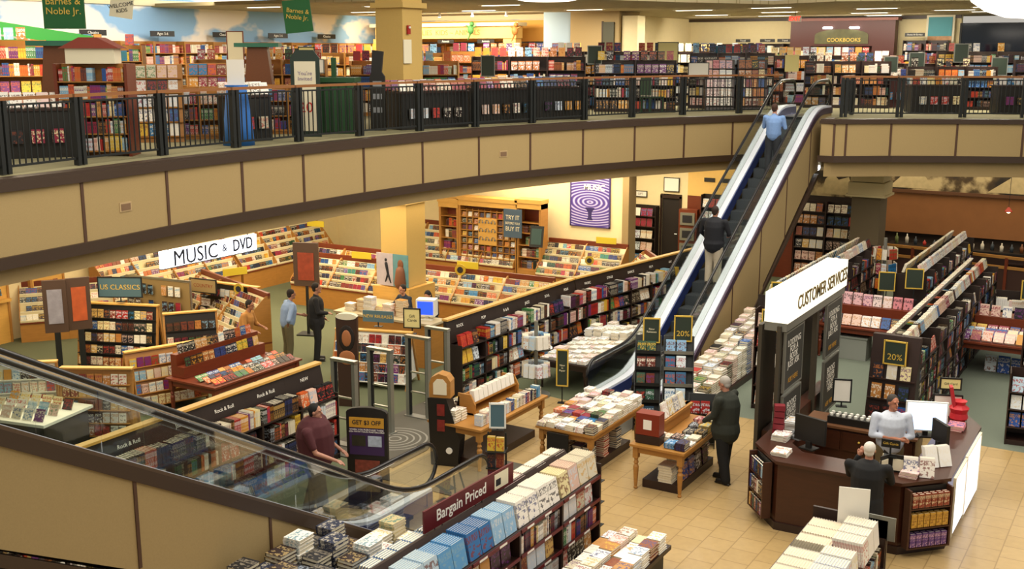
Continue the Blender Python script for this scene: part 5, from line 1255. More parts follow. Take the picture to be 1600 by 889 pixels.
# things on the desk
def monitor(x, y, z, rz, label, lit, sz=1.0, flat=True):
    T_ = Thing('computer_monitor', label, 'monitor', (x, y, z), rz)
    b = MB(); b.box(-.24 * sz, .24 * sz, -.02, .03, .1, .1 + .36 * sz); T_.part('case', b, M_BLACK if not lit else MATS['white_plastic'])
    b = MB(); b.box(-.22 * sz, .22 * sz, -.026, -.019, .12, .08 + .36 * sz); T_.part('screen', b, mat('pale_blue_screen', '#cfe0f4', .3, emit='#bcd8ff', es=1.1) if lit else mat('dark_screen', '#0b0d10', .15))
    b = MB(); b.box(-.04, .04, .0, .06, .02, .12); b.box(-.12, .12, -.08, .12, 0, .02); T_.part('stand', b, M_BLACK)
monitor(-3.15, 18.2, .909, .35, 'flat monitor glowing pale blue behind the white shirted employee', True, 1.35)
monitor(-4.45, 16.2, 1.09, PI - .3, 'black flat monitor seen from behind at the left of the desk', False, 1.1)
monitor(-2.75, 17.2, 1.09, PI * .72, 'tilted black monitor at the right of the desk', False, .9)
T_ = Thing('keyboard', 'dark keyboard on the back counter beside the glowing monitor', 'keyboard', (-3.45, 18.08, .909), .3)
b = MB(); b.box(-.22, .22, -.08, .08, 0, .02); T_.part('base', b, M_BLACK); b = MB()
for i in range(12):
    for j in range(4): b.box(-.2 + i * .034, -.17 + i * .034, -.065 + j * .034, -.037 + j * .034, .02, .028)
T_.part('keys', b, M_INK)
T_ = Thing('flyer_stand', 'white flyers fanned in a black three sided stand on the desk', 'stand', (-3.2, 15.85, 1.09), .1)
for k in range(3):
    M = Matrix.Rotation(k * 2 * PI / 3, 4, 'Z'); b = MB(); b.box(0, .2, -.008, .008, 0, .26, M); T_.part('fin', b, M_BLACK)
    b = MB(); b.box(.05, .19, -.02, -.009, .03, .2, M); b.box(.05, .19, .009, .02, .03, .2, M); T_.part('card', b, M_SIGNC)
sign_board('small black Gift Cards sign over the three sided stand', -3.2, 15.87, 1.5, .26, .12, M_BLACK, .1, None, 'Gift Cards', M_GOLD, .05, post=.13)
F = Frame(0, 0, 0)
for i, (x, y, n, pal) in enumerate([(-4.95, 16.4, 5, 'white'), (-4.95, 17.0, 7, 'white'), (-4.75, 15.75, 3, 'white'), (-2.7, 18.3, 4, 'pink'), (-2.9, 15.85, 4, 'white'), (-3.55, 15.75, 1, 'white')]):
    stack(F, x, y, 1.089, n, .24, .3, .02, pal, ('paper pile %d on the service desk' % (i + 1), 'service desk piles'), noun='booklet', prio=2)
fill_faces(Frame(-3.0, 15.75, .25), .0, .5, 0, 1.09, .28, 'white', ('leaflet row on the desk corner', 'leaflets on the desk'), w=.2, gap=.02, tilt=.2, copies=4, t=.02, noun='leaflet pack', prio=3)
fill_faces(Frame(-2.75, 16.2, .8), .0, .5, 0, 1.09, .32, 'white', ('leaflet row beside the right monitor', 'leaflets on the desk'), w=.2, gap=.02, tilt=.35, copies=4, t=.02, noun='leaflet pack', prio=3)
T_ = Thing('paper_bag', 'crumpled red paper bag with a red book on the far right desk end', 'bag', (-2.75, 18.75, 1.09), .3)
b = MB(); b.lathe([(.1, 0), (.15, .05), (.13, .14), (.16, .22), (.09, .28), (.12, .34)], n=9); T_.part('body', b, mat('red_bag', '#c3202c', .5)); b = MB(); b.boxc(-.1, .0, .33, .05, .16, .5, 0, 0, -.2); T_.part('book', b, mat('red_book', '#b01f2a', .5))
T_ = Thing('red_box_stack', 'small stack of red boxes at the foot of the kiosk posters', 'box', (-5.05, 16.55, 1.09))
for k in range(5): b = MB(); b.boxc(0, 0, .05 + k * .1, .16, .14, .085, k * .1); T_.part('box', b, mat('crimson_box', '#7c1c28', .5))
T_ = Thing('telephone', 'grey desk telephone beside the left monitor', 'telephone', (-4.75, 16.55, 1.09), -.4)
b = MB(); b.box(-.1, .1, -.09, .09, 0, .05); T_.part('base', b, mat('grey_phone', '#77787a', .5)); b = MB(); b.capsule((-.08, -.08, .075), (-.08, .08, .075), .025, .025); T_.part('handset', b, mat('grey_phone2', '#606264', .5), smooth=True)
T_ = Thing('pen_rack', 'black rack of white tipped pens on the back counter', 'rack', (-4.35, 18.2, .909))
b = MB(); b.box(-.35, .35, -.12, .15, 0, .12); T_.part('tray', b, M_BLACK); b = MB()
for i in range(7):
    for j in range(2): b.lathe([(.03, .12), (.03, .16), (.015, .17)], -.3 + i * .1, -.05 + j * .12, 8)
T_.part('caps', b, M_WHITE)
sign_board('black framed white notice on a stem behind the kiosk', -4.55, 18.35, 1.42, .26, .36, M_PAPER, .35, M_IRON, None, post=.1)
sign_board('small black framed yellow card on a stem at the right of the back counter', -2.95, 19.0, 1.62, .3, .16, M_SIGNY, .35, M_IRON, 'Gift Card', M_INK, .055, post=.45)
sign_board('white notice board with two squares right of the glowing monitor', -2.95, 18.85, 1.28, .42, .34, M_PAPER, .35, M_IRON, None, post=.06)

# shelf to the left of the kiosk (end panel with face-out books)
long_case(-6.95, 20.85, .06, .62, .62, .32, [.1, .5, .9, 1.3, 1.7], 2.05, M_DARK, 'light', 'dark end bookcase of face out books left of the kiosk, # unit', 'dark end bookcase left of the kiosk', 'end bookcase left of the kiosk', fill='face')
sign_board('green sign on the dark end bookcase left of the kiosk', -6.62, 20.82, 1.86, .3, .38, M_GSIGN, .06, M_GOLD, 'New\nin\nFiction', M_CREAMT, .05)

# ---------------------------------------------------------------- long double shelves running away at the right
Z6 = [.1, .42, .74, 1.06, 1.38]
double_case(-4.15, 20.6, 29.9, .8, 1.72, Z6, .93, 'dark double bookcase behind the service desk, # bay of its @', 'dark double bookcase behind the desk', 'bays of the double bookcase behind the desk', 'dark', M_SHELFD, hrow=.3, palL='mix', fe=5)
F = Frame(-3.95, 20.7, PI / 2)
fill_spines(F, .0, 9.1, .0, 1.722, .24, 'white', ('top row, right edge of the double bookcase behind the desk', 'books on top of the double bookcase'), depth=.2, run=(3, 8), full=.8, prio=1) if False else fill_faces(F, .0, 9.1, .02, 1.722, .23, 'light', ('top row, right edge of the double bookcase behind the desk', 'books on top of the double bookcase'), w=.16, gap=.02, tilt=.25, copies=3, t=.03)
fill_faces(F, .0, 9.1, .55, 1.722, .23, 'white', ('top row, left edge of the double bookcase behind the desk', 'books on top of the double bookcase'), w=.16, gap=.03, tilt=.45, copies=3, t=.03, flip=True)
# end cap with 20% sign
T_ = Thing('display_board', 'dark end cap with a gold framed 20 percent sign and propped books behind the employee', 'shelf', (-4.15, 20.58, .008), .0)
b = MB(); b.extr([(-.5, 0), (-.14, 1.95), (0, 1.95), (0, 0)], 'x', -.42, .42); T_.part('panel', b, M_DARK)
for r_, z in enumerate((.45, .82, 1.18)):
    yy = -.5 + z / 1.95 * .36; b = MB(); b.box(-.4, .4, yy - .08, yy + .05, z - .02, z); T_.part('ledge', b, M_DARK)
    fill_faces(Frame(-4.15, 20.58, 0, .008), -.4, .4, yy - .06, z, .27, 'warm', ('ledge %d of the end cap behind the employee' % (r_ + 1), 'end cap books'), w=.18, gap=.06, tilt=.18, t=.03, prio=3)
sign_board('gold framed green sign reading 20% on the dark end cap', -4.13, 20.28, 1.68, .36, .40, M_GSIGN, .0, M_GOLD, None, off=.01, body2=('20%', .16, M_GOLD, -.08))
double_case(-7.35, 23.4, 31.2, .8, 1.78, Z6, .98, 'dark double bookcase between the kiosk and the escalator, # bay of its @', 'dark double bookcase beside the escalator', 'bays of the double bookcase beside the escalator', 'dark', M_SHELFD, hrow=.3, palL='mix', fe=4)
F = Frame(-7.1, 23.5, PI / 2)
fill_faces(F, 0, 7.6, .02, 1.782, .22, 'light', ('top row, right edge of the double bookcase beside the escalator', 'books on top of the second double bookcase'), w=.16, gap=.04, tilt=.3, copies=2, t=.03)
fill_faces(F, 0, 7.6, .5, 1.782, .22, 'light', ('top row, left edge of the double bookcase beside the escalator', 'books on top of the second double bookcase'), w=.16, gap=.05, tilt=.3, copies=2, t=.03, flip=True)
sign_board('small green sign at the near end of the double bookcase beside the escalator', -7.25, 23.3, 1.9, .3, .4, M_GSIGN, .3, M_GOLD, None)
double_case(-5.35, 27.4, 34.0, .75, 1.78, Z6, .94, 'dark double bookcase in front of the cafe rail, # bay of its @', 'dark double bookcase before the cafe', 'bays of the double bookcase before the cafe', 'mix', M_SHELFD, hrow=.3, fe=5)
F = Frame(-5.1, 27.5, PI / 2)
fill_faces(F, 0, 6.4, .02, 1.782, .22, 'white', ('top row, right edge of the double bookcase before the cafe', 'books on top of the cafe bookcase'), w=.16, gap=.03, tilt=.3, copies=2, t=.03)
fill_faces(F, 0, 6.4, .5, 1.782, .22, 'light', ('top row, left edge of the double bookcase before the cafe', 'books on top of the cafe bookcase'), w=.16, gap=.04, tilt=.3, copies=2, t=.03, flip=True)
sign_board('green sign with gold frame left of the cafe bookcase end', -5.85, 27.2, 1.6, .34, .42, M_GSIGN, .3, M_GOLD, None, post=.3)
sign_board('second green sign with gold frame on the cafe bookcase end', -5.2, 27.1, 1.75, .36, .44, M_GSIGN, .3, M_GOLD, None, post=.3)
# spinner of cards at the pillar
T_ = Thing('spinner_rack', 'tall card spinner beside the taupe pillar', 'rack', (-6.75, 30.9, .008))
b = MB(); b.lathe([(.28, 0), (.28, .08), (.05, .1), (.05, 2.05)], n=12); T_.part('column', b, M_SILVER)
for z in (.7, 1.1, 1.5):
    for k in range(6): fill_faces(Frame(-6.75, 30.9, k * PI / 3), -.15, .15, -.32, z, .3, 'light', ('side %d at %.1f m of the card spinner' % (k + 1, z), 'card spinner cards'), w=.13, gap=.01, tilt=.05, noun='card pack', lite=True, t=.03)
# wooden table with propped books between the shelves
turned_table('cherry display table of upright books between the two dark double bookcases', -7.0, -4.9, 25.4, 26.9, .80, M_CHERRY, platform=False, apron=.12)
T_ = Thing('display_riser', 'cherry step riser on the table between the double bookcases', 'display riser', (-5.95, 26.5, .81))
b = MB(); b.box(-.95, .95, -.25, .25, 0, .32); T_.part('step', b, M_CHERRY)
Fq = Frame(-7.0, 25.4, 0)
fill_faces(Fq, .1, 2.0, .12, .81, .26, 'light', ('front row of the table between the bookcases', 'table between bookcases'), w=.2, gap=.02, tilt=.5, copies=2, t=.04)
fill_faces(Fq, .1, 2.0, .95, 1.131, .28, 'pink', ('upper row of the table between the bookcases', 'table between bookcases'), w=.2, gap=.03, tilt=.15, copies=2, t=.04)
T_ = Thing('storage_bin', 'pale storage bin under the cherry table between the bookcases', 'bin', (-6.3, 25.8, .008)); b = MB(); b.box(-.45, .45, -.25, .25, 0, .5); T_.part('body', b, mat('grey_bin', '#8d9088', .6)); b = MB(); b.box(-.47, .47, -.27, .27, .5, .54); T_.part('lid', b, mat('grey_bin', '#8d9088', .6))
# right edge table with riser and floor books
turned_table('cherry display table of coloured books at the right edge', -3.95, -1.2, 25.5, 27.4, .78, M_CHERRY, platform=False, apron=.12)
T_ = Thing('display_riser', 'cherry step riser on the right edge table', 'display riser', (-2.55, 27.0, .79)); b = MB(); b.box(-1.2, 1.2, -.3, .3, 0, .34); T_.part('step', b, M_CHERRY)
Fq = Frame(-3.95, 25.5, 0)
for k in range(3): fill_faces(Fq, .05, 2.7, .1 + k * .35, .79 + k * .0, .27, 'kids' if k else 'light', ('flat row %d of the right edge table' % (k + 1), 'right edge table books'), w=.21, gap=.02, tilt=.9, copies=2, t=.04)
fill_faces(Fq, .25, 2.6, 1.25, 1.131, .26, 'mix', ('riser row of the right edge table', 'right edge table books'), w=.2, gap=.04, tilt=.15, copies=1, t=.04)
fill_faces(Frame(-3.6, 25.9, 0, .008), .2, 2.4, .2, 0, .38, 'blue', ('floor row under the right edge table', 'under the right edge table'), w=.25, gap=.02, tilt=.2, t=.05)
# dark island with silver things beyond
long_case(-3.6, 28.6, .15, 2.6, .87, .5, [.1, .5, .9], 1.3, M_SHELFD, 'white', 'low dark bookcase behind the right edge table, # unit', 'low dark bookcase behind the right table', 'low dark bookcases behind the right table')
sign_board('pair of small green signs standing behind the right edge table', -2.7, 28.4, 1.5, .6, .42, M_GSIGN, .3, M_GOLD, None)
F = Frame(0, 0, 0)
for i in range(6): stack(F, -4.0 + i * .27, 31.8 - i * .12, .01, 13 - i, .25, .3, .05, 'white', ('floor pile %d below the cafe rail' % (i + 1), 'newspaper piles below the cafe rail'), noun='newspaper bundle')
# bookcase at the right edge (blue magazines)
long_case(-2.3, 21.2, PI / 2 * .0 + .12, 2.7, .9, .5, [.35, .68, 1.0], 1.35, M_DARK, 'blue', 'dark slanted case of blue magazines at the right edge, # unit', 'blue magazine case', 'blue magazine cases', fill='face', noun='magazine', kind='magazine')
long_case(-2.35, 23.2, PI / 2 * .0 + .12, 2.7, .9, .5, [.35, .68, 1.0, 1.35], 1.7, M_DARK, 'dark', 'tall dark case at the right edge behind the blue magazines, # unit', 'tall dark right edge case', 'tall dark right edge cases', fill='face')
# low case on the right of the bottom edge
FR = Frame(-2.62, 10.2, PI / 2)
for i in range(3):
    T_ = shelf_bay(FR, i * .97, .97, .95, [.12, .5, .88], 1.25, M_DARK, 'dark low bookcase at the bottom before the service desk, %s bay from the near end' % ordinal(i + 1), 'bays of the low bookcase before the desk')
    b = MB(); b.box(0, .969, .36, .42, 1.25, 1.36); T_.part('ridge', b, M_DARK)
    for r_, z in enumerate((.12, .5, .88)): fill_spines(FR, i * .97 + .03, i * .97 + .94, .03, z, .3, 'mix', ('shelf %d, bay %d of the low bookcase before the desk' % (r_ + 1, i + 1), 'books in the low bookcase before the desk'), depth=.22)
    fill_faces(FR, i * .97 + .02, i * .97 + .95, .03, 1.252, .3, 'white', ('top right row, bay %d of the low bookcase before the desk' % (i + 1), 'top books before the desk'), w=.24, gap=.01, tilt=.12, copies=11, t=.03, run=(1, 2), prio=3)
    fill_faces(FR, i * .97 + .02, i * .97 + .95, .92, 1.252, .2, 'white', ('top left row, bay %d of the low bookcase before the desk' % (i + 1), 'top books before the desk'), w=.24, gap=.01, tilt=.5, copies=13, t=.03, run=(2, 4), flip=True, prio=3)
T_ = Thing('display_board', 'dark end panel with a blank white card and a clear pocket facing the desk', 'shelf', (-2.95, 13.16, .008), 0)
b = MB(); b.box(-.58, .33, 0, .04, 0, 1.45); T_.part('panel', b, M_DARK); b = MB(); b.box(-.12, .42, .0, .015, 1.2, 1.5); T_.part('rail', b, M_SILVER)
sign_board('blank white card standing on the far end of the low dark bookcase', -3.0, 13.0, 1.63, .36, .46, M_PAPER, .25, None, None, off=.006)

# ---------------------------------------------------------------- cafe beyond the shelves
def cafe_art():
    m = bpy.data.materials.new('cafe_mural_print'); m.use_nodes = True; nt = m.node_tree; N = nt.nodes.new; L = nt.links.new; bs = nt.nodes['Principled BSDF']
    tc = N('ShaderNodeTexCoord'); nz = N('ShaderNodeTexNoise'); nz.inputs['Scale'].default_value = 1.3; nz.inputs['Detail'].default_value = 5; L(tc.outputs['Object'], nz.inputs['Vector'])
    cr = N('ShaderNodeValToRGB'); e = cr.color_ramp.elements; e[0].position = .40; e[0].color = (*srgb('#1d1812'), 1); e[1].position = .60; e[1].color = (*srgb('#b8a67c'), 1)
    q = e.new(.5); q.color = (*srgb('#4a3a22'), 1); L(nz.outputs[0], cr.inputs[0]); L(cr.outputs[0], bs.inputs['Base Color']); return m
T_ = Thing('wall_mural', 'long dark mural of seated cafe figures above the cafe counter', 'mural', (-6.5, 37.0, 3.2), 0)
b = MB(); b.box(-4.0, 8.5, 0, .06, -.5, .5); T_.part('canvas', b, cafe_art()); b = MB(); b.box(-4.0, 8.5, -.04, .08, -.6, -.5); T_.part('ledge', b, mat('brown_ledge', '#5b3a22', .5))
for (x, s_) in [(-.9, 1.0), (2.3, 1.35), (5.2, 1.1), (-3.2, .9)]:
    b = MB(); b.extr([(x - .7 * s_, -.45), (x + .7 * s_, -.45), (x + .3 * s_, .05), (x + .05 * s_, .3 * s_), (x - .25 * s_, .0)], 'y', -.012, -.001); T_.part('seated_figure', b, mat('mural_cream', '#b9a87e', .8, noise=.3, scale=6))
b = MB(); b.box(-9.6, -3.0, 37.1, 37.3, 1.3, 2.55); struct('wall_cafe_panel', b, mat('amber_brown_wall', '#8a5a30', .7, noise=.15, scale=3))
b = MB(); b.box(-9.6, 6, 37.3, 37.5, 0, 3.75); struct('wall_cafe', b, mat('dark_brown_wall', '#33261c', .8))
T_ = Thing('cafe_counter', 'dark cafe counter crowded with bottles and cups', 'counter', (-5.8, 36.5, 0)); b = MB(); b.box(-2.0, 2.2, -.35, .3, 0, 1.0); T_.part('cabinet', b, M_DARK); b = MB(); b.box(-2.05, 2.25, -.4, .32, 1.0, 1.05); T_.part('worktop', b, M_BLACK)
for i in range(14):
    x = -7.6 + i * .28; h = rnd.uniform(.16, .34); c = rnd.choice(['#6d7a4a', '#d9d2c0', '#7a4a2a', '#39424a', '#b8372a'])
    b = MB(); b.lathe([(.05, 0), (.055, h * .6), (.02, h * .8), (.02, h)], n=8)
    single('bottle', b, mat('bottle' + c[1:], c, .3), '%s bottle standing %s from the left on the cafe counter' % (colour_name(c), ordinal(i + 1)), 'bottle', 'bottles on the cafe counter', True).location = (x, 36.4 + rnd.uniform(-.1, .1), 1.051)
for k, (x0, x1, y0, y1) in enumerate([(-7.9, -5.8, 35.2, 35.0), (-5.2, -1.0, 34.9, 34.2)]):
    L_ = math.hypot(x1 - x0, y1 - y0); T_ = Thing('cafe_rail', 'double orange wooden cafe rail, ' + ('left run before the counter' if k == 0 else 'right run above the newspaper piles'), 'railing', (x0, y0, 0), math.atan2(y1 - y0, x1 - x0))
    for z in (.82, 1.12): b = MB(); b.box(0, L_, -.03, .03, z, z + .08); T_.part('rail', b, M_OAK)
    n = int(L_ / 1.0)
    for i in range(n + 1): b = MB(); b.box(i * L_ / n - .04, i * L_ / n + .04, -.04, .04, 0, 1.15); T_.part('post', b, M_CHERRY)
    b = MB(); b.box(0, L_, .0, .02, .0, .8); T_.part('panel', b, mat('dark_red_brown', '#3c2015', .6))
T_ = Thing('pendant_lamp', 'small glowing red pendant lamp over the dark cafe', 'lamp', (-4.35, 35.8, 2.35)); b = MB(); b.lathe([(.02, .14), (.11, .02), (.11, 0), (.02, .13)], n=12); T_.part('lamp_shade', b, mat('red_shade', '#a02a14', .5)); b = MB(); b.ball((0, 0, .02), .06); T_.part('bulb', b, mat('bulb', '#fff0d0', .5, emit='#ffdca0', es=12), smooth=True); b = MB(); b.tube([(0, 0, .14), (0, 0, 1.4)], .008, 5); T_.part('cord', b, M_BLACK)
def cafe_chair(x, y, rz, d_):
    T_ = Thing('cafe_chair', 'slatted wooden cafe chair ' + d_, 'chair', (x, y, 0), rz, 'cafe chairs')
    b = MB(); b.box(-.2, .2, -.2, .2, .43, .46); T_.part('seat', b, M_CHERRY)
    for sx in (-.17, .17):
        for sy in (-.17, .17): b = MB(); b.box(sx - .02, sx + .02, sy - .02, sy + .02, 0, .43 if sy < 0 else .95); T_.part('leg', b, M_CHERRY)
    b = MB(); b.box(-.19, .19, .16, .19, .85, .95)
    for k in range(4): b.box(-.13 + k * .08, -.11 + k * .08, .165, .185, .46, .85)
    T_.part('backrest', b, M_CHERRY)
for i, (x, y) in enumerate([(-3.6, 35.6), (-2.9, 35.3), (-3.1, 36.2), (-2.2, 35.8)]): cafe_chair(x, y, i * 1.3, '%s from the left behind the cafe rail' % ordinal(i + 1))
T_ = Thing('cafe_table', 'dark cafe table with papers behind the right cafe rail', 'table', (-3.9, 36.4, 0)); b = MB(); b.box(-.45, .45, -.35, .35, .72, .76); T_.part('tabletop', b, M_DARK); b = MB(); b.lathe([(.25, 0), (.25, .03), (.04, .06), (.04, .72)], n=10); T_.part('pedestal', b, M_IRON)
# wall shelves beyond the escalator, below the balcony
long_case(-10.2, 33.95, 0, 1.9, .95, .3, [.3, .68, 1.06, 1.44, 1.82, 2.2], 2.5, M_DARK, 'warm', 'dark wall bookcase below the balcony behind the escalator, # bay', 'dark wall bookcase below the balcony', 'dark wall bookcases below the balcony', fill='face', lite=True)
b = MB(); b.box(-10.2, -8.1, 34.26, 34.4, 0, 3.75); struct('wall_shelf_back', b, M_DARK)
T_ = Thing('wall_mural', 'short mural of white figures left of the taupe pillar capital', 'mural', (-9.15, 34.1, 3.1)); b = MB(); b.box(-1.0, 1.0, 0, .05, -.42, .45); T_.part('canvas', b, bpy.data.materials['cafe_mural_print']); b = MB(); b.extr([(-.3, -.35), (.7, -.35), (.5, .2), (.2, .1), (0, .3), (-.2, .1)], 'y', -.012, -.001); T_.part('figure', b, MATS['mural_cream'])
# shelves right of the door and by the door
long_case(-15.85, 33.85, 0, 1.04, 1.04, .3, [.1, .5, .9, 1.3, 1.65], 2.0, M_SHELFD, 'light', 'dark bookcase on the cream wall left of the doorway, # bay', 'bookcase left of the doorway', 'bookcases left of the doorway', fill='face', lite=True)
long_case(-13.25, 33.85, 0, 1.9, .95, .3, [.1, .5, .9, 1.3, 1.7, 2.1], 2.5, M_SHELFD, 'warm', 'dark bookcase on the cherry wainscot right of the doorway, # bay', 'bookcase right of the doorway', 'bookcases right of the doorway', fill='face', lite=True)
T_ = Thing('video_rack', 'cherry rack of three framed discs beside the doorway', 'rack', (-13.62, 33.7, 0), .1)
b = MB(); b.box(-.3, .3, 0, .3, 0, 2.0); T_.part('case', b, M_CHERRY)
for z in (.5, 1.0, 1.5): b = MB(); b.box(-.24, .24, -.05, -.001, z, z + .4); T_.part('frame', b, M_SILVER); b = MB(); b.box(-.16, .16, -.06, -.051, z + .08, z + .32); T_.part('print', b, M_INK)
for (x, y, z, t) in [(-15.5, 34.15, 2.35, 'GIFT'), (-14.4, 34.15, 2.72, 'REST ROOMS')]: sign_board('small black wall sign, %s' % ('over the bookcase left of the doorway' if t == 'GIFT' else 'square framed, up beside the doorway'), x, y, z, .42 if t == 'GIFT' else .5, .16 if t == 'GIFT' else .42, M_PAPER, 0, M_IRON, t if t == 'GIFT' else None, M_INK, .1)
for (x, t) in [(-13.1, 'left'), (-12.5, 'right')]: sign_board('small black category sign on the yellow wall, %s of the pair' % t, x, 34.17, 2.95, .36, .13, M_BLACK, 0, None, None)
T_ = Thing('spot_lamp', 'round glowing ceiling spot under the balcony beside the escalator', 'lamp', (-8.65, 30.6, 3.9)); b = MB(); b.ball((0, 0, 0), .1); T_.part('bulb', b, mat('white_bulb', '#ffffff', .4, emit='#ffffff', es=6), smooth=True); b = MB(); b.lathe([(.12, .06), (.12, .2)], n=12); T_.part('housing', b, M_WHITE)
# ================================================================ upper floor
FU = UP + .001
ZU = [.08, .42, .76, 1.10, 1.44, 1.78]
def ucase(x, y, rz, L_, bay, dep, rows, h, m, pal, d_, rowdesc, **k):
    zs = [.08 + i * (h - .1) / rows for i in range(rows)]
    long_case(x, y, rz, L_, bay, dep, zs, h, m, pal, d_ + ', # bay', rowdesc, 'bays of the ' + rowdesc, z0=FU, lite=True, hrow=(h - .1) / rows, full=.97, **k)
M_MAPLE = mat('amber_maple', '#a5702e', .5, wood=True, noise=.2, scale=4)
# wall runs
ucase(-26.6, 8.0, PI / 2, 26.5, 1.2, .35, 6, 2.05, M_MAPLE, 'kids', 'maple bookcase along the cloud mural wall', 'mural wall bookcase', thick=(.025, .06))
ucase(-26.3, 35.2, 0, 6.8, 1.15, .35, 6, 2.05, M_MAPLE, 'kids', 'maple bookcase under the yellow kids arch', 'kids arch bookcase', thick=(.025, .06))
ucase(-16.0, 44.0, -.06, 3.0, 1.0, .35, 6, 2.05, M_DARK, 'mix', 'dark bookcase left of the cookbook alcove', 'cream wall bookcase', thick=(.025, .05))
ucase(-18.0, 43.9, 0, 2.0, 1.0, .35, 6, 2.05, M_DARK, 'mix', 'dark bookcase at the cream wall corner', 'cream corner bookcase', thick=(.025, .05))
ucase(-9.4, 43.6, -.05, 1.6, .8, .35, 6, 2.15, M_DARK, 'mix', 'dark bookcase right of the cookbook alcove', 'bookcase right of the alcove', thick=(.025, .05))
ucase(-6.6, 43.1, 0, 4.0, 1.0, .35, 5, 1.7, M_DARK, 'mix', 'dark bookcase below the night windows', 'bookcase below the night windows', thick=(.025, .05))
# middle islands, facing the camera side
for i, (x, y, rz, L_, h, rows, m, pal, d_) in enumerate([
    (-24.5, 17.5, .6, 3.0, 1.9, 5, M_MAPLE, 'kids', 'tall maple island behind the green school sign'),
    (-24.0, 14.0, .9, 3.2, 2.0, 5, M_MAPLE, 'kids', 'yellow filled maple island at the far left'),
    (-22.2, 21.0, .55, 3.4, 1.55, 4, M_MAPLE, 'kids', 'maple kids island right of the green sign'),
    (-20.0, 24.6, .5, 3.0, 1.5, 4, M_MAPLE, 'kids', 'maple kids island left of the column'),
    (-23.0, 26.5, .5, 4.0, 1.7, 5, M_MAPLE, 'kids', 'rear maple kids island before the mural'),
    (-18.6, 28.6, .45, 3.4, 1.6, 4, M_DARK, 'kids', 'dark island right of the column'),
    (-21.0, 31.0, .4, 4.4, 1.75, 5, M_MAPLE, 'kids', 'rear maple island below the kids arch'),
    (-17.2, 31.2, .42, 3.6, 1.75, 5, M_DARK, 'mix', 'dark island below the beige upper column'),
    (-15.2, 30.0, .42, 2.4, 1.5, 4, M_DARK, 'mix', 'dark island behind the railing before the beige column'),
    (-14.9, 34.6, .42, 3.2, 1.75, 5, M_DARK, 'mix', 'tall dark island behind the poster easel'),
    (-13.6, 33.4, .4, 2.6, 1.7, 5, M_DARK, 'mix', 'dark island behind the green chair'),
    (-12.6, 36.4, .38, 3.2, 1.62, 4, M_DARK, 'kids', 'dark island of bright books left of the escalator head'),
    (-10.6, 35.6, .36, 2.6, 1.45, 4, M_DARK, 'warm', 'dark island just behind the escalator head'),
    (-10.4, 39.0, .34, 4.2, 1.35, 4, M_DARK, 'warm', 'low dark island in front of the cookbook alcove'),
    (-7.6, 36.2, .34, 2.6, 1.3, 4, M_DARK, 'dark', 'low dark island right of the escalator head'),
    (-7.4, 39.6, .3, 2.8, 1.75, 5, M_DARK, 'mix', 'dark island right of the cookbook alcove'),
    (-4.9, 38.8, .3, 3.8, 1.5, 4, M_DARK, 'dark', 'dark island before the night windows')]):
    ucase(x, y, rz, L_, 1.0, .36, rows, h, m, pal, d_, d_, thick=(.03, .06), faceevery=4)
    # face-out books on top
    fill_faces(Frame(x, y, rz, FU), .05, L_ - .05, .04, h + .032 if False else h + .003, .27, pal, ('top row of the ' + d_, d_ + ' top books'), w=.2, gap=.05, tilt=.15, lite=True, full=.8, t=.04)
# display tables along the railing
def utable(x, y, rz, w_, l, h, d_, top='white', m=None, skirt=True, rows=3):
    T_ = Thing('display_table', d_, 'table', (x, y, FU), rz)
    b = MB(); b.box(0, w_, 0, l, h - .04, h); T_.part('tabletop', b, M_DARK)
    b = MB(); b.box(.03, w_ - .03, .03, l - .03, .0, h - .041); T_.part('skirt', b, m or M_BLACK)
    Fk = Frame(x, y, rz, FU)
    for k in range(rows): fill_faces(Fk, .03, w_ - .03, .06 + k * l / rows, h + .001, .26, top, ('row %d of the %s' % (k + 1, d_[:60]), 'books on ' + d_[:40]), w=.19, gap=.02, tilt=.4, lite=True, t=.05, copies=1)
    fill_faces(Fk, .1, w_ - .1, -.06, .25, .24, 'mix', ('row along the front of the ' + d_[:50], 'front books of ' + d_[:40]), w=.2, gap=.12, tilt=.05, lite=True, t=.04)
utable(-17.2, 11.0, .95, 1.9, .8, .82, 'dark display table with a row of white books at the far left of the balcony', 'white')
utable(-16.0, 16.1, 1.3, .9, .7, .9, 'narrow dark table between the blue pillar and the cream board', 'white')
utable(-15.3, 20.6, 1.25, 2.0, .9, .85, 'black skirted table just right of the yellow upper column', 'kids')
utable(-14.95, 23.1, 1.2, 2.0, .9, .85, 'second black skirted table along the balcony', 'kids')
utable(-14.5, 25.4, 1.1, 1.5, .9, .85, 'third black skirted table along the balcony', 'mix')
utable(-7.0, 34.1, .5, 1.6, .8, .8, 'black table of tan books behind the right railing', 'light')
utable(-4.8, 35.0, .45, 1.8, .8, .8, 'wide black table behind the right railing', 'light')
utable(-9.2, 36.8, .45, 2.0, .9, .95, 'dark red table before the cookbook alcove', 'light', m=mat('dark_red_skirt', '#3d1512', .6))
# low maple cases seen through the left railing
ucase(-18.4, 15.3, .75, 2.4, .8, .32, 3, 1.05, M_MAPLE, 'kids', 'low maple case seen through the left railing', 'low maple case by the left railing', thick=(.03, .06))
ucase(-17.3, 17.9, .75, 1.6, .8, .32, 3, 1.05, M_MAPLE, 'kids', 'low maple case behind the blue pillar', 'low maple case behind the blue pillar', thick=(.03, .06))
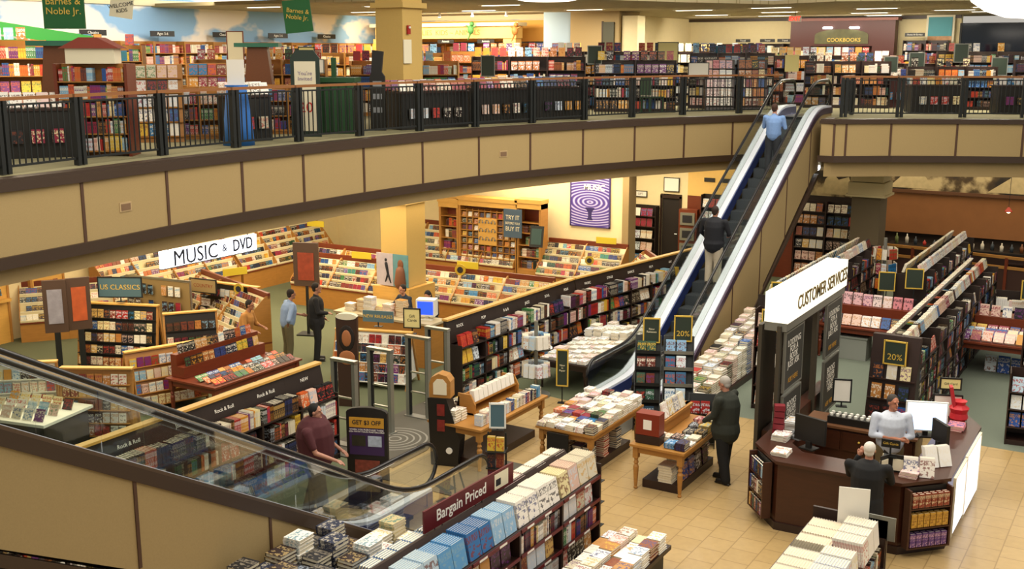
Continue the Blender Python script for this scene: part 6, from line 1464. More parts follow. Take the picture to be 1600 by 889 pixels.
# tall picture book kiosk with little roof
T_ = Thing('book_kiosk', 'tall cherry picture book kiosk with a small red roof behind the left railing', 'kiosk', (-16.35, 12.35, FU), .62)
b = MB(); b.box(0, .05, 0, .6, 0, 1.55); T_.part('side_panel', b, M_CHERRY); b = MB(); b.box(1.15, 1.2, 0, .6, 0, 1.55); T_.part('side_panel', b, M_CHERRY)
b = MB(); b.box(.05, 1.15, .3, .6, 0, 1.55); T_.part('back_panel', b, M_MAPLE); b = MB(); b.box(.2, 1.0, .05, .5, 1.55, 1.8); T_.part('lantern', b, M_SIGNC)
b = MB(); b.extr([(.1, 1.8), (1.1, 1.8), (.75, 1.98), (.45, 1.98)], 'y', 0, .55); T_.part('roof', b, mat('red_roof', '#8a3a28', .5))
Fk = Frame(-16.35, 12.35, .62, FU)
for r_ in range(5): fill_spines(Fk, .07, 1.13, .04, .1 + r_ * .29, .26, 'kids', ('shelf %d of the picture book kiosk' % (r_ + 1), 'picture book kiosk books'), depth=.2, th=(.02, .05)); b = MB(); b.box(.05, 1.15, .02, .3, .08 + r_ * .29, .099 + r_ * .29); T_.part('shelf', b, M_MAPLE)
# tapering brown post with green cap, hanging green signs
for (x, y, d_, sy) in [(-17.9, 13.7, 'left', 0), (-18.6, 19.6, 'right', 0)]:
    T_ = Thing('wooden_post', 'tapering brown timber post with a teal cap under the %s green sign' % d_, 'post', (x, y, FU), .6)
    b = MB(); b.extr([(-.42, 0), (.42, 0), (.22, 1.85), (-.22, 1.85)], 'y', -.2, .2); T_.part('shaft', b, mat('brown_timber', '#6b3f22', .5, wood=True)); b = MB(); b.box(-.5, .5, -.3, .3, 1.85, 1.94); T_.part('cap', b, mat('teal_cap', '#2f6e58', .5))
M_GREENS = mat('barn_green', '#155c2a', .6)
T_ = Thing('hanging_sign', 'dark green hanging sign reading Barnes & Noble Jr. at the upper left corner', 'sign', (-17.5, 13.55, 7.75), .62 - .02)
b = MB(); b.box(-.36, .36, -.03, .03, -.35, .4); T_.part('panel', b, M_GREENS); T_.text('lettering', 'Barnes &\nNoble Jr.', .17, M_GOLD, (0, -.035, .04), (PI / 2, 0, 0))
b = MB(); b.tube([(0, 0, .4), (0, 0, 1.0)], .012, 5); T_.part('hanger', b, M_IRON)
T_ = Thing('hanging_sign', 'tilted cream sign reading WELCOME KIDS beside the left green sign', 'sign', (-17.4, 14.75, 7.8), .6)
b = MB(); b.boxc(0, 0, 0, .42, .03, .36, 0, 0, .15); T_.part('panel', b, M_SIGNC); o = T_.text('lettering', 'WELCOME\nKIDS', .10, M_INK, (0, -.02, 0), (PI / 2, -.15, 0)); b = MB(); b.tube([(0, 0, .15), (0, 0, .95)], .01, 5); T_.part('hanger', b, M_IRON)
T_ = Thing('hanging_sign', 'tilted dark green sign reading Barnes & Noble Jr. left of the yellow column', 'sign', (-17.5, 19.75, 7.78), .55)
b = MB(); b.boxc(0, 0, 0, .62, .05, .72, 0, 0, -.1); T_.part('panel', b, M_GREENS); T_.text('lettering', 'Barnes &\nNoble Jr.', .14, M_GOLD, (0, -.03, .04), (PI / 2, .1, 0)); b = MB(); b.tube([(0, 0, .3), (0, 0, 1.0)], .012, 5); T_.part('hanger', b, M_IRON)
# green roof beam of the kids theatre and yellow wall bay at the left
b = MB(); M = Matrix.Translation((-24.5, 15.5, 7.75)) @ Euler((.0, .16, .75)).to_matrix().to_4x4(); b.box(-4.5, 3.4, -.1, .1, -.14, .14, M)
T_ = Thing('roof_beam', 'bright green slanting roof beam of the kids corner', 'beam', (-24.5, 15.5, 7.75), off=True); T_.part('beam', b, mat('bright_green', '#2a8a3c', .5)); b = MB(); b.box(-4.5, 3.4, -.35, -.11, -.26, -.18, M); T_.part('fascia', b, MATS['bright_green'])
b = MB(); b.box(-26.98, -26.9, 8, 17.5, FU, 7.75); struct('wall_yellow_bay', b, M_YELLOW)
# blue pillar, cream board, green playhouse, black cut-out
T_ = Thing('fabric_pillar', 'bright blue draped pillar topped with a white card behind the railing', 'pillar display', (-15.55, 15.75, FU), .6)
b = MB(); b.lathe([(.3, 0), (.27, .4), (.2, 1.0), (.18, 1.12)], n=20); T_.part('drape', b, mat('bright_blue', '#2a6ec0', .6), smooth=True); b = MB(); b.box(-.16, .16, -.02, .02, 1.12, 1.6); T_.part('card', b, M_PAPER); b = MB(); b.lathe([(.22, 1.1), (.22, 1.13)], n=16); T_.part('rim', b, mat('bright_blue', '#2a6ec0', .6))
T_ = Thing('notice_board', 'tall cream notice board in a black house shaped frame by the railing', 'sign', (-15.85, 18.05, FU), .55)
b = MB(); b.extr([(-.3, 0), (.3, 0), (.3, 1.62), (.18, 1.78), (-.18, 1.78), (-.3, 1.62)], 'y', -.03, .03); T_.part('frame', b, mat('dark_green_frame', '#22332a', .5)); b = MB(); b.box(-.22, .22, -.045, -.031, .12, 1.55); T_.part('panel', b, M_SIGNC); T_.text('lettering', 'You\'re\nInvited', .11, mat('lilac_ink', '#8a7a9a', .6), (0, -.05, 1.25), (PI / 2, 0, 0)); T_.text('lettering', '20', .3, mat('red_ink', '#c0302a', .6), (0, -.05, .6), (PI / 2, 0, 0))
T_ = Thing('playhouse', 'dark green slatted playhouse box behind the railing left of the column', 'playhouse', (-16.1, 19.3, FU), .5)
b = MB(); b.box(-.55, .45, -.35, .35, 0, 1.1); T_.part('body', b, mat('deep_green', '#173a1f', .5)); b = MB(); b.box(-.6, .5, -.4, .4, 1.1, 1.2); T_.part('lid', b, mat('deep_green2', '#1f4a28', .5)); b = MB(); b.box(-.1, .0, .1, .2, 1.2, 1.62); T_.part('post', b, MATS['deep_green2'])
for k in range(6): b = MB(); b.box(-.52 + k * .17, -.40 + k * .17, -.365, -.351, .05, 1.05); T_.part('slat', b, MATS['deep_green2'])
T_ = Thing('standee', 'black cut out stand with small screens before the yellow column', 'sign', (-15.75, 20.35, FU), .5)
b = MB(); b.extr([(-.17, 0), (.17, 0), (.17, 1.2), (.1, 1.3), (.15, 1.75), (-.1, 1.78), (-.13, 1.3), (-.17, 1.2)], 'y', -.06, .06); T_.part('board', b, M_BLACK)
for z in (.4, .7, .98): b = MB(); b.box(-.1, .1, -.07, -.061, z, z + .12); T_.part('print', b, mat('grey_print', '#8a8c90', .5))
# kids arch: yellow portal with lettering
T_ = Thing('portal', 'pale yellow arch lettered KIDS ANIMALS over the rear kids shelves', 'arch', (-23.3, 34.4, FU), 0)
b = MB(); b.box(-3.1, 3.0, -.35, .1, 2.2, 2.62); T_.part('fascia', b, M_YELLOW); b = MB(); b.box(-3.25, 3.15, -.5, .15, 2.62, 2.74); T_.part('cornice', b, mat('cove_cream', '#d8cba6', .7))
for x in (-3.0, 2.7): b = MB(); b.box(x - .25, x + .25, -.3, .1, 0, 2.2); T_.part('pillar', b, M_YELLOW)
T_.text('lettering', 'FAMILIES  KIDS ~ ANIMALS', .26, mat('brown_letter', '#9a6a3a', .6), (0, -.36, 2.4), (PI / 2, 0, 0))
b = MB(); b.box(-26.9, -18.3, 35.55, 35.7, FU + 2.1, 8.1); struct('wall_kids_yellow', b, mat('deep_yellow_wall', '#e0a850', .8))
for i, (x, z, c) in enumerate([(-24.6, 7.95, '#5b8a3a'), (-22.0, 7.75, '#3f7a3a'), (-20.2, 7.7, '#a5682e')]):
    T_ = Thing('hanging_toy', ['green parrot toy hanging at the left of the kids arch', 'green hanging toy lizard on the kids arch', 'brown hanging toy monkey at the right of the kids arch'][i], 'toy', (x, 33.8, z))
    b = MB(); b.ball((0, 0, 0), .12, .09, .16); b.ball((.06, -.02, .2), .08); b.capsule((0, 0, -.1), (-.12, 0, -.35), .04, .015); T_.part('body', b, mat('toy' + c[1:], c, .6), smooth=True); b = MB(); b.capsule((.0, 0, .05), (.22, 0, .12), .035, .02); b.capsule((0, 0, .05), (-.2, 0, .15), .035, .02); T_.part('arms', b, mat('toy' + c[1:], c, .6), smooth=True)
# spot track over the kids arch
T_ = Thing('track_light', 'spotlight track above the kids arch', 'lamp', (-21.8, 31.6, 8.28)); b = MB(); b.box(-3, 3, -.02, .02, -.03, 0); T_.part('track', b, M_WHITE)
for i in range(5): b = MB(); b.lathe([(.05, -.16), (.03, -.03)], -2.6 + i * 1.3, 0, 10); h_ = T_.part('spot', b, M_WHITE); b = MB(); b.lathe([(.045, -.165), (.045, -.161)], -2.6 + i * 1.3, 0, 10); T_.part('bulb', b, MATS['white_bulb'], parent=h_)
# hanging banner on the column corner, notices on the yellow column
sign_board('pale blue hanging banner with an orange star left of the beige column', -18.75, 34.2, 7.7, .95, 1.25, mat('pale_blue_banner', '#9fb4c4', .7), .3, None, None)
sign_board('cream notice pinned on the right face of the yellow column', -15.93, 21.75, 7.0, .3, .55, M_SIGNC, PI / 2, None, None)
T_ = Thing('fire_alarm', 'small red alarm on the right face of the yellow column', 'alarm', (-15.94, 21.8, 7.5), PI / 2); b = MB(); b.box(-.05, .05, -.04, 0, -.1, .1); T_.part('case', b, mat('alarm_red', '#a5201c', .5)); b = MB(); b.ball((0, -.05, .05), .03); T_.part('lens', b, M_WHITE)
T_ = Thing('dark_panel', 'tall narrow dark green panel on the beige upper column', 'panel', (-16.75, 34.02, 7.2), 0); b = MB(); b.box(-.2, .2, 0, .04, -.75, .75); T_.part('panel', b, mat('dark_olive', '#3c3a24', .6)); b = MB(); b.box(-.24, -.2, -.01, .05, -.78, .78); T_.part('edge', b, M_TRIM)
# cookbook alcove
T_ = Thing('alcove', 'dark red wooden alcove lettered COOKBOOKS on the upper back wall', 'cabinet', (-11.6, 43.35, FU), 0)
b = MB(); b.box(-1.95, -1.15, 0, .5, 0, 2.88); T_.part('side_panel', b, M_REDW := mat('red_cherry_wood', '#431308', .45, wood=True)); b = MB(); b.box(1.15, 1.95, 0, .5, 0, 2.88); T_.part('side_panel', b, M_REDW)
b = MB(); b.box(-1.15, 1.15, .0, .5, 1.95, 2.88); T_.part('fascia', b, M_REDW); b = MB(); b.box(-2.05, 2.05, -.08, .55, 2.88, 2.98); T_.part('cornice', b, M_CHERRY); b = MB(); b.box(-1.15, 1.15, .4, .5, 0, 1.95); T_.part('back_panel', b, M_CHERRY)
b = MB(); b.extr([(-1.0, 2.03), (1.0, 2.03), (1.0, 2.35)] + [(1.0 * math.cos(PI * k / 10), 2.35 + .22 * math.sin(PI * k / 10)) for k in range(1, 10)] + [(-1.0, 2.35)], 'y', -.03, -.001); T_.part('painting', b, mat('olive_painting', '#4d4a28', .6, noise=.5, scale=4)); T_.text('lettering', 'COOKBOOKS', .2, M_GOLD, (.1, -.04, 2.17), (PI / 2, 0, 0))
for x in (-.5, .5): b = MB(); b.capsule((x - .15, -.12, 2.62), (x + .15, -.12, 2.62), .04, .04); T_.part('picture_light', b, MATS['white_bulb'], smooth=True)
Fk = Frame(-11.6, 43.35, 0, FU)
for r_ in range(5):
    z = .1 + r_ * .38; b = MB(); b.box(-1.15, 1.15, .02, .4, z - .02, z); T_.part('shelf', b, M_CHERRY)
    fill_faces(Fk, -1.12, 1.12, .06, z, .3, 'kids' if r_ > 2 else 'warm', ('shelf %d of the cookbook alcove' % (r_ + 1), 'cookbook alcove books'), w=.24, gap=.03, tilt=.1, lite=True, t=.04)
for x in (-1.55, 1.55):
    for z in (.9, 1.5): b = MB(); b.box(x - .3, x + .3, -.12, 0, z - .03, z); T_.part('ledge', b, M_CHERRY); fill_faces(Fk, x - .28, x + .28, -.1, z, .28, 'warm', ('side ledge at %.1f m of the cookbook alcove, %s' % (z, 'left' if x < 0 else 'right'), 'cookbook alcove books'), w=.24, gap=.02, lite=True, t=.04)
# city poster right of it, night windows with reflections
T_ = Thing('wall_poster', 'teal sky poster over an orange skyline right of the cookbook alcove', 'poster', (-8.2, 44.0, 7.65), -.05)
b = MB(); b.box(-.42, .42, -.02, .02, -.1, .58); T_.part('sky', b, mat('teal_print', '#3a8f9a', .5, noise=.15, scale=2)); b = MB(); b.box(-.42, .42, -.02, .02, -.55, -.1); T_.part('skyline', b, mat('sand_print', '#b98a5c', .5, noise=.4, scale=9)); b = MB(); b.box(-.5, .5, .0, .03, -.62, .65); T_.part('mount', b, M_SIGNC)
T_ = Thing('window_1', None, None, (0, 43.55, 0), kind='structure'); b = MB(); b.box(-7.4, 5.9, 0, .02, 6.9, 7.98); T_.part('window_pane', b, mat('night_glass', '#0a1420', .08)); b = MB()
for x in (-7.4, -5.0, -2.6, -.2): b.box(x - .03, x + .03, -.04, 0, 6.9, 7.98)
T_.part('window_frame', b, M_BLACK)
# category signs hanging along both walls
for i, y in enumerate([16.5, 19, 21.5, 24, 26.5, 29, 31.5]): sign_board('small dark category sign above the mural wall shelves, %s from the near end' % ordinal(i + 1), -26.6, y, 7.52, .85, .16, M_BLACK, PI / 2 - .1, None, 'Ages 3-6' if i % 2 else 'Classics', M_PAPER, .11)
for i, x in enumerate([-15.6, -14.6, -13.9, -13.2]): sign_board('small dark category sign above the cream wall shelves, %s from the corner' % ordinal(i + 1), x, 43.8, 7.42, .6, .12, M_BLACK, 0, None, 'Travel', M_PAPER, .09)
for i, x in enumerate([-24.9, -23.2, -21.5]): sign_board('small dark category sign under the kids arch, %s from the left' % ordinal(i + 1), x, 34.0, 7.35, .7, .13, M_BLACK, 0, None, 'Animals', M_PAPER, .1)
sign_board('small dark category sign right of the cookbook alcove', -8.95, 43.4, 7.6, .7, .13, M_BLACK, 0, None, 'Home & Garden', M_PAPER, .08)
# green / yellow signs standing on islands
for i, (x, y, z, w_, h, m, fr, d_) in enumerate([
    (-24.6, 15.8, 6.75, .45, .7, M_SLATE, M_SILVER, 'chalk grey sign at the far left island'), (-20.6, 20.9, 7.05, .38, .85, M_SIGNC, M_CHERRY, 'tall cream poster on the kids island'),
    (-19.6, 22.4, 6.85, .38, .5, M_SIGNY, M_IRON, 'yellow card on the kids island left of the column'), (-18.4, 21.4, 6.65, .3, .3, M_PAPER, M_SILVER, 'white framed card on the kids island'),
    (-17.2, 27.3, 6.6, .35, .55, M_GSIGN, M_SILVER, 'green sign on the dark island right of the column'), (-15.3, 30.2, 6.9, .38, .5, M_GSIGN, M_SILVER, 'green sign before the beige upper column'),
    (-14.0, 32.6, 6.95, .6, .62, M_SIGNY, M_IRON, 'black framed yellow easel poster'), (-13.1, 32.9, 6.45, .6, .4, M_PAPER, M_IRON, 'white print below the yellow easel poster'),
    (-12.9, 34.8, 7.0, .9, .35, mat('teal_banner', '#2f6f86', .6), None, 'teal banner over the blue topped book tower'), (-10.6, 34.2, 6.65, .42, .5, M_SIGNY, None, 'yellow card at the head of the escalator'),
    (-9.4, 36.6, 6.6, .4, .45, M_GSIGN, M_SILVER, 'green card left of the cookbook table'), (-8.3, 37.0, 6.6, .4, .45, M_GSIGN, M_SILVER, 'green card in the middle of the cookbook table'),
    (-7.6, 37.4, 6.7, .45, .5, M_GSIGN, M_SILVER, 'green card at the right of the cookbook table'), (-6.6, 39.2, 6.95, .42, .55, M_GSIGN, M_SILVER, 'green sign on the island right of the alcove'),
    (-5.2, 37.6, 6.55, .45, .5, M_GSIGN, M_SILVER, 'green sign before the teal skyline poster'), (-3.4, 38.2, 6.6, .45, .5, M_GSIGN, M_SILVER, 'green sign before the night windows')]):
    sign_board(d_, x, y, z, w_, h, m, .55, fr, None, post=max(.05, z - h / 2 - FU - 1.5) if z < 6.9 else .25)
# leaning brochure easel and rack left of the blue pillar
for (x, y, rz, d_, pal, c) in [(-17.4, 15.5, .75, 'brown A-frame rack of leaning picture books left of the blue pillar', 'light', M_MAPLE), (-18.5, 17.9, .7, 'spinner style kids rack before the mural', 'kids', M_MAPLE), (-12.5, 33.2, .5, 'dark tower of red and white books left of the escalator head', 'pink', M_DARK), (-11.6, 33.6, .5, 'dark tower of patterned books beside the escalator head', 'warm', M_DARK)]:
    zz = len(ITEMS); T_ = Thing('book_tower', d_, 'rack', (x, y, FU), rz); b = MB(); b.extr([(-.1, 0), (.4, 0), (.4, 1.5), (.22, 1.5)], 'x', -.45, .45); T_.part('core', b, c)
    for r_ in range(5): z = .12 + r_ * .28; b = MB(); b.box(-.45, .45, -.16 + z * .2, .1 + z * .1, z - .02, z); T_.part('shelf', b, c); fill_faces(Frame(x, y, rz, FU), -.43, .43, -.12 + z * .2, z, .25, pal, ('tier %d of the %s' % (r_ + 1, d_[:50]), d_[:40] + ' books'), w=.18, gap=.02, tilt=.2, lite=True, t=.03)
# green chair by the railing
T_ = Thing('chair', 'dark green slatted chair behind the balcony railing', 'chair', (-13.6, 30.6, FU), 2.6); mg = mat('chair_green', '#1d3a26', .5)
b = MB(); b.box(-.25, .25, -.25, .25, .42, .46); T_.part('seat', b, mg); b = MB(); b.box(-.25, .25, .21, .25, .5, 1.0); T_.part('backrest', b, mg)
for sx in (-.22, .22):
    for sy in (-.22, .22): b = MB(); b.box(sx - .02, sx + .02, sy - .02, sy + .02, 0, .42); T_.part('leg', b, mg)
# big bowl pendants in the void
for (x, y, z, r_, d_) in [(-1.96, 16.3, 7.42, .78, 'huge glowing white bowl pendant at the upper right corner'), (-9.3, 16.6, 7.8, 1.15, 'huge glowing white bowl pendant at the top centre edge')]:
    T_ = Thing('pendant_lamp', d_, 'lamp', (x, y, z)); b = MB(); b.lathe([(.05, 0), (r_ * .35, .015), (r_ * .68, .10), (r_ * .9, .22), (r_, .36), (r_ * .97, .36), (r_ * .6, .14)], n=32); T_.part('lamp_shade', b, mat('alabaster_bowl', '#f6f2ea', .4, emit='#fff6e8', es=2.2), smooth=True)
    for k in range(3): a = k * 2.1; b = MB(); b.tube([(r_ * .97 * math.cos(a), r_ * .97 * math.sin(a), .33), (.05 * math.cos(a), .05 * math.sin(a), 1.6)], .014, 6); T_.part('rod', b, M_TRIM)
    b = MB(); b.lathe([(.1, 1.55), (.1, 1.7), (.03, 1.7), (.03, 4.2)], n=12); T_.part('stem', b, M_TRIM)
# ================================================================ people
TMPSC = bpy.data.scenes.new('workshop')
def remeshed(mb, name, m, voxel=.012, smooth=4):
    me = mb.mesh(name, m); o = bpy.data.objects.new('tmp', me); TMPSC.collection.objects.link(o)
    md = o.modifiers.new('r', 'REMESH'); md.mode = 'VOXEL'; md.voxel_size = voxel
    ms = o.modifiers.new('s', 'SMOOTH'); ms.iterations = smooth; ms.factor = .5
    with bpy.context.temp_override(scene=TMPSC, view_layer=TMPSC.view_layers[0]):
        dg = bpy.context.evaluated_depsgraph_get(); dg.update()
        out = bpy.data.meshes.new_from_object(o.evaluated_get(dg)); out.name = name
    bpy.data.objects.remove(o)
    if not out.materials: out.materials.append(m)
    out.polygons.foreach_set('use_smooth', [True] * len(out.polygons))
    return out
def V3(*a): return Vector(a)
def person(label, loc, rz, h=1.78, build=1.0, shirt='#333333', pants='#222222', hair='#2a1a10', skin='#b98062', shoes='#15120f', sleeve=1.0, arms=None, lean=0.0, legs=None, head_turn=(0, 0), belly=0., coat=0., hairlong=0., bald=False, lower=True, extra=None, thin=1.0, pitch=0.):
    """local frame: facing -y, z up from the soles"""
    k = h / 1.78; T_ = Thing('person', label, 'person', loc, rz)
    S_ = lambda v: Vector(v) * k
    lv = lambda x, y, z: S_((x, y + (0 - max(0, z - .93) * math.sin(lean)), z - max(0, z - .93) * (1 - math.cos(lean))))
    hipL, hipR = S_((-.095, 0, .93)), S_((.095, 0, .93))
    L = legs or {}
    kn = [S_(L.get('kl', (-.105, -.02, .50))), S_(L.get('kr', (.105, -.02, .50)))]
    an = [S_(L.get('al', (-.11, .02, .085))), S_(L.get('ar', (.11, .02, .085)))]
    sh = [lv(-.185 * build, 0, 1.44), lv(.185 * build, 0, 1.44)]
    A = arms or {}
    el = [lv(*A.get('el', (-.25, .03, 1.16))), lv(*A.get('er', (.25, .03, 1.16)))]
    wr = [lv(*A.get('wl', (-.26, -.06, .92))), lv(*A.get('wr', (.26, -.06, .92)))]
    neck = lv(0, .0, 1.50); hc = lv(0, -.03 - .10 * math.sin(pitch), 1.665 - .03 * math.sin(pitch)) 
    HM = Matrix.Translation(hc) @ Euler((pitch + lean * .6, 0, head_turn[0])).to_matrix().to_4x4() @ Matrix.Scale(k, 4)
    b = MB()
    b.ball((0, .01, .025), .074, .092, .092, 16, 12, HM); b.ball((0, -.022, -.045), .055, .062, .07, 14, 10, HM)
    b.capsule(HM @ V3(0, -.088, .005), HM @ V3(0, -.104, -.022), .010, .014); b.ball((0, -.075, -.09), .028, .022, .022, 10, 6, HM)
    for s in (-1, 1): b.ball((s * .075, .005, -.005), .012, .02, .03, 8, 6, HM); b.ball((s * .03, -.078, .03), .022, .012, .009, 8, 6, HM)
    b.capsule(neck - V3(0, 0, .06), HM @ V3(0, .012, -.05), .055 * k * build ** .5, .05 * k)
    # torso and legs (continuous body)
    pel = S_((0, 0, .96)); ch = lv(0, 0, 1.30)
    b.ball(tuple(pel), .155 * build * k, .11 * k * (1 + belly), .12 * k); b.capsule(tuple(lv(0, 0, 1.0)), tuple(ch), .13 * build * k, .145 * build * k)
    for i in (0, 1):
        b.capsule(ch + V3(0, 0, .06), sh[i], .09 * k, .055 * k)
        b.capsule(sh[i], el[i], .048 * k * build ** .5, .038 * k); b.capsule(el[i], wr[i], .038 * k, .026 * k)
        hp = (hipL, hipR)[i]; b.capsule(hp, kn[i], .082 * k * build ** .7, .055 * k); b.capsule(kn[i], an[i], .053 * k, .037 * k)
        b.capsule(an[i] + V3(0, .02, -.03) * k, an[i] + V3(0, -.14, -.05) * k, .035 * k, .03 * k)
        # hand: palm, four fingers, thumb
        d = (wr[i] - el[i]).normalized(); sx = (-1, 1)[i]
        side = d.cross(V3(0, 1, 0) if abs(d.y) < .8 else V3(0, 0, 1)).normalized(); nrm = side.cross(d).normalized()
        pc = wr[i] + d * .05 * k; b.capsule(wr[i], wr[i] + d * .075 * k, .024 * k, .028 * k)
        b.capsule(wr[i] + d * .05 * k - side * .022 * k, wr[i] + d * .05 * k + side * .022 * k, .017 * k, .017 * k)
        for f in range(4):
            o_ = (f - 1.5) * .0195 * k; ln = (.060, .070, .066, .052)[f] * k; p0 = wr[i] + d * .085 * k + side * o_
            p1 = p0 + d * ln * .55 - nrm * .006 * k; p2 = p1 + d * ln * .42 - nrm * .022 * k
            b.capsule(p0, p1, .0092 * k, .0088 * k, 8); b.capsule(p1, p2, .0088 * k, .0078 * k, 8)
        t0 = wr[i] + d * .03 * k - side * .024 * k * sx; t1 = t0 + d * .035 * k - side * .025 * k * sx - nrm * .01 * k; b.capsule(t0, t1, .011 * k, .0095 * k, 8); b.capsule(t1, t1 + d * .03 * k - nrm * .006 * k, .0095 * k, .008 * k, 8)
    body = bpy.data.objects.new('body', remeshed(b, 'body', mat('skin' + skin[1:], skin, .55), .0085, 3)); COL.objects.link(body); body.parent = T_.o
    def add(name, mb, col, voxel=.013, sm=5, rough=.85):
        o = bpy.data.objects.new(name, remeshed(mb, name, mat(name + col[1:], col, rough, noise=.12, scale=25), voxel, sm)); COL.objects.link(o); o.parent = T_.o; return o
    # shirt
    b = MB(); e = .022 * k
    b.ball(tuple(lv(0, -.01 - .05 * belly, 1.05)), (.17 * build) * k, (.125 + .09 * belly) * k, .16 * k, 16, 10)
    b.capsule(tuple(lv(0, -.03 * belly, 1.02)), tuple(lv(0, 0, 1.32)), .155 * build * k, .165 * build * k * thin, 16)
    b.ball(tuple(lv(0, .01, 1.36)), .19 * build * k, .125 * k, .14 * k, 16, 10)
    if coat: b.capsule(tuple(S_((0, .0, .98))), tuple(S_((0, .0, .98 - coat))), .165 * build * k, .175 * build * k, 16)
    for i in (0, 1):
        b.capsule(ch + V3(0, 0, .07 * k), sh[i], .095 * k, .066 * k); q = el[i] if sleeve >= .5 else sh[i] + (el[i] - sh[i]) * .75
        b.capsule(sh[i], q, .062 * k * build ** .45, .056 * k)
        if sleeve >= .5: b.capsule(el[i], el[i] + (wr[i] - el[i]) * (.97 if sleeve >= 1 else .35), .058 * k, .044 * k)
    b.capsule(neck - V3(0, 0, .05 * k), neck + V3(0, 0, .005 * k), .09 * k, .062 * k)
    add('shirt' if not coat else 'jacket', b, shirt)
    # trousers
    b = MB(); b.ball(tuple(S_((0, 0, .95))), .165 * build * k, .125 * k * (1 + belly * .6), .11 * k, 16, 10)
    for i in (0, 1): b.capsule((hipL, hipR)[i], kn[i], .10 * k * build ** .8, .078 * k * build ** .6, 14); b.capsule(kn[i], an[i] + V3(0, 0, -.02), .078 * k * build ** .6, .068 * k * build ** .4, 14)
    add('trousers', b, pants)
    for i in (0, 1):
        b = MB(); b.capsule(an[i] + V3(0, .035, -.035) * k, an[i] + V3(0, -.15, -.045) * k, .043 * k, .038 * k); b.boxc(an[i].x, an[i].y - .055 * k, an[i].z - .074 * k, .08 * k, .27 * k, .02 * k)
        add('shoe', b, shoes, .01, 2, .4)
    if not bald:
        b = MB(); b.ball((0, .026, .04), .083, .095, .092, 16, 12, HM)
        if hairlong: b.capsule(HM @ V3(0, .06, .0), HM @ V3(0, .07, -hairlong), .075 * k, .06 * k)
        else: b.ball((0, .055, -.02), .070, .05, .06, 12, 8, HM)
        add('hair', b, hair, .009, 3)
    b = MB()
    for s in (-1, 1): b.ball((s * .028, -.086, .012), .009, .006, .006, 8, 6, HM)
    T_.part('eyes', b, mat('eye_dark', '#1b1410', .3), smooth=True)
    b = MB(); b.ball((0, -.088, -.062), .020, .006, .005, 8, 6, HM); T_.part('mouth', b, mat('lip', '#8a4a3e', .5), smooth=True)
    return T_
# grey haired man in the dark green jacket at the third oak table (faces the table, towards -X)
person('grey haired man in dark green jacket and black trousers facing the oak table', (-6.03, 16.85, .012), -PI / 2 - .15, 1.8, 1.38, '#262a22', '#121314', '#a8a29a', '#b07a62', arms=dict(el=(-.24, -.10, 1.20), wl=(-.17, -.32, 1.08), er=(.27, -.08, 1.18), wr=(.17, -.30, 1.02)), coat=.10, pitch=.25, legs=dict(kl=(-.1, -.03, .5), kr=(.1, .02, .5), al=(-.1, -.06, .085), ar=(.1, .10, .085)))
# heavy man in maroon shirt
person('large man in a maroon short sleeved shirt walking behind the bronze escalator', (-10.88, 12.3, .0), PI / 2 + .35, 1.80, 1.75, '#4a1c22', '#2f3238', '#15110f', '#b07e68', sleeve=.3, belly=.9, arms=dict(el=(-.34, -.14, 1.14), wl=(-.26, -.42, 1.02), er=(.36, -.05, 1.12), wr=(.30, -.30, .98)), legs=dict(kl=(-.12, -.10, .5), kr=(.12, .06, .5), al=(-.12, -.16, .085), ar=(.12, .20, .085)))
# riders on the silver escalator
person('rider in a dark jacket and pale trousers on the middle of the silver escalator', (-9.1, 24.15, 1.74), PI - .1, 1.8, 1.42, '#12141c', '#b3a894', '#2a1a12', '#9b6b52', arms=dict(el=(-.33, -.08, 1.18), wl=(-.22, -.28, 1.10), er=(.34, -.02, 1.18), wr=(.34, -.22, 1.05)), coat=.03)
person('rider in a light blue sweatshirt and dark trousers near the top of the escalator', (-9.05, 27.95, 3.94), PI + .1, 1.76, 1.2, '#6f8fc0', '#22262c', '#3a2216', '#b5806a', arms=dict(el=(-.28, -.05, 1.18), wl=(-.22, -.2, 1.3), er=(.27, -.1, 1.2), wr=(.08, -.22, 1.42)))
# the couple in the music department
person('man in a light blue shirt and khaki trousers with hand on hip by the discs', (-17.1, 18.55, 0), PI * .75 + .3, 1.74, 1.15, '#7f95b8', '#5a5238', '#1c130e', '#a0705a', sleeve=.5, arms=dict(el=(-.36, .12, 1.14), wl=(-.2, .06, .98), er=(.27, -.16, 1.16), wr=(.12, -.36, 1.12)), lean=.14)
person('man in a black suit standing beside the light blue shirt', (-16.75, 19.15, 0), PI * .72, 1.82, 1.08, '#17171a', '#131316', '#1a120d', '#a5765e', coat=.12, arms=dict(el=(-.24, -.05, 1.16), wl=(-.14, -.24, 1.12), er=(.25, .0, 1.16), wr=(.2, -.16, .96)))
person('person in an orange shirt bending to the discs left of the couple', (-17.35, 17.45, 0), PI * .6, 1.7, 1.05, '#a8763a', '#3b342c', '#120d0b', '#9b6a50', sleeve=.5, lean=.2, arms=dict(el=(-.26, -.1, 1.16), wl=(-.2, -.32, 1.1), er=(.27, -.12, 1.16), wr=(.16, -.36, 1.12)))
person('long black haired woman leaning over papers on the music counter', (-14.75, 20.95, 0), .15, 1.62, .95, '#17181c', '#26262a', '#0e0a09', '#b9846a', hairlong=.22, lean=.3, arms=dict(el=(-.24, -.18, 1.16), wl=(-.1, -.38, 1.12), er=(.24, -.18, 1.16), wr=(.08, -.38, 1.10)), pitch=.4)
person('clerk in a navy top with a raised arm behind the music counter', (-15.4, 20.85, 0), -.2, 1.66, 1.0, '#1d2836', '#22242a', '#1a110c', '#b07a5e', lean=.2, arms=dict(el=(-.3, -.1, 1.26), wl=(-.2, -.34, 1.2), er=(.24, -.18, 1.14), wr=(.1, -.4, 1.10)))
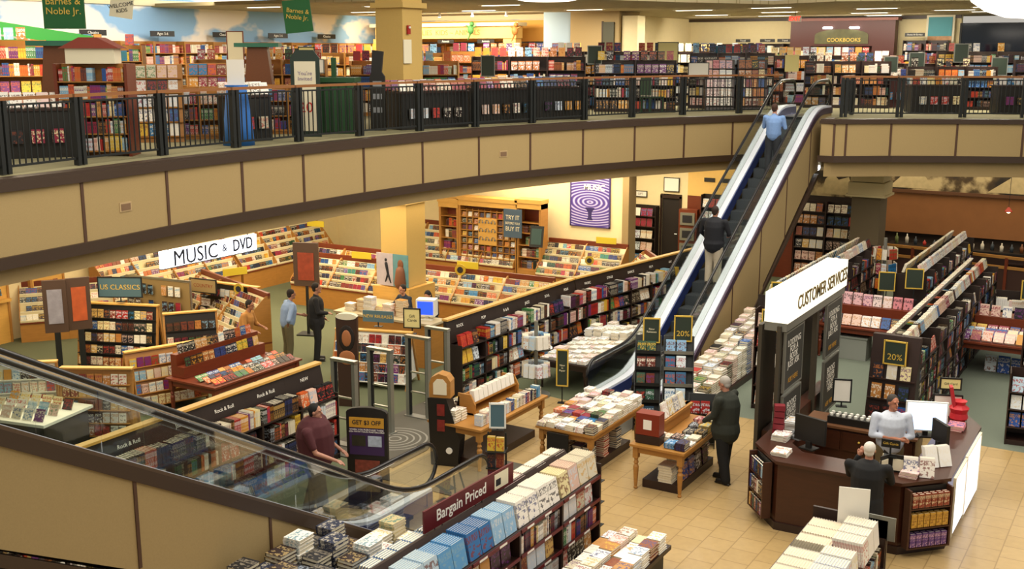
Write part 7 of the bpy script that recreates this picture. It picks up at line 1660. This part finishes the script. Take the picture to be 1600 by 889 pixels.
person('person in a dark blue coat at the far left edge by the pillar', (-20.6, 13.15, 0), 1.2, 1.72, 1.1, '#1b2040', '#23252c', '#1c120c', '#a5765e', coat=.15)
# desk
person('employee with arms crossed in a white shirt and lanyard behind the desk', (-3.5, 17.28, 0), .5, 1.80, 1.32, '#c8cfdd', '#6b5a3a', '#3a3430', '#b87a5e', arms=dict(el=(-.30, -.06, 1.16), wl=(.06, -.24, 1.15), er=(.30, -.06, 1.14), wr=(-.08, -.21, 1.10)), sleeve=.6, head_turn=(.35, 0))
person('white haired customer in a black coat leaning on the desk, seen from behind', (-3.3, 15.0, 0), PI + .1, 1.76, 1.4, '#101114', '#15161a', '#d4cfc6', '#b88068', coat=.2, arms=dict(el=(-.30, -.16, 1.2), wl=(-.18, -.38, 1.14), er=(.27, -.2, 1.22), wr=(.16, -.18, 1.5)))
b = MB(); b.tube([(-.05, -.125, 1.50), (-.035, -.185, 1.38), (0, -.2, 1.22), (.035, -.185, 1.38), (.05, -.125, 1.50)], .006, 6)
lp = [o for o in COL.objects if o.name.startswith('person') and 'employee' in o.get('label', '')][0]
lan = bpy.data.objects.new('lanyard', b.mesh('lanyard', M_INK)); COL.objects.link(lan); lan.parent = lp
bpy.data.scenes.remove(TMPSC)
# ================================================================ build the printed goods
def board_faces():
    T = .07
    bx = [('c', .5 - T, .5, -.5, .5, -.5, .5), ('c', -.5, -.5 + T, -.5, .5, -.5, .5), ('s', -.5 + T, .5 - T, -.5, -.46, -.5, .5)]
    pg = [(-.5 + T, .5 - T, -.46, .46, -.475, .475)]
    return bx, pg
FULLT = []     # list of (quad verts normalized, type) ; types: 0 cover, 1 spine, 2 page
def quads(x0, x1, y0, y1, z0, z1):
    p = [(x0, y0, z0), (x1, y0, z0), (x1, y1, z0), (x0, y1, z0), (x0, y0, z1), (x1, y0, z1), (x1, y1, z1), (x0, y1, z1)]
    # name, verts in uv order (0,0)(1,0)(1,1)(0,1)
    return {'-a': [p[3], p[0], p[4], p[7]], '+a': [p[1], p[2], p[6], p[5]], '-b': [p[0], p[1], p[5], p[4]], '+b': [p[2], p[3], p[7], p[6]], '-h': [p[3], p[2], p[1], p[0]], '+h': [p[4], p[5], p[6], p[7]]}
T = .08
q = quads(.5 - T, .5, -.5, .5, -.5, .5)
for k_ in q: FULLT.append((q[k_], 0 if k_ == '+a' else 1 if k_ == '-b' else 3))
q = quads(-.5, -.5 + T, -.5, .5, -.5, .5)
for k_ in q: FULLT.append((q[k_], 0 if k_ == '-a' else 1 if k_ == '-b' else 3))
q = quads(-.5 + T, .5 - T, -.5, -.47, -.5, .5)
for k_ in ('-b', '+h', '-h'): FULLT.append((q[k_], 1 if k_ == '-b' else 3))
NCOV = len(FULLT)
q = quads(-.5 + T, .5 - T, -.47, .46, -.475, .475)
for k_ in ('+b', '+h', '-h'): FULLT.append((q[k_], 2))
LITET = []
q = quads(-.5, .5, -.5, .5, -.5, .5)
for k_ in q: LITET.append((q[k_], 0 if k_[1] == 'a' else 1 if k_ == '-b' else 2))
UV4 = [(0, 0), (1, 0), (1, 1), (0, 1)]
def mesh_from(items, name, tmpl, sel=None, centre=None):
    t = tmpl if sel is None else [tmpl[i] for i in sel]
    nf = len(t); n = len(items)
    V = np.array([[v for v in f[0]] for f in t], dtype=np.float64).reshape(-1, 3)      # nf*4,3
    typ = np.array([f[1] for f in t])
    C = np.array([i[1] for i in items]); M3 = np.array([i[2] for i in items]).reshape(n, 3, 3)  # rows are axes
    if centre is not None: C = C - np.array(centre)
    P = C[:, None, :] + np.einsum('vk,nkj->nvj', V, M3)
    P = P.reshape(-1, 3)
    nfaces = n * nf
    # handedness: flip faces of left handed items
    det = np.linalg.det(M3); flip = np.repeat(det < 0, nf)
    idx = np.arange(nfaces * 4).reshape(nfaces, 4); idx[flip] = idx[flip][:, ::-1]
    me = bpy.data.meshes.new(name)
    me.vertices.add(len(P)); me.vertices.foreach_set('co', P.ravel())
    me.loops.add(nfaces * 4); me.loops.foreach_set('vertex_index', idx.ravel())
    me.polygons.add(nfaces); me.polygons.foreach_set('loop_start', np.arange(0, nfaces * 4, 4))
    me.update(calc_edges=True)
    uvv = np.tile(np.array(UV4), (nfaces, 1)).reshape(nfaces, 4, 2)
    uvv[flip] = uvv[flip][:, ::-1]
    uvl = me.uv_layers.new(name='UVMap'); uvl.data.foreach_set('uv', uvv.astype(np.float32).ravel())
    col = np.array([lin(i[3]) for i in items]); acc = np.array([lin(i[4]) for i in items]); pg = np.array([lin(i[5]) for i in items])
    T_ = np.tile(typ, n); rep = lambda a: np.repeat(a, nf, axis=0)
    c_ = rep(col).copy(); a_ = rep(acc).copy(); p_ = rep(pg)
    pm = T_ == 2; c_[pm] = p_[pm]; a_[pm] = p_[pm] * .86
    em = T_ == 3; a_[em] = c_[em]
    for nm, arr in (('Col', c_), ('Acc', a_)):
        at = me.attributes.new(nm, 'FLOAT_COLOR', 'CORNER')
        full = np.ones((nfaces, 4, 4), dtype=np.float32); full[:, :, :3] = arr[:, None, :]
        at.data.foreach_set('color', full.ravel())
    me.materials.append(PRINT)
    me.validate(); return me

# which are seen, and how large: rays from the photograph's camera
from mathutils.bvhtree import BVHTree
bpy.context.view_layer.update()
allme = mesh_from(ITEMS, 'probe', LITET)
nI = len(allme.polygons); co = np.empty(len(allme.vertices) * 3); allme.vertices.foreach_get('co', co)
verts = [co.reshape(-1, 3)]; polys = np.arange(nI * 4).reshape(nI, 4).tolist(); base = len(allme.vertices)
bpy.data.meshes.remove(allme)
for ob in SC.objects:
    if ob.type != 'MESH' or ob.name.startswith(('glass_panel', 'glass_newel', 'body', 'baluster')): continue
    me = ob.data; n = len(me.vertices)
    if not n: continue
    c_ = np.empty(n * 3); me.vertices.foreach_get('co', c_); c_ = c_.reshape(-1, 3)
    mw = np.array(ob.matrix_world); verts.append(c_ @ mw[:3, :3].T + mw[:3, 3])
    polys += [[v + base for v in p.vertices] for p in me.polygons]; base += n
bvh = BVHTree.FromPolygons(np.concatenate(verts).tolist(), polys)
seen = np.zeros(len(ITEMS))
camM = cam.matrix_world.copy(); org = camM.translation; R3 = camM.to_3x3()
NX, NY = 640, 356
for j in range(NY):
    for i in range(NX):
        px_ = (i + .5) / NX * 1600 - 800; py_ = 444.5 - (j + .5) / NY * 889
        loc, nrm, fi, dist = bvh.ray_cast(org, R3 @ Vector((px_ / 1750, py_ / 1750, -1)))
        if fi is not None and fi < nI: seen[fi // len(LITET)] += 1
del bvh, polys, verts
KINDNAME = {'book': ('book', 'book', 'shelved_books', 'dense rows of remaining books filling the shelves of both floors'),
            'cd_case': ('disc_case', 'disc case', 'shelved_disc_cases', 'remaining disc cases ranked along the music department racks'),
            'magazine': ('magazine', 'magazine', 'shelved_magazines', 'remaining magazines in the right edge case'),
            'packet': ('packet', 'packet', 'shelved_packets', 'remaining packets on the desk shelves')}
LIMIT = {'book': 300, 'cd_case': 298, 'magazine': 60, 'packet': 60}
usedlab = {}
print('ITEMS', len(ITEMS), 'seen', int((seen > 0).sum()))
for kind in KINDNAME:
    ids = [i for i in range(len(ITEMS)) if ITEMS[i][0] == kind]
    rank = sorted([i for i in ids if seen[i] > 0], key=lambda i: -seen[i])
    sel = rank[:LIMIT[kind]]; ss = set(sel); rest = [i for i in ids if i not in ss]
    nm, cat_, sname, slabel = KINDNAME[kind]
    for i in sel:
        it = ITEMS[i]; ctx, idx, how, noun = it[6], it[7], it[8], it[10]
        big = seen[i] >= 9 and kind == 'book'
        me = mesh_from([it], nm, FULLT, sel=list(range(NCOV)) if big else None, centre=it[1])
        o = bpy.data.objects.new(nm, me); COL.objects.link(o); o.location = it[1]
        pos_ = {'standing': '%s along' % ordinal(idx), 'flat': '%s from the top' % ordinal(idx) if idx > 1 else 'on top', 'face out': '%s along' % ordinal(idx)}[how]
        hw = {'standing': '', 'flat': 'flat ', 'face out': 'face out '}[how]
        lab = '%s %s%s, %s, %s' % (colour_name(it[3]), '' if noun != 'book' and how == 'standing' else hw, noun, pos_, ctx[0])
        w_ = lab.split()
        if len(w_) > 16: lab = '%s %s, %s, %s' % (colour_name(it[3]), noun, pos_, ctx[0]); w_ = lab.split()
        if len(w_) > 16: lab = ' '.join(w_[:16])
        if lab in usedlab:
            usedlab[lab] += 1; a_ = colour_name(it[4]); lab2 = lab.replace(noun, noun + ' with ' + a_, 1)
            if len(lab2.split()) <= 16: lab = lab2
        usedlab.setdefault(lab, 1)
        o['label'] = lab; o['category'] = cat_; o['group'] = ctx[1]
        if big:
            pm_ = mesh_from([it], 'pages', FULLT, sel=list(range(NCOV, len(FULLT))), centre=it[1])
            p2 = bpy.data.objects.new('pages', pm_); COL.objects.link(p2); p2.parent = o
    if rest:
        near = [ITEMS[i] for i in rest if not ITEMS[i][9]]; far = [ITEMS[i] for i in rest if ITEMS[i][9]]
        if near and far:
            # one object: join both templates
            m1 = mesh_from(near, sname, FULLT); m2 = mesh_from(far, sname, LITET)
            bm = bmesh.new(); bm.from_mesh(m1); bm.from_mesh(m2); bm.to_mesh(m1); bm.free(); me = m1; bpy.data.meshes.remove(m2)
        else: me = mesh_from(near or far, sname, FULLT if near else LITET)
        o = bpy.data.objects.new(sname, me); COL.objects.link(o); o['kind'] = 'stuff'; o['label'] = slabel; o['category'] = cat_ + 's'
bpy.context.view_layer.update()
